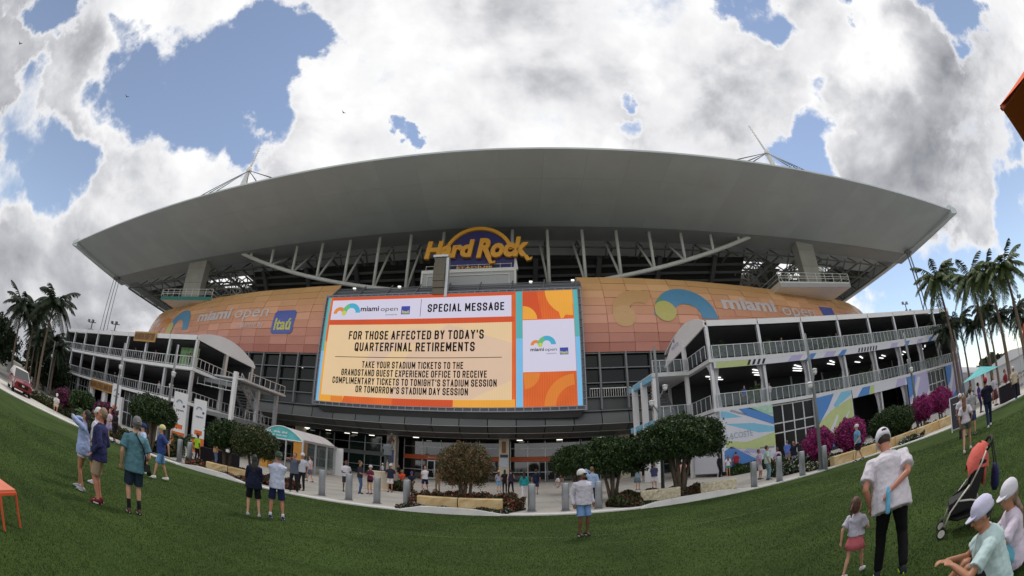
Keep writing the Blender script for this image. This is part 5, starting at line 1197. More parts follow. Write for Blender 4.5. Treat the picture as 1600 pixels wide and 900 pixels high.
bed('low plants in front of the pale stone blocks', [(5.0, 16.68), (9.9, 16.82), (9.4, 16.75), (8.0, 17.25), (7.0, 17.3), (5.4, 17.7)], 3000, .2, [M['leafA'], M['leafB'], M['flowerR'], M['flowerW']], [.5, .38, .06, .06], .035)
bed('red flowering bed beside the couple', [(-16.3, 17.2), (-15.2, 16.1), (-13.9, 16.3), (-12.6, 17.3), (-9.9, 17.7), (-9.7, 18.6), (-11.5, 19.8), (-15.5, 19.3)], 16000, .5, [M['leafA'], M['leafR'], M['leafB'], M['flowerR']], [.4, .2, .18, .22], .05)
bed('low red plants before the stone blocks near the guard', [(-14.6, 16.1), (-11.4, 16.45), (-11.2, 17.2), (-12.9, 16.8)], 2400, .3, [M['leafA'], M['leafR'], M['flowerR'], M['flowerW']], [.5, .22, .22, .06], .04)
bed('white and yellow flowers behind the long row of stone blocks', [(16.0, 17.0), (18.4, 16.4), (21.3, 15.5), (24.2, 14.0), (26, 15.5), (24, 18.5), (19, 20), (14.9, 20.2), (14.4, 17.6)], 26000, .5, [M['leafA'], M['leafB'], M['flowerY'], M['flowerW']], [.45, .3, .1, .15], .05)
bed('white flowers in front of the stone blocks', [(19.3, 14.95), (21.2, 14.3), (21.3, 14.85), (19.7, 15.4)], 3000, .42, [M['leafA'], M['leafB'], M['flowerW']], [.5, .3, .2], .04)
bed('green hedge at the foot of the mural stand banner', [(15.4, 27.6), (20.4, 27.6), (20.4, 28.7), (15.4, 28.7)], 9000, .85, [M['leafA'], M['leafB'], M['leafC']], [.5, .3, .2], .07)
bed('white flowering shrubs in front of the mural stand glass', [(13.3, 19.0), (16.8, 18.6), (17.2, 20.4), (13.8, 20.8)], 8000, .9, [M['leafA'], M['leafB'], M['flowerW']], [.55, .32, .13], .06)
bed('green and red planting in front of the ochre-signed stand', [(-36, 14.5), (-27, 15.6), (-20.5, 16.6), (-18, 17.6), (-19.5, 20.5), (-28, 20), (-37, 17.5)], 26000, .65, G3, [.5, .32, .08, .10], .07)
bed('leafy planting in the tent forecourt', [(-9.2, 27.6), (-6.4, 27.3), (-6.4, 28.2), (-9.2, 28.6)], 3500, .8, [M['leafA'], M['leafB'], M['leafR']], [.5, .3, .2], .06)

def crown_pts(c, r, n, under=-.45, lump=.10, seed=0):
    g_ = np.random.default_rng(seed); v = g_.normal(size=(n * 2, 3)); v /= np.linalg.norm(v, axis=1)[:, None]
    v = v[v[:, 2] > under - .2 * g_.random(len(v))][:n]
    ph = g_.uniform(0, 6.28, 6)
    l = 1 + lump * (np.sin(5 * v[:, 0] + ph[0]) * np.sin(6 * v[:, 1] + ph[1]) + .7 * np.sin(11 * v[:, 0] + 9 * v[:, 2] + ph[2]) * np.sin(10 * v[:, 1] + ph[3]))
    rad = g_.random(len(v)) ** .22; rad = np.where(g_.random(len(v)) < .07, rad * g_.uniform(1.02, 1.14, len(v)), rad)
    return np.array(c) + v * np.array(r) * (l * rad)[:, None]
def round_tree(name, label, x, y, zc, rx, rz_, n, mats, wts, size=.055, trunks=5, cat='tree', under=-.45, group=None, base=.05, bark='bark', lump=.08, ry=None):
    t_ = thing(name, label, cat, (x, y, 0), 0, group)
    P = crown_pts((0, 0, zc), (rx, ry or rx, rz_), n, under, lump, int(abs(x * 31 + y * 17)))
    me = rand_leaves('crown', P, size, mats, .55, wts); link('crown', me, None, t_)
    rr_ = random.Random(int(x * 10)); 
    for k in range(trunks):
        a = 2 * PI * k / max(trunks, 1) + rr_.uniform(-.4, .4); q = rx * rr_.uniform(.35, .6); mb = MB()
        p0 = Vector((.12 * math.cos(a), .12 * math.sin(a), base)); p1 = Vector((q * .45 * math.cos(a), q * .45 * math.sin(a), zc - rz_ * .6)); p2 = Vector((q * math.cos(a + .2), q * math.sin(a + .2), zc))
        if trunks == 1: p0 = Vector((0, 0, base)); p1 = Vector((.05, 0, (zc - rz_ * .5) * .6)); p2 = Vector((0, .05, zc))
        w_ = .05 + .02 * rx
        mb.tube([p0, p0.lerp(p1, .5) + Vector((rr_.uniform(-.05, .05), 0, 0)), p1, p2], [w_ * 1.3, w_, w_ * .8, w_ * .3], 7)
        for j in range(4):
            a2 = a + rr_.uniform(-.9, .9); e_ = p1 + Vector((rx * .6 * math.cos(a2), rx * .6 * math.sin(a2), rz_ * rr_.uniform(.3, .9))); mb.tube([p1, p1.lerp(e_, .5) + Vector((0, 0, .08)), e_], [w_ * .5, w_ * .35, .01], 5)
        mb.build('trunk', M[bark], t_, smooth=True)
    return t_
LG = [M['leafA'], M['leafB'], M['leafC']]
round_tree('clipped_tree', 'largest dark green clipped tree, many-stemmed, in front of the mural stand', 7.6, 18.9, 2.62, 2.12, 1.22, 46000, LG, [.56, .36, .08], .040, 7, under=-.5, lump=.12)
round_tree('clipped_tree', 'dark clipped tree partly overlapping the largest one', 4.9, 21.0, 2.2, 1.75, 1.08, 30000, LG, [.5, .4, .10], .040, 4, under=-.6, lump=.12)
round_tree('clipped_tree', 'smallest clipped tree, on the plaza toward the entrance doors', 4.15, 27.5, 2.2, 1.7, 1.1, 22000, LG, [.5, .4, .10], .044, 4, under=-.7)
round_tree('clipped_tree', 'reddish brown clipped tree above the middle stone blocks', -2.0, 18.7, 1.95, 1.18, 1.0, 30000, [M['leafA'], M['leafO'], M['leafR'], M['leafB']], [.20, .34, .28, .18], .026, 5, under=-.75, lump=.14)
round_tree('clipped_tree', 'dark green clipped tree in front of the ochre-signed stand, behind the camera man', -19.3, 17.1, 2.15, 1.55, 1.0, 28000, LG, [.56, .36, .08], .038, 5)
round_tree('clipped_tree', 'dark clipped tree between the hi-vis guard and the brownish tree', -14.7, 19.0, 1.85, 1.35, 1.0, 24000, LG, [.56, .36, .08], .038, 5)
round_tree('clipped_tree', 'brownish green clipped tree in front of the turquoise tent front', -12.4, 18.3, 1.85, 1.25, .95, 24000, [M['leafA'], M['leafB'], M['leafO']], [.42, .36, .22], .032, 5, under=-.6)
MG = [M['flowerM'], M['flowerM2'], M['leafA']]
for (x, y, zc, r_, l) in ((16.0, 18.5, 1.35, .95, 'magenta bougainvillea ball beside the bollards'), (17.9, 17.7, 1.35, 1.05, 'magenta bougainvillea ball behind the man in a light blue tee'),
                          (24.9, 16.9, 1.45, .95, 'magenta bougainvillea ball touching the rounded green bush'), (26.5, 16.2, 1.55, .95, 'magenta bougainvillea ball by the lilac patterned banner'),
                          (-30.6, 16.6, 1.1, .8, 'dull magenta bougainvillea beside the red car, beyond the seated visitor'), (-25.6, 17.6, 1.15, .9, 'dull magenta bougainvillea under the ochre-signed stand entrance')):
    round_tree('bougainvillea', l, x, y, zc, r_, r_ * .85, 16000, MG, [.60, .24, .16] if x > 0 else [.10, .45, .45], .034, 3, 'shrub', -.9, 'bougainvillea balls', lump=.15)
round_tree('rounded_bush', 'large rounded dark green bush between the bougainvilleas', 21.6, 17.3, 1.25, 1.6, .95, 24000, LG, [.58, .35, .07], .038, 3, 'shrub', -.9, None)
round_tree('rounded_bush', 'dark green bush behind the woman in a lilac dress', -27.9, 17.0, 1.25, 1.3, .9, 9000, LG, [.55, .35, .10], .055, 3, 'shrub', -.9, None)
# small broad-leaf plants and potted palms
def palm_frond(mb, base, az, L_, lift, droop, n, w, leaf):
    prev = None; rach = []
    for k in range(n + 1):
        f = k / n; r_ = L_ * f; p = Vector(base) + Vector((math.cos(az) * r_ * (1 - .12 * f), math.sin(az) * r_ * (1 - .12 * f), L_ * (lift * f - droop * f * f))); rach.append(p)
    mb.tube(rach, [.035 * (1 - .8 * k / n) + .006 for k in range(n + 1)], 4, caps=False)
    side = Vector((-math.sin(az), math.cos(az), 0))
    for k in range(2, n * 3 + 1):
        f = k / (n * 3); i = min(int(f * n), n - 1); p = rach[i].lerp(rach[i + 1], f * n - i); t_ = (rach[i + 1] - rach[i]).normalized()
        ll = leaf * math.sin(PI * min(1, f * .88 + .1)) ** .6
        for s_ in (-1, 1):
            tip = p + side * s_ * ll * .62 + t_ * ll * .5 + Vector((0, 0, -ll * rnd.uniform(.35, .75))); wv = t_ * w
            mb.add([p - wv, p + wv, tip.lerp(p, .35) + wv * 1.1 + Vector((0, 0, .03)), tip, tip.lerp(p, .35) - wv * .6 + Vector((0, 0, .03))], [(0, 1, 2, 3, 4)])
def palm_mesh(seed, L_=2.85, nf=32, stiff=0.0, nseg=8, leaf=.75):
    rnd.seed(seed); mb = MB()
    for k in range(nf):
        az = k * 2.39996 + rnd.uniform(-.2, .2); u = k / nf
        palm_frond(mb, (0, 0, 0), az, L_ * rnd.uniform(.85, 1.1), 1.05 - 1.35 * u + rnd.uniform(-.1, .1), .58 + .25 * u, nseg, .062, leaf)
    return mb.mesh('crown', fix=False)
M['frondA'] = smat('frond_green', (72, 88, 46), rough=.5, var=.25, spec=.3); M['frondD'] = smat('frond_dark', (40, 52, 34), rough=.55, var=.25, spec=.2); M['ptrunk'] = smat('palm_trunk', (112, 98, 84), rough=.9, var=.2, scale=5, bump=.5)
PM = [palm_mesh(11), palm_mesh(12), palm_mesh(13, nf=26)]
CL = bpy.data.meshes
def palm(x, y, h, s_, label, k, far=False, lean=(0, 0), group='tall coconut palms'):
    t_ = thing('palm_tree', label, 'palm tree', (x, y, 0), rnd.uniform(0, 6.28), group)
    mb = MB(); P = [Vector((lean[0] * f * f, lean[1] * f * f, h * f)) for f in (0, .03, .25, .5, .75, 1)]
    mb.tube(P, [.26, .19, .16, .14, .12, .11], 9); mb.build('trunk', M['ptrunk'], t_, smooth=True)
    key = 'crown_%d_%d' % (k, far); me = CL.get(key)
    if me is None: me = PM[k].copy(); me.name = key; me.materials.append(M['frondD'] if far else M['frondA'])
    c = bpy.data.objects.new('crown', me); COL.objects.link(c); c.parent = t_; c.location = P[-1]; c.scale = (s_,) * 3
    mb = MB(); mb.tube([P[-1] - Vector((0, 0, .7)), P[-1] + Vector((0, 0, .25))], [.11, .17], 7)
    for j in range(5): a = j * 1.26; mb.ball(P[-1] + Vector((.2 * math.cos(a), .2 * math.sin(a), -.15)), .11, 6, 4)
    mb.build('crownshaft', M['leafC'] if not far else M['frondD'], t_)
    return t_
PR = [(36.6, 19.6, 11.6, 1.05, 0, 'tallest palm, standing at the far end of the mural stand'), (33.1, 14.2, 9.0, .92, 1, 'tall palm second from the mural stand, front row'),
      (31.0, 11.6, 8.0, .78, 2, 'tall palm third from the mural stand, front row'), (29.5, 9.4, 7.4, .74, 0, 'last tall palm of the front row, beside the turquoise flag')]
for x, y, h, s_, k, l in PR: palm(x, y, h, s_, l, k)
FR = [(48.5, 26.5, 8.6, .9, 1), (53.6, 26.9, 9.6, .95, 0), (54.6, 24.9, 8.4, .95, 2), (50, 20.5, 8.6, .9, 1), (56.2, 21.1, 7.6, .9, 0), (57.2, 18.3, 7.2, .95, 2), (60, 15.5, 7.0, .95, 1), (52.5, 16.3, 5.5, .7, 0)]
FL = ['far palm just behind the tallest palm', 'second far palm behind the mural stand end', 'third far palm behind the front row', 'far palm between the second and third front palms', 'far palm between the third and fourth front palms', 'far palm behind the last front row palm', 'far palm beside the orange inflatable column', 'short far palm low between the front trunks']
for (x, y, h, s_, k), l in zip(FR, FL): palm(x, y, h, s_, l, k, True, group='far palms on the right')
PL = [(-51.7, 18.7, 8.0, 1.15, 0, 'tall palm furthest from the ochre-signed stand'), (-50.9, 20.7, 8.4, 1.1, 1, 'tall palm in the middle of the group by the red car'), (-45.6, 20.5, 9.6, 1.25, 2, 'tallest palm beside the ochre-signed stand'),
      (-64, 27, 7.5, 1.0, 1, 'far palm behind the group near the plain grey pole'), (-58, 25.5, 6.6, 1.0, 0, 'low palm beyond the red car'), (-60, 29.5, 7.6, 1.0, 2, 'dark palm touching the far end of the ochre-signed stand'), (-56, 27.5, 6.2, .9, 0, 'lower palm close to the ochre-signed stand end')]
for x, y, h, s_, k, l in PL: palm(x, y, h, s_, l, k, True, lean=(rnd.uniform(-.6, .6), rnd.uniform(-.3, .3)), group='palms beyond the ochre-signed stand')
round_tree('broad_tree', 'dark broad tree behind the red car', -57, 17.2, 3.6, 3.6, 2.6, 7000, [M['frondD'], M['leafA']], [.6, .4], .16, 2, 'tree', -.8, lump=.2)
round_tree('broad_tree', 'dark tree mass between the palms and the ochre-signed stand', -66, 31, 3.6, 4.4, 3.0, 7000, [M['frondD'], M['leafA']], [.6, .4], .18, 2, 'tree', -.8, lump=.2)
for q, (x, y, h, l) in enumerate(((-19.6, 20.2, 2.0, 'potted palm between the two tall event banners'), (-25.5, 16.0, 1.1, 'bushy green palm seedling in the bed by the red car'), (29.4, 15.4, 1.9, 'small palm plant beside the last patterned banner'))):
    t_ = thing('small_palm', l, 'plant', (x, y, 0)); me = PM[q].copy(); me.materials.append(M['leafB']); c = link('crown', me, None, t_); c.scale = (.38,) * 3; c.location = (0, 0, h * .5)
    mb = MB(); mb.tube([(0, 0, .3), (0, 0, h * .5)], .05, 6); mb.build('stem', M['bark'], t_)
    mb = MB(); mb.lathe([(.2, .02), (.28, .5), (.24, .5), (.2, .42)], n=12); mb.build('pot', M['kerb'], t_)
# plants on the balconies
for (s_, z, sc, l) in ((1.2, Z3, .42, 'at the near corner of the mural stand’s upper balcony'), (6.3, Z3, .36, 'second along the mural stand’s upper balcony'), (11.5, Z3, .4, 'third along the mural stand’s upper balcony'), (14.2, Z3, .36, 'fourth along the mural stand’s upper balcony'),
                       (19.6, Z3, .4, 'fifth along the mural stand’s upper balcony'), (24.6, Z3, .36, 'sixth along the mural stand’s upper balcony'), (29.6, Z3, .4, 'seventh along the mural stand’s upper balcony'), (34.5, Z3, .4, 'near the far end of the mural stand’s upper balcony'),
                       (4.3, Z2, .42, 'by the first curtain of the mural stand’s middle balcony'), (15.0, Z2, .4, 'by the third bay of the mural stand’s middle balcony'), (20.0, Z2, .42, 'by the fourth bay of the mural stand’s middle balcony'), (34.8, Z2, .4, 'in the far bays of the mural stand’s middle balcony')):
    t_ = thing('balcony_plant', 'leafy potted plant ' + l, 'plant', tuple(RR(s_, 1.3, z))); me = PM[int(s_) % 3]; me2 = me.copy(); me2.materials.append(M['leafB' if int(s_) % 2 else 'leafC']); c = link('crown', me2, None, t_); c.scale = (sc,) * 3; c.location = (0, 0, 1.1)
    mb = MB(); mb.lathe([(.18, 0), (.24, .5), (.2, .48)], n=10); mb.tube([(0, 0, .45), (0, 0, 1.15)], .04, 5); mb.build('pot', M['kerb'], t_)

# ------------------------------------------------------------------ distant things beyond the palms
def ftent(x, y, w_, d_, h, rz, label):
    t_ = thing('marquee', label, 'marquee', (x, y, 0), rz); mb = MB(); mb.box((0, 0, h * .3), (w_, d_, h * .6)); mb.build('tent_wall', M['tent'], t_)
    mb = MB(); a, b = w_ / 2 + .2, d_ / 2 + .2; mb.add([(-a, -b, h * .6), (a, -b, h * .6), (a, b, h * .6), (-a, b, h * .6), (-a * .9, 0, h), (a * .9, 0, h)], [(0, 1, 5, 4), (2, 3, 4, 5), (1, 2, 5), (3, 0, 4), (0, 3, 2, 1)]); mb.build('tent_roof', M['tent'], t_)
ftent(72, 26, 12, 14, 3.6, R(20), 'long white marquee behind the front row palms'); ftent(60, 33, 10, 10, 4.6, R(10), 'white marquee just past the mural stand end'); ftent(56, 11, 7, 9, 2.6, R(10), 'small white marquee behind the orange inflatable column')
t_ = thing('car_park_ramp', 'pale concrete ramp with parapets beyond the palms and red car', 'ramp', (-75, 30, 0))
mb = MB((-75, 30, 0)); mb.hexa([(-95, 10, 0), (-62, 40, 0), (-64, 43, 0), (-97, 13, 0), (-95, 10, 3.6), (-62, 40, 1.2), (-64, 43, 1.2), (-97, 13, 3.6)]); mb.build('parapet', M['concrete'], t_)
mb = MB((-75, 30, 0)); 
for k in range(8): f = k / 7; p = Vector((-94, 9.6, 0)).lerp(Vector((-62, 39.4, 0)), f); mb = MB((-75, 30, 0)); mb.box((p.x, p.y, 1.2), (.8, .8, 2.4)); mb.build('ramp_pier', M['fascia'], t_)
pts = []
for k in range(9000):
    a = R(rnd.uniform(-100, 100)); d_ = rnd.uniform(170, 230); 
    if abs(math.degrees(a)) < 40: continue
    pts.append((d_ * math.sin(a), d_ * math.cos(a), 7 * rnd.random() ** .6 * (.6 + .4 * math.sin(a * 23))))
me = rand_leaves('far_tree_line', np.array(pts), 1.5, [M['frondD'], M['leafA']], .7, [.5, .5]); o = link('far_tree_line', me); tag(o, 'low dark line of far trees on the horizon', 'trees', None, 'stuff')

# turquoise market umbrella and stall
um = thing('patio_umbrella', 'turquoise square umbrella over the stall with the black clothed table', 'umbrella', (23.6, 10.9, 0)); mb = MB(); 
mb.add([(-1.0, -1.0, 2.0), (1.0, -1.0, 2.0), (1.0, 1.0, 2.0), (-1.0, 1.0, 2.0), (0, 0, 2.45)], [(0, 1, 4), (1, 2, 4), (2, 3, 4), (3, 0, 4)]); mb.build('canopy', smat('umbrella_teal', (92, 176, 178), rough=.7), um, fix=False)
mb = MB(); mb.tube([(0, 0, 0), (0, 0, 2.5)], .03, 6); mb.build('pole', M['alu'], um)
tb_ = thing('stall_table', 'long black-clothed stall table on the path beside the palms', 'table', (25.2, 9.6, 0), R(-60)); mb = MB(); mb.box((0, 0, .45), (1.5, .6, .9)); mb.build('cloth', smat('black_cloth', (26, 20, 30), rough=.9), tb_)
mb = MB(); 
for k in range(5): mb.box((-.6 + k * .3, .05, .95), (.2, .26, .08))
mb.build('leaflets', M['tent'], tb_)
lb = thing('dark_counter', 'low black clothed counter behind the guard in hi-vis', 'table', (-17.3, 21.6, 0), R(35)); mb = MB(); mb.box((0, 0, .5), (2.6, .9, 1.0)); mb.build('cloth', smat('black_cloth', (26, 20, 30)), lb)
fb = thing('feather_flag', 'tall turquoise feather flag standing among the market stalls', 'flag', (27.5, 9.2, 0)); mb = MB(); mb.tube([(0, 0, 0), (0, 0, 3.4)], .025, 5); mb.build('pole', M['alu'], fb)
mb = MB(); mb.hexa([(0, 0, 1.1), (.5, .2, 1.1), (.5, .22, 1.1), (0, .02, 1.1), (0, 0, 3.4), (.3, .12, 3.5), (.3, .14, 3.5), (0, .02, 3.4)]); mb.build('cloth', smat('umbrella_teal', (92, 176, 178)), fb)
ob_ = thing('inflatable_arch', 'orange inflatable column beside the last marquee', 'inflatable', (34.5, 9.9, 0)); mb = MB(); mb.lathe([(.9, 0), (1.05, 1.5), (1.0, 3.0), (.7, 3.9), (.2, 4.2)], n=14); mb.build('body', smat('inflatable_orange', (196, 78, 36), rough=.5), ob_, smooth=True)
# A-frame easel sign
ea = thing('easel_sign', 'black easel sign with silver frame on the lawn edge', 'sign', (19.0, 10.5, 0), R(-62)); mb = MB(); mb.hexa([(-.4, -.05, .12), (.4, -.05, .12), (.4, 0, .12), (-.4, 0, .12), (-.4, .22, 1.5), (.4, .22, 1.5), (.4, .27, 1.5), (-.4, .27, 1.5)]); mb.build('board', smat('board_black', (30, 26, 40), rough=.4, var=.3, scale=3), ea)
mb = MB()
for s_ in (-.42, .42): mb.bar((s_, -.06, 0), (s_, .25, 1.55), .05); mb.bar((s_, .7, 0), (s_, .3, 1.4), .04)
mb.bar((-.42, .24, 1.53), (.42, .24, 1.53), .05); mb.bar((-.42, -.04, .1), (.42, -.04, .1), .05); mb.build('frame', M['alu'], ea)
mb = MB(); pp = Plane((-.4, -.068, .12), (1, 0, 0), (0, .195, .98)); pp.arc(mb, .4, .85, .06, 0, 0, 360, .01, 12); pp.rect(mb, .15, 1.1, .65, 1.13, .01); pp.rect(mb, .22, .6, .58, .62, .01); mb.build('print', M['tent'], ea)

# statue on a round pedestal
sx, sy = -8.35, 26.6
pd = thing('stone_pedestal', 'round pale stone drum pedestal in front of the statue', 'pedestal', (sx, sy, 0)); mb = MB(); mb.lathe([(.78, 0), (.78, .12), (.68, .16), (.68, 1.2), (.7, 1.24), (.66, 1.28)], n=28); mb.build('drum', M['stone'], pd)
st2 = thing('stone_bench_block', 'low pale stone block beside the seated visitors in orange', 'stone block', (-8.1, 31.0, 0)); mb = MB(); mb.box((0, 0, .3), (.9, .6, .6)); mb.build('block', M['stone'], st2)
# red car with a white roof sign
def car():
    c = thing('parked_car', 'dark red SUV with a white roof, parked on the path beneath the palms', 'car', (-33.6, 13.2, .02), R(-12))
    red = smat('car_red', (112, 18, 22), rough=.25, var=.06, coat=.6); wht = smat('car_white', (206, 200, 200), rough=.3, var=.05); tint = mat('car_glass', (.01, .012, .014), rough=.04, spec=1)
    def sec(x, w_, z0, z1, wt): return [Vector((x, -w_, z0)), Vector((x, -w_ * 1.02, (z0 + z1) / 2)), Vector((x, -wt, z1)), Vector((x, 0, z1 + .03)), Vector((x, wt, z1)), Vector((x, w_ * 1.02, (z0 + z1) / 2)), Vector((x, w_, z0)), Vector((x, 0, z0 - .02))]
    mb = MB(); mb.rings([sec(-2.25, .78, .45, .8, .7), sec(-2.15, .9, .32, .98, .82), (sec(-1.2, .93, .28, 1.05, .88)), sec(0, .94, .28, 1.06, .9), sec(1.0, .93, .28, 1.05, .88), sec(1.9, .9, .3, .98, .8), sec(2.25, .8, .42, .82, .66)]); mb.build('body', red, c, smooth=False)
    mb = MB(); mb.rings([sec(-2.1, .80, 1.0, 1.08, .78), sec(-1.8, .80, 1.0, 1.66, .62), sec(-.6, .82, 1.02, 1.75, .66), sec(.3, .82, 1.02, 1.72, .64), sec(1.15, .8, 1.0, 1.06, .76)]); mb.build('cabin', wht, c)
    mb = MB(); mb.add([(.42, -.62, 1.66), (.42, .62, 1.66), (1.16, .74, 1.09), (1.16, -.74, 1.09)], [(0, 1, 2, 3)]); mb.build('windscreen', tint, c)
    for s_ in (-1, 1):
        for (a, b, d, e_) in ((-1.65, -.75, -.75, -1.85), (-.65, .25, .72, -.65)):
            mb = MB(); mb.add([(a, s_ * .665, 1.62), (b, s_ * .675, 1.64), (d, s_ * .835, 1.1), (e_, s_ * .835, 1.1)], [(0, 1, 2, 3)]); mb.build('side_window', tint, c)
        mb = MB(); mb.box((2.12, s_ * .62, .78), (.16, .34, .16)); mb.build('headlight', M['alu'], c)
        mb = MB(); mb.box((.9, s_ * 1.0, 1.08), (.14, .2, .13)); mb.build('mirror', red, c)
        for x in (-1.4, 1.4):
            mb = MB(); 
            mb.rings([[Vector((x + r_ * math.cos(2 * PI * k / 18), s_ * yy, .36 + r_ * math.sin(2 * PI * k / 18))) for k in range(18)] for r_, yy in ((.3, .70), (.36, .72), (.36, .92), (.3, .95))]); w_ = mb.build('wheel', smat('tyre', (24, 24, 25), rough=.9), c)
            mb = MB(); mb.rings([[Vector((x + r_ * math.cos(2 * PI * k / 12), s_ * yy, .36 + r_ * math.sin(2 * PI * k / 12))) for k in range(12)] for r_, yy in ((.22, .93), (.22, .955), (.05, .965))]); mb.build('rim', M['alu'], w_)
    mb = MB(); mb.box((2.2, 0, .62), (.1, 1.0, .26)); mb.build('grille', smat('tyre', (24, 24, 25)), c)
    mb = MB(); mb.box((2.26, 0, .66), (.02, .22, .12)); mb.build('badge', M['alu'], c)
car()
# low orange bench (left edge) and square orange parasol (right edge), both close to the camera
M['orangemetal'] = smat('orange_metal', (200, 84, 52), rough=.45, var=.05)
be = thing('low_bench', 'low orange metal bench standing alone on the lawn', 'bench', (-5.31, 2.0, 0), 0); BO = (-5.31, 2.0, 0)
A_, B_, C_ = Vector((-5.31, 2.08, .47)), Vector((-5.12, 1.75, .47)), None
u_ = Vector((-.92, -.4, 0)); D_ = A_ + u_ * 1.1; E_ = B_ + u_ * 1.1; dn = Vector((0, 0, .035))
mb = MB(BO); mb.hexa([A_ - dn, B_ - dn, E_ - dn, D_ - dn, A_, B_, E_, D_]); mb.build('seat', smat('orange_seat', (208, 116, 86), rough=.5, var=.05), be)
for p in (A_, B_, D_, E_):
    mb = MB(BO); mb.tube([p - dn, Vector((p.x, p.y, .02)) + (p - (A_ + E_) / 2) * .06], [.022, .017], 8); mb.build('leg', M['orangemetal'], be)
for (p, q) in ((A_, D_), (B_, E_), (A_, B_)):
    mb = MB(BO); mb.bar(p - dn * 1.3, q - dn * 1.3, .03); mb.build('rail', M['orangemetal'], be)
pu = thing('square_parasol', 'orange square parasol high above the seated couple', 'umbrella', (3.3, -.5, 0)); PO = (3.3, -.5, 0)
c0, c1, c2 = Vector((2.38, .28, 3.0)), Vector((2.38 + .5 * 1.55, .28 - .86 * 1.55, 3.0)), Vector((2.38 + 1.0 * 2.0, .28 + .10 * 2.0, 3.0)); c1 = Vector((2.72, -1.55, 3.0)); c2 = Vector((4.25, .45, 3.0)); c3 = c1 + c2 - c0; ctr = (c0 + c3) / 2 + Vector((0, 0, .5))
mb = MB(PO); mb.add([c0, c1, c3, c2, ctr], [(0, 1, 4), (1, 2, 4), (2, 3, 4), (3, 0, 4)]); mb.build('canopy', smat('parasol_orange', (226, 96, 44), rough=.8, var=.04), pu, fix=False)
mb = MB(PO)
for p in (c0, c1, c2, c3): mb.bar(ctr - Vector((0, 0, .03)), p - Vector((0, 0, .02)), .02)
mb.build('rib', M['orangemetal'], pu)
mb = MB(PO); mb.tube([(ctr.x, ctr.y, 0), (ctr.x, ctr.y, 3.5)], .03, 8); mb.build('pole', M['alu'], pu)
# birds
for (x, y, z, l) in ((-60, -.8, 34.2, 'dark bird high in the grey cloud above the roof tip'), (-65.3, 25.1, 48.7, 'small dark bird against the blue gap in the clouds'), (-31.6, 51, 60.8, 'small bird against white cloud above the roof')):
    t_ = thing('bird', l, 'bird', (x, y, z), 1.0); mb = MB(); mb.ball((0, 0, 0), (.10, .24, .08), 8, 6); mb.build('body', smat('bird_dark', (30, 30, 34)), t_)
    for s_ in (-1, 1): mb = MB(); mb.hexa([(0, -.08, 0), (s_ * .5, -.1, .2), (s_ * .5, .0, .2), (0, .1, 0), (0, -.08, .02), (s_ * .5, -.1, .22), (s_ * .5, .0, .22), (0, .1, .02)]); mb.build('wing', smat('bird_dark', (30, 30, 34)), t_)

# turf fibres standing out of the lawn close to the viewer, thinning out with distance
n_ = 520000; d_ = 1.5 + 17.5 * nrg.random(n_) ** 1.75; a_ = np.radians(nrg.uniform(-88, 88, n_)); bx_ = d_ * np.sin(a_); by_ = d_ * np.cos(a_)
ok = by_ < np.interp(bx_, [p[0] for p in EDGE], [p[1] for p in EDGE]) - .1; bx_, by_, d_ = bx_[ok], by_[ok], d_[ok]; n_ = len(bx_)
hh_ = nrg.uniform(.012, .030, n_); ln_ = nrg.normal(0, .010, (n_, 2)); wv_ = nrg.uniform(0, 3.14, n_); w_ = .0016 + .00055 * d_
co = np.zeros((n_, 3, 3)); co[:, 0, 0] = bx_ - w_ * np.cos(wv_); co[:, 0, 1] = by_ - w_ * np.sin(wv_); co[:, 1, 0] = bx_ + w_ * np.cos(wv_); co[:, 1, 1] = by_ + w_ * np.sin(wv_)
co[:, 2, 0] = bx_ + ln_[:, 0]; co[:, 2, 1] = by_ + ln_[:, 1]; co[:, 2, 2] = hh_
me = bpy.data.meshes.new('grass_blades'); me.vertices.add(n_ * 3); me.vertices.foreach_set('co', co.ravel()); me.loops.add(n_ * 3); me.loops.foreach_set('vertex_index', np.arange(n_ * 3))
me.polygons.add(n_); me.polygons.foreach_set('loop_start', np.arange(n_) * 3); me.polygons.foreach_set('material_index', nrg.choice(3, n_, p=[.5, .35, .15]).astype(np.int32)); me.update(calc_edges=True)
for q in (('blade_dark', (42, 64, 26)), ('blade_mid', (62, 88, 38)), ('blade_pale', (96, 112, 60))): me.materials.append(smat(q[0], q[1], rough=.8, spec=.15, var=.38, scale=.55))
o = link('grass_blades', me); tag(o, 'short artificial turf fibres of the lawn close to the viewer', 'grass', None, 'stuff')

# ------------------------------------------------------------------ PEOPLE
def cmat(rgb, kind='cloth'):
    n = '%s_%d_%d_%d' % ((kind,) + tuple(rgb))
    if kind == 'skin': return smat(n, rgb, rough=.5, var=.06, scale=8, spec=.35)
    if kind == 'hair': return smat(n, rgb, rough=.55, var=.3, scale=25, bump=.6, bscale=80)
    return smat(n, rgb, rough=.85, var=.07, scale=5, bump=.55, bscale=13, spec=.2)
SK = dict(light=(196, 148, 124), tan=(172, 122, 94), red=(186, 126, 104), brown=(112, 76, 58), dark=(78, 54, 44))
FOLD = bpy.data.textures.new('folds', 'CLOUDS'); FOLD.noise_scale = .09; FOLD.noise_depth = 2
def remesh(o, vox, it=3, folds=False):
    m = o.modifiers.new('surface', 'REMESH'); m.mode = 'VOXEL'; m.voxel_size = vox; m.use_smooth_shade = True
    if folds:
        d_ = o.modifiers.new('folds', 'DISPLACE'); d_.texture = FOLD; d_.strength = folds; d_.mid_level = .32; d_.texture_coords = 'LOCAL'
    if it:
        s_ = o.modifiers.new('soften', 'SMOOTH'); s_.factor = .5; s_.iterations = it
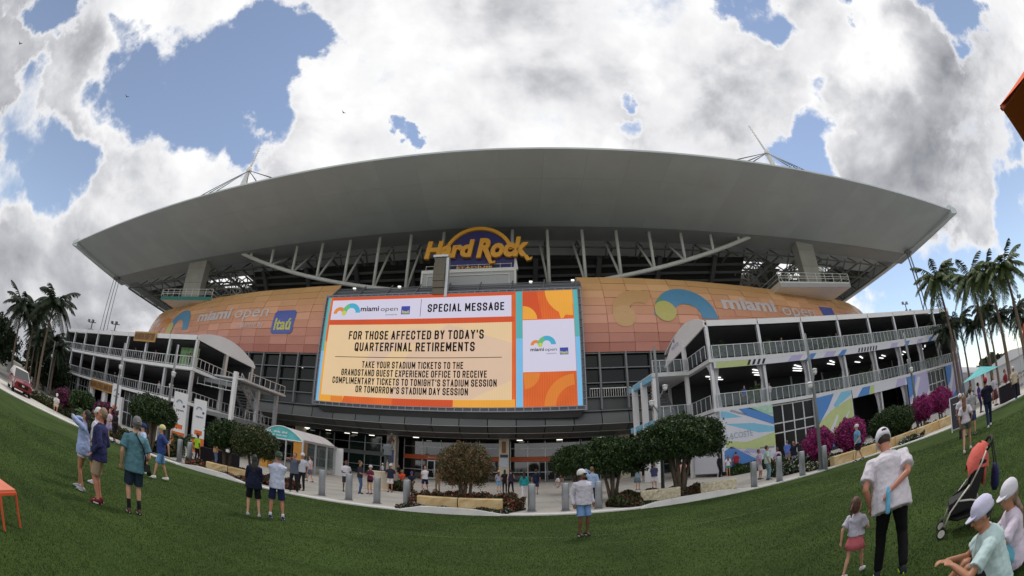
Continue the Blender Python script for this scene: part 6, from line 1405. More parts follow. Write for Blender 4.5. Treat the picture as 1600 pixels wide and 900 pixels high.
ARM = dict(down=(.25, .04, .86), pocket=(.21, .10, .93), phone=(.06, .36, 1.50), front=(.09, .28, 1.08), behind=(-.02, -.19, 1.0), walkf=(.23, .24, .93), walkb=(.25, -.22, .90),
           cross=(-.06, .22, 1.16), up=(.22, .24, 1.80), face=(.08, .22, 1.50), brow=(.16, .20, 1.72), hold=(.16, .30, 1.18), bag=(.22, .16, .98))
def person(label, x, y, az, h=1.75, skin='light', top=((200, 200, 200), 'short'), bottom=((40, 44, 60), 'shorts'), shoes=(200, 200, 200), hair=('short', (60, 44, 34)), hat=None,
           arms=('down', 'down'), stance='stand', lean=0, girth=1.0, vox=.024, head=(0, 0), hs=1.1, hipz=.93, feet=None, socks=None, extra=None, z=0.02, group=None, female=False, side=0):
    s = h / 1.775; dz = hipz - .93; girth = girth * 1.06
    t_ = thing('person', label, 'person', (x, y, z), R(-az), group)
    cl, sl_ = math.cos(R(lean)), math.sin(R(lean)); cs_, ss_ = math.cos(R(side)), math.sin(R(side))
    def up(p):      # torso frame -> local: lean forward and sideways about the hip
        X, Y, Z = p[0], p[1], p[2] - .93
        Y, Z = Y * cl + Z * sl_, -Y * sl_ + Z * cl; X, Z = X * cs_ + Z * ss_, -X * ss_ + Z * cs_
        return Vector((X * s, Y * s, (Z + .93 + dz) * s))
    def lo(p): return Vector((p[0] * s, p[1] * s, p[2] * s))
    hy_, hp_ = R(head[0]), R(head[1])
    def hd(p):      # head frame: turn and nod about the top of the neck
        X, Y, Z = p[0] * hs, (p[1] - .02) * hs, (p[2] - 1.56) * hs
        Y, Z = Y * math.cos(hp_) - Z * -math.sin(hp_), -Y * math.sin(hp_) + Z * math.cos(hp_)
        X, Y = X * math.cos(hy_) + Y * math.sin(hy_), -X * math.sin(hy_) + Y * math.cos(hy_)
        q = up((0, .02, 1.56)); return up((X, Y + .02, 1.538 + Z))
    def tors(mb, rg, f):
        rr = []
        for z_, rx, ry, fy in rg:
            rr.append([f((rx * math.cos(2 * PI * k / 16), fy + ry * math.sin(2 * PI * k / 16), z_)) for k in range(16)])
        mb.rings(rr)
    def limb(mb, pts, rs, n=10, flat=False):
        if flat:
            d0 = (pts[1] - pts[0]).normalized(); mb.tube([pts[0] - d0 * rs[0] * .75] + pts, [rs[0] * .5] + rs, n); return
        d0 = (pts[1] - pts[0]).normalized(); d1 = (pts[-1] - pts[-2]).normalized()
        P_ = [pts[0] - d0 * rs[0] * .75] + pts + [pts[-1] + d1 * rs[-1] * .75]; mb.tube(P_, [rs[0] * .5] + rs + [rs[-1] * .5], n)
    def eball(mb, c, r, f, n=12, m=8):
        rr = []
        for i in range(m + 1):
            a = PI * max(.05, min(i / m, .95)) - PI / 2
            rr.append([f((c[0] + r[0] * math.cos(a) * math.cos(2 * PI * k / n), c[1] + r[1] * math.cos(a) * math.sin(2 * PI * k / n), c[2] + r[2] * math.sin(a))) for k in range(n)])
        mb.rings(rr)
    g = girth; tg = top[1] if top else 'none'
    body = MB()
    hipw = 1.06 if female else 1.0; shw = .90 if female else 1.0; ws = .86 if female else 1.0
    base = [(.84, .11, .08, 0), (.90, .150 * hipw, .105, 0), (.98, .150 * hipw, .108, 0), (1.10, .128 * ws, .095, .005), (1.24, .145 * shw, .105, .012), (1.35, .155 * shw, .100, .005), (1.40, .135 * shw, .085, -.005), (1.45, .085, .062, 0), (1.50, .05, .05, .005)]
    tors(body, [(a, b * (1 + (g - 1) * .7), c * g, d + (g - 1) * .08) for a, b, c, d in base], up)
    limb(body, [up((0, -.005, 1.44)), up((0, .01, 1.50)), up((0, .02, 1.58))], [.058 * s, .052 * s * max(1, hs * .8), .055 * s * hs])
    eball(body, (0, .012, 1.655), (.074, .094, .105), hd); eball(body, (0, .050, 1.585), (.052, .056, .05), hd, 10, 6)
    eball(body, (0, .112, 1.632), (.013, .022, .022), hd, 8, 5); eball(body, (0, .095, 1.592), (.024, .014, .012), hd, 8, 5)
    for q in (-1, 1): eball(body, (q * .076, .008, 1.638), (.011, .022, .032), hd, 8, 5)
    sh, el, wr, hdr, shi = [], [], [], [], []; ga = 1 + (g - 1) * .45
    for q, a in ((-1, arms[0]), (1, arms[1])):
        S_ = up((q * .176 * shw * (1 + (g - 1) * .5), -.005, 1.382)); 
        if isinstance(a, str): W = up((ARM[a][0] * q, ARM[a][1], ARM[a][2])) if a not in ('down', 'pocket', 'walkf', 'walkb') else up((ARM[a][0] * q * (1 + (g - 1) * .5), ARM[a][1], ARM[a][2]))
        else: W = lo(a)
        L1, L2 = .30 * s, .265 * s; d = W - S_
        if d.length > (L1 + L2) * .995: W = S_ + d.normalized() * (L1 + L2) * .995; d = W - S_
        k_ = (L1 * L1 - L2 * L2 + d.length_squared) / (2 * d.length); hh = math.sqrt(max(0, L1 * L1 - k_ * k_)); u = d.normalized()
        pole = Vector((q * .5, -.8, -.25)) if a != 'behind' else Vector((q * 1.0, -.5, 0)); pole = (pole - u * pole.dot(u)).normalized(); E_ = S_ + u * k_ + pole * hh
        sh.append(S_); el.append(E_); wr.append(W); shi.append(up((q * .125 * shw * (1 + (g - 1) * .5), -.005, 1.385)))
        limb(body, [S_.lerp(E_, .04), S_.lerp(E_, .5), E_], [.044 * s * ga, .044 * s * ga, .038 * s]); limb(body, [E_, E_.lerp(W, .35), W], [.040 * s, .038 * s, .027 * s])
        fd = (W - E_).normalized(); hdr.append(fd)
        if a == 'phone' or a == 'face' or a == 'brow': fd = (fd + Vector((0, .2, .5))).normalized()
        sd_ = fd.cross(Vector((0, 1, 0) if abs(fd.z) > .6 else (0, 0, 1))).normalized(); nn = sd_.cross(fd).normalized()
        pal = W + fd * .05 * s
        body.rings([[W + fd * (t0 * s) + sd_ * (w_ * s * math.cos(2 * PI * k / 10)) + nn * (.014 * s * math.sin(2 * PI * k / 10)) for k in range(10)] for t0, w_ in ((-.01, .024), (.03, .036), (.07, .041), (.095, .038))])
        cu = -nn if (nn.dot(Vector((0, 1, 0))) < 0) else nn
        for j, (o_, l_) in enumerate(((-.030, .062), (-.011, .074), (.009, .070), (.028, .054))):
            b0 = W + fd * .088 * s + sd_ * o_ * s; b1 = b0 + (fd * .62 + cu * .28) * l_ * s * .75; b2 = b1 + (fd * .35 + cu * .65) * l_ * s * .55; limb(body, [b0, b1, b2], [.0095 * s, .009 * s, .0075 * s], 6)
        th = -sd_ * (1 if j else 1); b0 = W + fd * .03 * s + th * .028 * s; b1 = b0 + (fd * .7 + th * .6) * .034 * s; b2 = b1 + (fd * .9 + cu * .25) * .03 * s; limb(body, [b0, b1, b2], [.012 * s, .0105 * s, .0085 * s], 6)
    if feet is None:
        feet = dict(stand=((-.11, 0), (.11, .02)), wide=((-.17, 0), (.17, 0)), walk=((-.09, -.30), (.09, .30)), walk2=((-.09, .26), (.09, -.28)), step=((-.12, -.05), (.10, .16)), sit=((-.12, .42), (.12, .44)))[stance]
    hipj, kn, an = [], [], []
    for q, f in ((-1, feet[0]), (1, feet[1])):
        Hj = lo((q * .088 * hipw, 0, .92 + dz)); fz = f[2] if len(f) > 2 else .085; A_ = lo((f[0], f[1], fz)); d = A_ - Hj; L1, L2 = .43 * s, .42 * s
        if d.length > (L1 + L2) * .998: A_ = Hj + d.normalized() * (L1 + L2) * .998; d = A_ - Hj
        k_ = (L1 * L1 - L2 * L2 + d.length_squared) / (2 * d.length); hh = math.sqrt(max(0, L1 * L1 - k_ * k_)); u = d.normalized(); pole = Vector((q * .12, 1, .35)); pole = (pole - u * pole.dot(u)).normalized()
        K_ = Hj + u * k_ + pole * hh; hipj.append(Hj); kn.append(K_); an.append(A_)
        limb(body, [Hj, Hj.lerp(K_, .4), K_], [.083 * s * (g * .5 + .5), .074 * s * (g * .5 + .5), .052 * s]); limb(body, [K_, K_.lerp(A_, .3), K_.lerp(A_, .7), A_], [.050 * s, .052 * s * (g * .4 + .6), .036 * s, .033 * s])
        limb(body, [A_ + Vector((0, -.02 * s, -.03 * s)), A_ + Vector((0, .11 * s, -.045 * s))], [.032 * s, .026 * s])
    o = body.build('body', cmat(SK[skin], 'skin'), t_); remesh(o, vox, 3)
    if vox < .02:
        for q in (-1, 1):
            eb = MB(); eball(eb, (q * .030, .097, 1.655), (.011, .008, .006), hd, 8, 5); eb.build('eye', smat('eye_dark', (30, 24, 22), rough=.3), t_)
    # clothes
    if top:
        c = cmat(top[0]); mb = MB(); e_ = .024
        loose = top[2] if len(top) > 2 else 1.0; hem = top[3] if len(top) > 3 else .86
        rg = [(hem, (.150 * hipw + e_ * 1.3) * loose, (.108 + e_ * 1.2) * loose, 0), (.98, (.152 * hipw + e_) * loose, (.110 + e_) * loose, 0), (1.10, (.138 * ws + e_) * loose, (.105 + e_) * loose, .008), (1.24, (.150 * shw + e_), .112 + e_, .012), (1.34, .168 * shw + e_, .112 + e_, .003), (1.395, .150 * shw + e_ * .8, .096 + e_ * .8, -.004), (1.44, .112 + e_ * .6, .074 + e_ * .6, -.002), (1.462, .078 + e_ * .5, .060 + e_ * .5, 0), (1.478, .060 + e_ * .3, .056 + e_ * .3, .003)]
        tors(mb, [(a, b * (1 + (g - 1) * .7), c_ * g, d + (g - 1) * .08) for a, b, c_, d in rg], up)
        for i in (0, 1):
            if top[1] == 'short': mb_e = sh[i].lerp(el[i], .72); limb(mb, [shi[i], sh[i], sh[i].lerp(el[i], .35), mb_e], [.058 * s * ga, .069 * s * ga, .070 * s * ga, .076 * s * ga], flat=True)
            elif top[1] == 'long': limb(mb, [shi[i], sh[i], sh[i].lerp(el[i], .4), el[i]], [.058 * s * ga, .069 * s * ga, .063 * s * ga, .055 * s]); limb(mb, [el[i], el[i].lerp(wr[i], .9)], [.052 * s, .042 * s])
        o = mb.build('shirt' if top[1] != 'dress' else 'dress', c, t_); remesh(o, vox, 2, .032 if vox < .02 else 0)
    kind = bottom[1]; c = cmat(bottom[0]); mb = MB()
    if kind in ('shorts', 'pants', 'hotpants'):
        tors(mb, [(.84, .12 * hipw, .10, 0), (.90, .162 * hipw, .124, 0), (.97, .163 * hipw, .124, 0), (1.02, .152, .118, 0)] if True else [], lambda p: up((p[0] * (1 + (g - 1) * .7), p[1] * g, p[2])))
        for i in (0, 1):
            if kind == 'pants': limb(mb, [hipj[i], hipj[i].lerp(kn[i], .5), kn[i]], [.098 * s * (g * .5 + .5), .088 * s, .068 * s]); limb(mb, [kn[i], kn[i].lerp(an[i], .5), kn[i].lerp(an[i], .95)], [.068 * s, .062 * s, .056 * s])
            else:
                f_ = .93 if kind == 'shorts' else .45
                limb(mb, [hipj[i], hipj[i].lerp(kn[i], f_ * .5), hipj[i].lerp(kn[i], f_)], [.098 * s * (g * .5 + .5), .098 * s, .102 * s * (1 if kind == 'shorts' else 1.02)], flat=True)
    elif kind in ('skirt', 'longskirt', 'miniskirt'):
        zb = {'skirt': .55, 'longskirt': .35, 'miniskirt': .68}[kind]; n_ = 24; rr = []
        for z_, r_ in ((1.02, .145), (.94, .185), ((zb + .94) / 2, .225), (zb, .27)):
            rr.append([up((r_ * math.cos(2 * PI * k / n_) * (1 + .05 * (k % 2) * (z_ < .9)), r_ * .8 * math.sin(2 * PI * k / n_) * (1 + .05 * (k % 2) * (z_ < .9)), z_)) for k in range(n_)])
        mb.rings(rr)
    o = mb.build({'shorts': 'shorts', 'pants': 'trousers', 'hotpants': 'shorts'}.get(kind, 'skirt'), c, t_, smooth=kind in ('skirt', 'longskirt', 'miniskirt'))
    if kind not in ('skirt', 'longskirt', 'miniskirt'): remesh(o, vox, 2, .013 if vox < .02 else 0)
    if socks:
        for i in (0, 1): mb = MB(); limb(mb, [an[i] + Vector((0, 0, -.02 * s)), an[i].lerp(kn[i], socks[1])], [.040 * s, .044 * s], 10); mb.build('sock', cmat(socks[0]), t_, smooth=True)
    for i in (0, 1):
        mb = MB(); A_ = an[i] * 1.0; toe = Vector((0, 1, 0)); zz = A_.z - .085 * s; pt = 0
        def sp_(dy, w_, h_): return [A_ + Vector((w_ * s * math.cos(2 * PI * k / 12), dy * s, -.085 * s + (.0 if math.sin(2 * PI * k / 12) < 0 else h_ * s * math.sin(2 * PI * k / 12) ** .7))) for k in range(12)]
        mb.rings([sp_(-.075, .022, .05), sp_(-.06, .038, .085), sp_(-.01, .042, .10), sp_(.06, .045, .075), sp_(.12, .048, .055), sp_(.165, .038, .04), sp_(.19, .016, .025)])
        fo = mb.build('shoe', cmat(shoes), t_, smooth=True)
        mb = MB(); mb.rings([[A_ + Vector((w_ * s * math.cos(2 * PI * k / 12) * (1), (.055 + .135 * math.sin(2 * PI * k / 12)) * s, (-.088 + zz_) * s)) for k in range(12)] for w_, zz_ in ((.046, 0), (.05, .004), (.05, .020), (.046, .024))]); mb.build('sole', smat('sole_white', (200, 200, 200), rough=.7), fo)
    # hair and hat
    if hair and hair[0] != 'bald':
        mb = MB(); st_ = hair[0]
        eball(mb, (0, -.012, 1.675), (.084, .096, .106), hd)
        if st_ in ('long', 'pony', 'bun', 'bob'): eball(mb, (0, -.035, 1.63), (.082, .078, .10), hd)
        if st_ == 'long':
            P_ = [hd((0, -.055, 1.64)), hd((0, -.075, 1.55)), up((0, -.115, 1.42)), up((0, -.12, 1.26))]
            rr = []
            for p, (w_, d_) in zip(P_, ((.07, .04), (.085, .045), (.10, .035), (.05, .02))): rr.append([p + Vector((w_ * s * math.cos(2 * PI * k / 12), d_ * s * math.sin(2 * PI * k / 12), 0)) for k in range(12)])
            mb.rings(rr)
        if st_ == 'bob': eball(mb, (0, -.03, 1.57), (.085, .07, .07), hd)
        if st_ == 'pony': limb(mb, [hd((0, -.11, 1.68)), hd((0, -.16, 1.62)), hd((0, -.15, 1.50))], [.03 * s, .035 * s, .015 * s])
        if st_ == 'bun': eball(mb, (0, -.07, 1.76), (.045, .045, .045), hd)
        o = mb.build('hair', cmat(hair[1], 'hair'), t_); remesh(o, min(vox, .018), 1)
    if hat:
        mb = MB(); rr = []
        for z_, r_ in ((1.655, .098), (1.68, .101), (1.70, .101), (1.735, .093), (1.762, .074), (1.782, .045), (1.788, .012)): rr.append([hd((r_ * .90 * math.cos(2 * PI * k / 18), -.004 + r_ * 1.13 * math.sin(2 * PI * k / 18), (z_ - 1.7) * 1.1 + 1.695)) for k in range(18)])
        mb.rings(rr); ho = mb.build('hat', cmat(hat[1]), t_, smooth=True)
        mb = MB(); hk = hat[0]; q = -1 if hk == 'backcap' else 1
        if hk in ('cap', 'backcap'):
            up_, dn_ = [], []
            for k in range(13):
                a = PI * k / 12; up_.append((.078 * math.cos(a), q * (.062 + .105 * math.sin(a)), 1.692 - .012 * math.sin(a)))
            mb.add([hd(p) for p in up_] + [hd((p[0], p[1], p[2] - .008)) for p in up_], [tuple(range(13)), tuple(reversed(range(13, 26)))] + [(k, (k + 1) % 13, 13 + (k + 1) % 13, 13 + k) for k in range(13)])
        elif hk == 'brim':
            mb.rings([[hd((r_ * math.cos(2 * PI * k / 18), r_ * 1.05 * math.sin(2 * PI * k / 18), z_)) for k in range(18)] for r_, z_ in ((.09, 1.70), (.17, 1.675), (.17, 1.668), (.09, 1.685))])
        if hk != 'visor0': mb.build('brim', cmat(hat[2] if len(hat) > 2 else hat[1]), ho)
        if hk == 'cap' and vox < .02: 
            mb = MB(); eball(mb, (0, -.110, 1.700), (.034, .014, .019), hd, 10, 6); mb.build('cap_opening', cmat(hair[1] if hair else (40, 30, 26), 'hair'), ho)
    return t_, dict(wr=wr, el=el, sh=sh, up=up, hd=hd, s=s, lo=lo, an=an, kn=kn, fd=hdr)

def add_phone(t_, d, i=0, col=(20, 20, 22)):
    p = (d['wr'][0] + d['wr'][1]) / 2 + Vector((0, .05, .09)) * d['s']; mb = MB(); mb.box(p, (.15 * d['s'], .012, .08 * d['s'])); mb.build('phone', smat('phone_black', col, rough=.3), None)
def held(name, label, cat, t_, mbf, m, smooth=False):
    """a separate thing held by a person, placed in the person's own frame"""
    o = t_.matrix_basis; mb = MB(); mbf(mb); M4 = Matrix.Translation(t_.location) @ Matrix.Rotation(t_.rotation_euler.z, 4, 'Z')
    vs = [M4 @ v for v in mb.v]; c = sum(vs, Vector()) / len(vs); mb.v = vs; mb.org = c
    me = mb.mesh(name); ob = link(name, me, m, None, c, smooth=smooth); tag(ob, label, cat); return ob

NV = .010
def collar(t_, d, col, open_=False):
    up = d['up']; n = 18; mb = MB(); rr = []
    for r_, z_, f_ in ((.060, 1.462, 0), (.066, 1.478, .004), (.072, 1.466, .012), (.078, 1.44, .02)):
        rr.append([up(((r_ + .004) * math.cos(2 * PI * k / n), r_ * 1.02 * math.sin(2 * PI * k / n) + .002, z_ - (.03 if math.sin(2 * PI * k / n) > .8 else 0))) for k in range(n)])
    mb.rings(rr, caps=False); mb.build('collar', cmat(col), t_, smooth=True, fix=False)
    if open_:
        mb = MB(); mb.bar(up((0, .150, 1.40)), up((0, .150, 1.05)), .02 * d['s'], .012); mb.build('placket', cmat(tuple(max(0, c - 26) for c in col)), t_)
# --- the group on the lawn
A, d = person('man in a navy long sleeved shirt and khaki shorts looking away over the lawn', -7.11, 4.86, -128, 1.78, 'red', ((44, 46, 84), 'long', 1.08, .80), ((152, 132, 110), 'shorts'), (96, 32, 40), ('short', (128, 108, 84)), None, ('pocket', 'pocket'), 'stand', 0, 1.08, NV)
collar(A, d, (44, 46, 84), False)
mb = MB(); 
for q in (-1, 1): mb.box(d['hd']((q * .034, .104, 1.656)), (.05, .02, .03), 0)
mb.build('sunglasses', smat('phone_black', (20, 20, 22)), A)
A, d = person('woman in a loose light blue shirt and white shorts photographing with a phone', -7.95, 4.95, -122, 1.62, 'tan', ((150, 166, 206), 'long', 1.18, .80), ((206, 200, 208), 'hotpants'), (150, 152, 160), ('long', (26, 22, 22)), ('brim0', (40, 34, 34)), ('phone', 'phone'), 'step', -3, 1.0, NV, female=True)
held('phone', 'black phone held up by the woman in light blue', 'phone', A, lambda b: b.box((d['wr'][0] + d['wr'][1]) / 2 + Vector((0, .08, .10)), (.15, .012, .08)), smat('phone_black', (20, 20, 22), rough=.3))
for o_ in [c for c in A.children if c.name.startswith('hat')]:
    for c2 in list(o_.children): bpy.data.objects.remove(c2)
    bpy.data.objects.remove(o_)
person('visor wearing visitor mostly hidden between the phone woman and the navy shirted man', -8.75, 5.85, -120, 1.72, 'red', ((196, 196, 204), 'short'), ((60, 62, 80), 'shorts'), (190, 190, 196), ('short', (90, 80, 70)), ('cap', (212, 210, 206)), ('pocket', 'pocket'), 'stand', 0, 1.0, .014)
A, d = person('photographer seen from behind in a teal shirt and dark blue shorts', -6.6, 5.42, -60, 1.82, 'light', ((84, 122, 134), 'short', 1.04, .78), ((38, 52, 68), 'shorts'), (84, 62, 54), ('short', (120, 112, 104)), ('cap', (112, 112, 116)), ('down', 'bag'), 'stand', 0, 1.12, NV, socks=((28, 28, 32), .38))
mb = MB(); P_ = [d['up'](p) for p in ((-.02, -.145, 1.46), (.12, -.158, 1.30), (.20, -.12, 1.12), (.235, -.02, .95))]; mb.tube(P_, .018, 6); P_ = [d['up'](p) for p in ((-.02, -.14, 1.46), (.03, .0, 1.50), (.06, .10, 1.44))]; mb.tube(P_, .014, 5); mb.build('camera_strap', smat('strap_black', (24, 24, 28)), A)
held('camera', 'black camera with long lens hanging at the photographer’s hip', 'camera', A, lambda b: (b.box(d['up']((.27, .02, .90)), (.12, .13, .14)), b.tube([d['up']((.30, .06, .88)), d['up']((.36, .18, .78))], [.05, .055], 12)), smat('strap_black', (24, 24, 28)))
A, d = person('man walking in a navy tee, light blue shorts and yellow cap', -10.62, 9.95, -150, 1.76, 'light', ((48, 66, 120), 'short', 1.06), ((98, 140, 184), 'shorts'), (214, 214, 214), ('short', (80, 66, 52)), ('cap', (206, 198, 140)), ('walkb', 'down'), 'walk2', 2, 1.05, .014)
A, d = person('woman walking in white and pale blue with a dark blue cap', -11.35, 9.7, -140, 1.62, 'light', ((176, 188, 216), 'short', 1.08), ((150, 166, 204), 'skirt'), (206, 206, 210), ('short', (60, 50, 44)), ('cap', (44, 54, 104)), ('down', 'front'), 'walk', 2, 1.0, .016, female=True)
# --- the couple with their backs to us
A, d = person('woman from behind in a navy top and black shorts with long dark hair', -6.3, 9.35, -30, 1.60, 'light', ((24, 28, 50), 'long', 1.25, .80), ((18, 20, 26), 'shorts'), (170, 172, 172), ('long', (20, 16, 18)), None, ('front', 'front'), 'wide', 2, 1.0, NV, female=True)
A, d = person('man from behind in a white long sleeved polo and navy shorts with a striped cap', -5.82, 9.75, -28, 1.78, 'red', ((184, 190, 212), 'long', 1.06, .82), ((34, 40, 78), 'shorts'), (40, 46, 84), ('short', (120, 110, 100)), ('cap', (58, 74, 64)), ('cross', 'cross'), 'wide', 1, 1.06, NV, socks=((208, 208, 212), .14), head=(-40, 0))
collar(A, d, (184, 190, 212), False)
A, d = person('bearded man facing us in a white shirt, light blue shorts and white cap', 1.79, 11.1, 158, 1.80, 'brown', ((194, 190, 202), 'long', 1.08, .84), ((110, 142, 186), 'shorts'), (60, 50, 50), ('short', (28, 22, 20)), ('cap', (212, 208, 210)), ('down', 'down'), 'stand', 0, 1.22, NV, head=(-25, -8))
collar(A, d, (194, 190, 202), True)
mb = MB(); mb.ball(d['hd']((0, .056, 1.572)), (.056, .050, .042), 12, 8); mb.build('beard', cmat((30, 24, 22), 'hair'), A, smooth=True)
mb = MB(); 
for q in (-1, 1): mb.box(d['hd']((q * .032, .102, 1.656)), (.05, .02, .03), 0)
mb.build('sunglasses', smat('phone_black', (20, 20, 22)), A)
# --- foreground right: the big man, the little girl, the seated pair
A, d = person('big man from behind in a white tee, black trousers and a white cap', 3.88, 3.16, 42, 1.79, 'red', ((204, 198, 206), 'short', 1.10, .80), ((14, 14, 17), 'pants'), (44, 46, 54), ('short', (52, 38, 32)), ('cap', (214, 212, 220)), ('pocket', 'behind'), 'walk2', 22, 1.30, .009, head=(-10, 22), feet=((-.10, .10), (.16, -.26, .20)), side=-3)
W = d['wr'][1]; bt = held('drink_can', 'tall light blue spray can held behind the big man’s back', 'can', A, lambda b: b.lathe([(.004, -.23), (.024, -.225), (.030, -.20), (.030, .0), (.026, .03), (.016, .045), (.014, .07)], W + Vector((-.05, -.07, -.02)), 16), smat('can_blue', (88, 168, 214), rough=.3, c2=lin((130, 196, 226)), scale=9), smooth=True)
for o_ in A.children:
    if o_.name.startswith('shoe.') or o_.name == 'shoe':
        for c2 in o_.children: c2.data.materials[0] = smat('sole_neon', (190, 220, 40), rough=.5)
A, d = person('little girl in a white top and pink skirt walking beside the big man', 3.83, 3.72, 75, .96, 'light', ((190, 186, 200), 'short', 1.1, .98), ((196, 104, 112), 'miniskirt'), (206, 200, 212), ('pony', (92, 62, 50)), None, ('walkb', 'hold'), 'walk', 0, 1.10, .008, hs=1.55, female=True)
A, d = person('man seated on the grass in a pale mint polo and white mesh cap', 3.62, 1.42, -28, 1.76, 'tan', ((184, 206, 206), 'short', 1.08, .84), ((40, 38, 44), 'shorts'), (60, 60, 62), ('short', (34, 28, 26)), ('cap', (200, 198, 222)), ((-.22, .52, .50), (.10, .60, .44)), 'sit', 22, 1.16, .009, hipz=.16, feet=((-.16, .62, .085), (.14, .70, .085)), z=0, head=(-12, 0))
collar(A, d, (190, 210, 210), False)
A, d = person('woman seated on the grass with long blonde hair, lilac top and white cap', 4.08, 1.42, -35, 1.64, 'tan', ((208, 196, 212), 'short', 1.05, .86), ((104, 176, 196), 'shorts'), (180, 180, 190), ('long', (126, 104, 86)), ('cap', (210, 208, 216)), ((-.20, .50, .50), (.10, .50, .44)), 'sit', 14, 1.0, .009, hipz=.16, feet=((-.16, .60, .085), (.14, .66, .085)), z=0, head=(-25, 0), female=True)
# --- lawn edge right
A, d = person('girl with long brown hair in a white tee and grey shorts, black bag in hand', 12.0, 6.35, 70, 1.60, 'light', ((204, 196, 206), 'short', 1.0, .92), ((88, 92, 84), 'hotpants'), (190, 190, 196), ('long', (118, 86, 62)), None, ('down', 'bag'), 'walk', 0, .92, .013, female=True)
held('handbag', 'black bag hanging from the long haired girl’s hand', 'bag', A, lambda b: b.box(d['wr'][0] + Vector((0, 0, -.22)), (.08, .22, .26)), smat('strap_black', (24, 24, 28)))
person('man in a dark tee, jeans and red cap walking along the lawn edge', 16.15, 7.3, 60, 1.80, 'tan', ((26, 28, 44), 'short', 1.1), ((36, 44, 74), 'pants'), (206, 206, 210), ('short', (50, 40, 36)), ('cap', (176, 40, 48)), ('front', 'down'), 'walk', 4, 1.05, .016)
person('man in a grey tee and blue shorts with glasses beside the red capped man', 15.6, 7.9, 62, 1.70, 'tan', ((150, 148, 152), 'short', 1.06), ((44, 58, 96), 'shorts'), (90, 80, 80), ('short', (50, 40, 36)), None, ('down', 'front'), 'walk2', 4, 1.0, .018)
person('woman in a white cap and white tee half hidden behind the easel sign', 15.9, 8.6, 75, 1.62, 'light', ((204, 196, 210), 'short'), ((90, 60, 76), 'shorts'), (160, 160, 160), ('short', (130, 100, 76)), ('cap', (206, 204, 208)), ('down', 'down'), 'stand', 0, 1.0, .018, female=True)
person('man in a printed white tee and dark trousers beside the last marquee', 23.0, 8.3, 60, 1.66, 'tan', ((196, 180, 160), 'short', 1.1), ((40, 36, 54), 'pants'), (80, 160, 160), ('short', (60, 50, 44)), ('cap', (200, 200, 200)), ('down', 'down'), 'walk', 0, 1.1, .024)
person('stall keeper in white behind the black clothed table', 25.3, 10.8, 200, 1.7, 'light', ((190, 186, 200), 'short'), ((110, 60, 70), 'longskirt'), (60, 60, 60), ('long', (60, 44, 36)), None, ('down', 'down'), 'stand', 0, 1.0, .03, female=True)
person('visitor in purple beside the turquoise umbrella', 24.3, 11.6, 150, 1.68, 'tan', ((84, 66, 140), 'short'), ((40, 36, 60), 'pants'), (60, 60, 60), ('short', (50, 40, 36)), None, ('down', 'front'), 'stand', 0, 1.0, .03)
person('visitor in white beneath the turquoise umbrella', 22.6, 11.4, 190, 1.68, 'light', ((206, 200, 206), 'short'), ((200, 196, 200), 'pants'), (60, 60, 60), ('short', (70, 50, 36)), None, ('down', 'front'), 'stand', 0, 1.0, .03)
person('visitor in dark red behind the stall table, at its far end', 26.3, 10.2, 190, 1.7, 'tan', ((120, 40, 50), 'short'), ((30, 30, 40), 'pants'), (60, 60, 60), ('short', (30, 26, 26)), None, ('down', 'down'), 'stand', 0, 1.0, .03)
A, d = person('man in a light blue tee, black shorts and white cap at the flower bed', 16.0, 15.3, -70, 1.80, 'light', ((104, 154, 186), 'short', 1.08), ((28, 26, 34), 'shorts'), (70, 70, 80), ('short', (80, 66, 56)), ('cap', (208, 208, 204)), ('walkf', 'down'), 'walk2', 0, 1.12, .018)
# --- plaza left
person('guard in a hi-vis vest, black trousers and a red hat', -17.6, 19.6, 10, 1.75, 'dark', ((176, 220, 60), 'short', 1.05), ((26, 28, 46), 'pants'), (30, 30, 30), ('short', (24, 20, 20)), ('brim', (150, 72, 56)), ('down', 'down'), 'wide', 0, 1.1, .024)
person('man in an apricot shirt and jeans seen between the clipped trees', -16.9, 20.6, 40, 1.74, 'tan', ((206, 164, 124), 'short', 1.1), ((110, 128, 162), 'pants'), (160, 160, 160), ('short', (90, 76, 64)), None, ('front', 'front'), 'stand', 0, 1.05, .024)
A, d = person('man in a grey tee and black trousers taking a photo before the tent', -9.2, 16.9, 172, 1.80, 'tan', ((92, 98, 116), 'short', 1.05), ((30, 28, 32), 'pants'), (176, 170, 164), ('short', (40, 32, 28)), None, ('phone', 'phone'), 'wide', 0, 1.05, .014)
held('phone', 'black phone held up by the man in a grey tee', 'phone', A, lambda b: b.box((d['wr'][0] + d['wr'][1]) / 2 + Vector((0, .08, .10)), (.15, .012, .08)), smat('phone_black', (20, 20, 22), rough=.3))
person('white capped visitor just behind the phone man in grey', -9.7, 18.6, 170, 1.84, 'tan', ((186, 188, 196), 'short'), ((30, 30, 36), 'pants'), (60, 60, 60), ('short', (40, 34, 30)), ('cap', (206, 206, 206)), ('down', 'down'), 'stand', 0, 1.0, .024)
person('man in a pale pink shirt and blue shorts walking past the tent', -12.4, 24.9, -85, 1.72, 'light', ((206, 184, 196), 'short', 1.06), ((84, 96, 124), 'shorts'), (120, 90, 76), ('short', (60, 46, 38)), None, ('walkb', 'walkf'), 'walk', 0, 1.0, .024)
person('visitor in a teal top by the tent side wall', -14.6, 28.5, 20, 1.66, 'tan', ((64, 130, 140), 'short'), ((40, 60, 90), 'pants'), (60, 60, 60), ('long', (40, 30, 26)), None, ('down', 'down'), 'stand', 0, 1.0, .03, female=True)
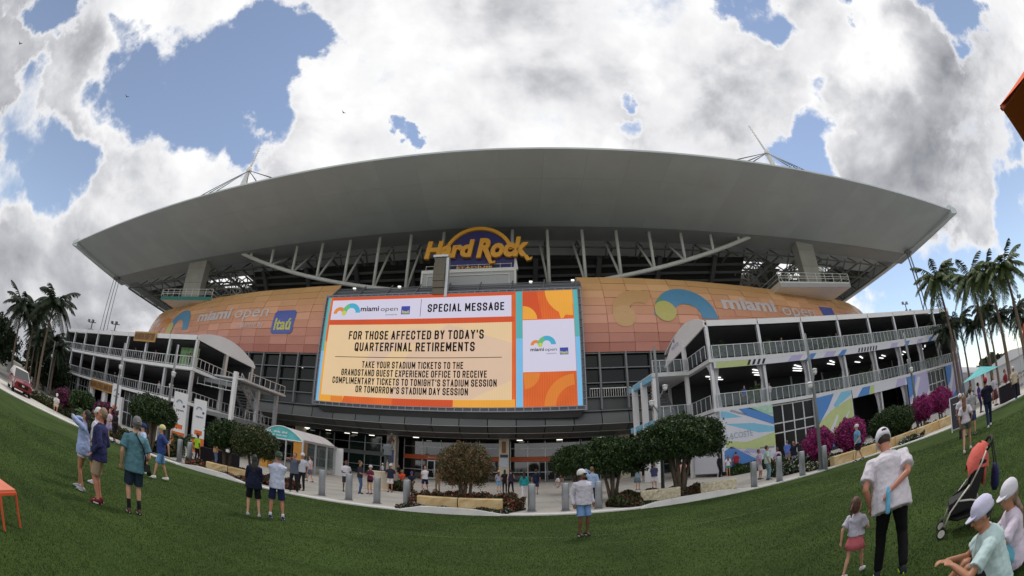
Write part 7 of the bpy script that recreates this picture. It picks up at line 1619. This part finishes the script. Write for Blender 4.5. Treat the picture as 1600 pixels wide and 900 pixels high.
person('man in a white tee and dark shorts beside the three standing visitors', -8.85, 22.2, 150, 1.76, 'brown', ((206, 204, 212), 'short', 1.1), ((50, 50, 56), 'shorts'), (40, 36, 36), ('short', (30, 26, 24)), None, ('down', 'front'), 'stand', 0, 1.12, .022)
person('man in a charcoal tee and jeans facing the woman in maroon', -7.95, 22.0, 80, 1.84, 'tan', ((52, 52, 66), 'short', 1.05), ((70, 92, 132), 'pants'), (30, 28, 32), ('short', (90, 72, 54)), None, ('down', 'front'), 'stand', 0, 1.0, .022)
A, d = person('woman in a maroon top and white cap beside the charcoal tee man', -7.55, 22.6, 200, 1.64, 'light', ((104, 44, 70), 'short', 1.1), ((30, 28, 44), 'hotpants'), (30, 28, 32), ('short', (150, 130, 110)), ('cap', (206, 204, 208)), ('hold', 'hold'), 'stand', 0, 1.0, .022, female=True)
person('man in a navy polo and white shorts standing at the round pedestal', -7.35, 25.9, 175, 1.82, 'tan', ((44, 46, 66), 'short', 1.08), ((206, 200, 200), 'shorts'), (60, 56, 60), ('short', (60, 46, 38)), ('cap', (206, 206, 208)), ('down', 'hold'), 'stand', 0, 1.08, .022)
person('distant man in white near the entrance column away from the doors', -14.9, 49, 90, 1.76, 'light', ((206, 206, 212), 'short'), ((60, 60, 70), 'pants'), (60, 60, 60), ('short', (60, 50, 40)), ('cap', (206, 206, 206)), ('down', 'down'), 'stand', 0, 1.0, .035)
person('distant visitor in black beside the doors', -13.2, 50, 180, 1.72, 'tan', ((26, 26, 30), 'short'), ((30, 30, 34), 'pants'), (60, 60, 60), ('short', (30, 26, 24)), None, ('down', 'front'), 'stand', 0, 1.0, .035)
person('seated visitor in bright orange on the stone block', -8.35, 30.9, 170, 1.72, 'red', ((222, 88, 40), 'short', 1.1), ((60, 60, 70), 'shorts'), (120, 120, 120), ('short', (90, 70, 56)), None, ((-.1, .42, .62), (.1, .42, .62)), 'sit', 12, 1.1, .03, hipz=.66)
person('second seated visitor in orange close beside the first', -7.85, 30.95, 185, 1.70, 'tan', ((206, 84, 52), 'short', 1.1), ((60, 60, 70), 'shorts'), (120, 120, 120), ('bob', (120, 110, 100)), None, ((-.1, .42, .62), (.1, .42, .62)), 'sit', 10, 1.05, .03, hipz=.66)
person('crouching visitor in dark clothes and purple cap next to the orange pair', -7.1, 30.8, 180, 1.74, 'tan', ((36, 48, 66), 'short', 1.1), ((96, 84, 76), 'shorts'), (120, 120, 120), ('short', (40, 34, 30)), ('cap', (90, 74, 140)), ((-.1, .42, .60), (.1, .42, .60)), 'sit', 20, 1.1, .03, hipz=.58)
person('man in a white tee and navy shorts walking toward the reddish tree', -5.8, 29.0, 190, 1.86, 'red', ((212, 208, 214), 'short', 1.06), ((32, 34, 66), 'shorts'), (170, 166, 166), ('short', (90, 72, 58)), None, ('cross', 'down'), 'walk', 0, 1.02, .024, socks=((200, 200, 204), .2))
person('visitor in brown partly behind the reddish tree', -4.9, 28.9, 185, 1.72, 'tan', ((110, 90, 66), 'short', 1.05), ((120, 104, 80), 'pants'), (120, 110, 100), ('short', (150, 70, 44)), None, ('down', 'front'), 'stand', 0, 1.0, .028)
person('woman in a straw hat and pale blue skirt past the reddish tree', -.98, 33.0, 10, 1.70, 'light', ((150, 152, 170), 'short', 1.1), ((116, 176, 206), 'shorts'), (150, 90, 70), ('long', (90, 70, 50)), ('brim', (206, 172, 110)), ('down', 'down'), 'stand', 0, 1.05, .026, female=True)
person('woman in black clothes with long black hair beside the straw hat woman', -.52, 31.6, 0, 1.76, 'tan', ((30, 28, 34), 'short', 1.1), ((40, 38, 44), 'pants'), (60, 56, 60), ('long', (24, 20, 20)), None, ('down', 'bag'), 'stand', 0, 1.0, .026, female=True)
person('visitor in a navy sleeveless top and black trousers in the same group', -.08, 30.6, -20, 1.78, 'light', ((44, 44, 66), 'none', 1.05), ((24, 24, 36), 'pants'), (120, 110, 110), ('short', (40, 28, 24)), None, ('down', 'hold'), 'walk2', 0, 1.0, .026)
person('woman in a bright teal top and white trousers walking away', .72, 25.9, 8, 1.66, 'tan', ((36, 136, 140), 'long', 1.15, .84), ((206, 200, 212), 'pants'), (180, 150, 130), ('long', (50, 28, 26)), None, ('down', 'down'), 'walk', 0, 1.08, .022, female=True)
person('man in a navy tee walking beside the teal woman', 1.62, 29.6, 5, 1.80, 'tan', ((30, 38, 66), 'short', 1.08), ((40, 48, 76), 'shorts'), (60, 60, 66), ('short', (60, 44, 34)), None, ('down', 'down'), 'walk2', 0, 1.05, .024)
person('man striding in a black tee and white shorts before the green glass', 3.95, 37.8, -75, 1.86, 'red', ((30, 26, 30), 'short', 1.08), ((206, 200, 200), 'shorts'), (200, 200, 204), ('short', (60, 40, 34)), ('cap', (40, 30, 34)), ('cross', 'walkb'), 'walk', 0, 1.0, .026)
person('companion walking close behind the black shirted man', 4.35, 38.3, -75, 1.80, 'tan', ((50, 44, 52), 'short', 1.05), ((150, 130, 118), 'shorts'), (60, 56, 60), ('short', (40, 32, 30)), None, ('walkf', 'walkb'), 'walk2', 0, 1.0, .028)
A, d = person('man in a light blue shirt and navy trousers behind the bearded man', 3.42, 18.6, 20, 1.84, 'light', ((150, 174, 206), 'long', 1.08), ((26, 34, 60), 'pants'), (60, 50, 44), ('short', (110, 84, 60)), None, ('face', 'down'), 'stand', 0, 1.02, .018)
collar(A, d, (150, 174, 206), False)
# --- plaza right, behind the clipped trees
person('woman in a black and white patterned dress shading her eyes', 8.1, 27.6, 170, 1.66, 'light', ((130, 150, 156), 'none', 1.12), ((96, 116, 128), 'skirt'), (120, 100, 90), ('short', (120, 80, 54)), None, ('down', 'brow'), 'stand', 0, 1.05, .024, female=True)
person('man in a floral navy shirt and white shorts behind the clipped trees', 9.0, 26.8, 10, 1.72, 'tan', ((60, 64, 96), 'short', 1.12), ((204, 200, 208), 'shorts'), (160, 140, 124), ('short', (60, 52, 48)), None, ('front', 'front'), 'stand', 0, 1.1, .024)
person('man in a peach shirt under the largest clipped tree', 10.9, 26.5, 15, 1.74, 'light', ((206, 158, 150), 'short', 1.08), ((190, 186, 190), 'shorts'), (160, 150, 140), ('short', (70, 60, 54)), ('cap', (206, 206, 206)), ('down', 'down'), 'stand', 0, 1.05, .026)
person('toddler in white beside the peach shirted man', 10.2, 26.0, 190, .95, 'light', ((206, 200, 214), 'short'), ((190, 190, 206), 'shorts'), (160, 150, 140), ('short', (110, 80, 60)), None, ('down', 'down'), 'stand', 0, 1.0, .02, hs=1.4)
person('guard in black with a yellow vest strip by the mural stand banner', 14.9, 29.0, 100, 1.76, 'dark', ((32, 34, 40), 'long', 1.1), ((24, 24, 30), 'pants'), (20, 20, 22), ('short', (24, 20, 20)), None, ('down', 'cross'), 'stand', 0, 1.1, .026)
person('girl in a white tee and bright green shorts next to the guard', 15.25, 28.2, 20, 1.60, 'light', ((206, 200, 208), 'short'), ((44, 160, 112), 'hotpants'), (170, 130, 110), ('long', (120, 76, 54)), None, ('down', 'down'), 'stand', 0, .95, .024, female=True)
person('man in a red tee and grey shorts under the patterned banner', 16.4, 29.0, 10, 1.74, 'light', ((150, 48, 66), 'short', 1.1), ((76, 84, 92), 'shorts'), (120, 120, 126), ('short', (60, 46, 40)), None, ('down', 'down'), 'stand', 0, 1.05, .024)
person('man in a mint tee and faded jeans beside the bollards', 12.6, 18.9, 105, 1.82, 'tan', ((170, 196, 188), 'short', 1.08), ((112, 140, 152), 'pants'), (60, 54, 54), ('short', (54, 42, 36)), None, ('down', 'down'), 'stand', 0, 1.05, .016)
person('bald visitor in lilac partly hidden behind the mint tee man', 12.9, 20.2, 100, 1.70, 'tan', ((176, 160, 190), 'short', 1.05), ((206, 200, 206), 'shorts'), (60, 54, 54), ('short', (110, 60, 50)), None, ('down', 'down'), 'stand', 0, 1.0, .02)
A, d = person('woman in a pale top and black leggings with a small black backpack', 14.35, 20.4, 200, 1.60, 'brown', ((196, 176, 200), 'short'), ((20, 20, 24), 'pants'), (190, 186, 190), ('bun', (26, 22, 22)), None, ('front', 'down'), 'stand', 0, 1.0, .018, female=True)
held('backpack', 'small black backpack worn by the woman in leggings', 'backpack', A, lambda b: b.ball(d['up']((0, .20, 1.16)), (.14, .09, .19), 12, 8), smat('strap_black', (24, 24, 28)), True)
person('woman in a navy top lifting a drink in front of the mural stand glass', 16.5, 21.6, 60, 1.72, 'tan', ((34, 36, 56), 'short', 1.1), ((150, 160, 176), 'pants'), (60, 56, 60), ('short', (150, 120, 90)), None, ('down', 'face'), 'stand', 0, 1.1, .02, female=True)
person('man in a blue shirt close to the mural stand glass', 19.6, 26.5, 20, 1.86, 'light', ((88, 112, 186), 'short', 1.15), ((120, 120, 130), 'shorts'), (60, 56, 60), ('short', (100, 90, 80)), None, ('front', 'front'), 'stand', 0, 1.15, .024)
# --- far left
person('figure all in white walking on the path by the red car', -20.4, 13.6, -30, 1.72, 'dark', ((206, 206, 212), 'short', 1.05), ((206, 206, 212), 'pants'), (60, 60, 60), ('short', (24, 20, 20)), None, ('down', 'front'), 'walk', 0, 1.0, .02)
person('woman in a white and lilac dress on the path by the red car', -20.4, 14.5, 170, 1.66, 'light', ((196, 180, 196), 'short', 1.05), ((170, 160, 196), 'skirt'), (60, 60, 60), ('long', (130, 70, 54)), None, ('front', 'front'), 'stand', 0, 1.0, .022, female=True)
person('woman all in black with a bag on the path by the red car', -19.4, 14.3, 200, 1.70, 'dark', ((26, 26, 34), 'short', 1.1), ((24, 26, 34), 'shorts'), (40, 40, 44), ('bun', (24, 20, 20)), None, ('front', 'bag'), 'stand', 0, 1.05, .02, female=True)
person('visitor in white sitting alone on the stone edge near the red car', -28.2, 14.6, 120, 1.68, 'light', ((204, 204, 206), 'short', 1.1), ((196, 190, 176), 'shorts'), (160, 160, 160), ('short', (60, 50, 44)), ('cap', (206, 206, 206)), ((-.1, .4, .62), (.1, .4, .62)), 'sit', 15, 1.05, .03, hipz=.5)
person('visitor in pale blue shirt walking behind the red car', -32.6, 9.6, 0, 1.72, 'tan', ((110, 130, 170), 'short', 1.05), ((40, 50, 90), 'pants'), (60, 60, 60), ('short', (50, 40, 34)), None, ('down', 'bag'), 'stand', 0, 1.0, .026)
# people on the stands' balconies (seen small behind the rails)
BP = [(RR, 3.4, Z2, (56, 84, 170)), (RR, 6.0, Z2, (206, 206, 214)), (RR, 16.4, Z2, (44, 44, 50)), (RR, 21.6, Z2, (206, 200, 206)), (RR, 8.2, Z3, (90, 96, 120)), (RR, 15.6, Z3, (60, 60, 66)),
      (LRn, 38.5, Y3, (60, 60, 66)), (LRn, 31.5, Y3, (150, 110, 110)), (LRn, 26.4, Y3, (60, 70, 100)), (LRn, 33.4, Y2, (190, 186, 190)), (LRn, 21.6, Y2, (56, 60, 80))]
BPL = ['in blue by the first curtain of the mural stand middle floor', 'in white beyond the first curtain of the mural stand middle floor', 'in black in the fourth bay of the mural stand middle floor', 'in white in the fifth bay of the mural stand middle floor',
       'in grey blue on the mural stand top floor, second bay', 'in dark grey on the mural stand top floor, fourth bay', 'in dark grey at the near corner of the ochre-signed stand top floor', 'in dusty pink on the ochre-signed stand top floor under the small ochre sign', 'in navy on the ochre-signed stand top floor beyond the ochre sign', 'in pale clothes on the ochre-signed stand middle floor', 'in slate blue on the ochre-signed stand middle floor, further along']
for (rn, s_, z_, c_), l in zip(BP, BPL):
    p = rn(s_, .9, z_); person('guest ' + l, p.x, p.y, 180, 1.72, rnd.choice(('tan', 'light')), (c_, 'short', 1.05), ((50, 50, 60), 'pants'), (40, 40, 44), ('short', (50, 40, 34)), None, ('front', 'down'), 'stand', 0, 1.0, .035, z=z_)
# statue: bronze figure holding a ball high, on its drum
A, d = person('grey bronze statue of a player holding a ball up behind the stone drum', sx, sy + 2.0, 175, 2.35, 'dark', ((112, 118, 120), 'short', 1.1), ((70, 74, 76), 'pants'), (60, 62, 64), ('short', (70, 72, 72)), None, ('up', 'down'), 'step', 0, 1.15, .03, z=1.25)
A['category'] = 'statue'; A.name = 'statue'
for o_ in A.children:
    if o_.name.startswith('body'): o_.data.materials[0] = smat('bronze_dark', (78, 78, 76), rough=.45, metal=.5)
mb = MB(); mb.ball(d['wr'][0] + Vector((0, .05, .16)), (.12, .12, .17), 12, 8); mb.build('ball', smat('bronze_dark', (78, 78, 76)), A, smooth=True)
pd2 = thing('statue_plinth', 'dark square plinth under the bronze statue', 'plinth', (sx, sy + 2.0, 0)); mb = MB(); mb.box((0, 0, .62), (1.3, 1.0, 1.24)); mb.box((0, 0, .06), (1.5, 1.2, .12)); mb.build('plinth_body', M['fascia'], pd2)

# ------------------------------------------------------------------ STROLLER
so_ = thing('stroller', 'folding stroller with coral canopy, black seat and white wheels', 'stroller', (5.56, 2.95, 0), R(0))
fw_ = Vector((-.35, .52, 0)).normalized(); sd_ = Vector((fw_.y, -fw_.x, 0))
def S3(f, s_, z): return fw_ * f + sd_ * s_ + Vector((0, 0, z))
blk = smat('stroller_black', (18, 18, 20), rough=.7); wht = smat('stroller_white', (212, 208, 200), rough=.35); cor = smat('stroller_coral', (204, 96, 84), rough=.85, var=.12, scale=6, bump=.8, bscale=9)
for s_ in (-.22, .22):
    mb = MB(); mb.tube([S3(.36, s_, .16), S3(.28, s_, .34), S3(.12, s_, .50), S3(-.02, s_, .62)], .014, 8); mb.tube([S3(-.30, s_, .12), S3(-.20, s_, .36), S3(-.04, s_, .42), S3(.16, s_, .46)], .014, 8); mb.build('frame_tube', wht, so_, smooth=True)
    mb = MB(); mb.tube([S3(-.02, s_, .60), S3(-.22, s_, .86), S3(-.32, s_, 1.02)], .014, 8); mb.build('handle_tube', wht, so_, smooth=True)
mb = MB(); mb.tube([S3(-.30, -.22, .98), S3(-.40, -.22, 1.08), S3(-.42, -.1, 1.10), S3(-.42, .1, 1.10), S3(-.40, .22, 1.08), S3(-.30, .22, .98)], .022, 8); mb.build('handlebar', blk, so_, smooth=True)
mb = MB(); mb.hexa([S3(.30, -.2, .36), S3(.30, .2, .36), S3(-.02, .2, .40), S3(-.02, -.2, .40), S3(.30, -.2, .44), S3(.30, .2, .44), S3(.02, .2, .50), S3(.02, -.2, .50)]); mb.hexa([S3(-.00, -.2, .40), S3(-.00, .2, .40), S3(-.08, .2, .40), S3(-.08, -.2, .40), S3(-.20, -.2, .88), S3(-.20, .2, .88), S3(-.27, .2, .88), S3(-.27, -.2, .88)]); mb.build('seat', blk, so_)
for s_ in (-.215, .205):
    mb = MB(); P_ = [S3(.30, s_, .30), S3(-.10, s_, .34), S3(-.30, s_, .86), S3(-.20, s_, .90), S3(-.02, s_, .56), S3(.22, s_, .47)]; mb.poly(P_, .015, sd_); mb.build('side_panel', blk, so_)
mb = MB(); mb.hexa([S3(.30, -.2, .28), S3(.30, .2, .28), S3(-.12, .2, .32), S3(-.12, -.2, .32), S3(.32, -.2, .38), S3(.32, .2, .38), S3(-.10, .2, .42), S3(-.10, -.2, .42)]); mb.build('leg_rest', blk, so_)
mb = MB(); mb.rings([[S3(f + .0, w_ * math.cos(2 * PI * k / 14), z + .05 * math.sin(2 * PI * k / 14)) for k in range(14)] for f, w_, z in ((.30, .12, .24), (.15, .2, .2), (-.1, .2, .2), (-.28, .14, .26))]); mb.build('basket', blk, so_, smooth=True)
mb = MB(); n_ = 10; rr = []
for i in range(9):
    a = R(-34 + 96 * i / 8); row = []
    for k in range(n_ + 1):
        b = PI * k / n_; row.append(S3(-.20 + .24 * math.sin(a), .22 * math.cos(b), .66 + .42 * math.cos(a) * (.30 + .70 * math.sin(b)) + (.012 if i % 2 else 0)))
    rr.append(row)
vs = [p for r_ in rr for p in r_]; mb.add(vs, [(i * (n_ + 1) + k, i * (n_ + 1) + k + 1, (i + 1) * (n_ + 1) + k + 1, (i + 1) * (n_ + 1) + k) for i in range(8) for k in range(n_)]); mb.hexa([S3(-.24, -.2, .55), S3(-.24, .2, .55), S3(-.27, .2, .55), S3(-.27, -.2, .55), S3(-.28, -.21, 1.08), S3(-.28, .21, 1.08), S3(-.34, .21, 1.05), S3(-.34, -.21, 1.05)]); mb.build('canopy', cor, so_, smooth=True, fix=False)
for (f, s_, r_) in ((.40, -.20, .075), (.40, .20, .075), (-.32, -.22, .085), (-.32, .22, .085)):
    def wh(mb_, r0, r1, w_): mb_.rings([[S3(f + q * math.cos(2 * PI * k / 18), s_ + o_, r_ + q * math.sin(2 * PI * k / 18)) for k in range(18)] for q, o_ in ((r0, -w_), (r1, -w_), (r1, w_), (r0, w_))])
    mb = MB(); wh(mb, r_ * .7, r_, .018); w_ = mb.build('wheel', blk, so_, smooth=False); mb = MB(); wh(mb, .01, r_ * .74, .022); mb.build('rim', wht, w_)
mb = MB(); mb.tube([S3(.36, -.2, .16), S3(.40, -.2, .15), S3(.40, -.2, .1)], .02, 6); mb.tube([S3(.36, .2, .16), S3(.40, .2, .15), S3(.40, .2, .1)], .02, 6); mb.bar(S3(.36, -.2, .155), S3(.36, .2, .155), .02); mb.build('axle', blk, so_); mb = MB(); mb.bar(S3(-.30, -.22, .12), S3(-.30, .22, .12), .025); mb.build('axle', blk, so_)
bg_ = thing('tote_bag', 'dark navy bag hanging from the stroller handle by black straps', 'bag', tuple(Vector((5.56, 2.95, 0)) + S3(-.48, 0, .55)))
mb = MB(); mb.rings([[fw_ * (d_ * math.sin(2 * PI * k / 12)) + sd_ * (w_ * math.cos(2 * PI * k / 12)) + Vector((0, 0, z)) for k in range(12)] for w_, d_, z in ((.10, .04, -.16), (.17, .07, -.1), (.17, .06, .1), (.15, .03, .18))]); mb.build('bag_body', smat('bag_navy', (28, 34, 84), rough=.8, bump=.4), bg_, smooth=True)
mb = MB(); mb.tube([sd_ * .12 + Vector((0, 0, .17)), sd_ * .08 + fw_ * .06 + Vector((0, 0, .54))], .012, 6); mb.tube([sd_ * -.12 + Vector((0, 0, .17)), sd_ * -.08 + fw_ * .06 + Vector((0, 0, .54))], .012, 6); mb.build('strap', smat('strap_black', (24, 24, 28)), bg_)
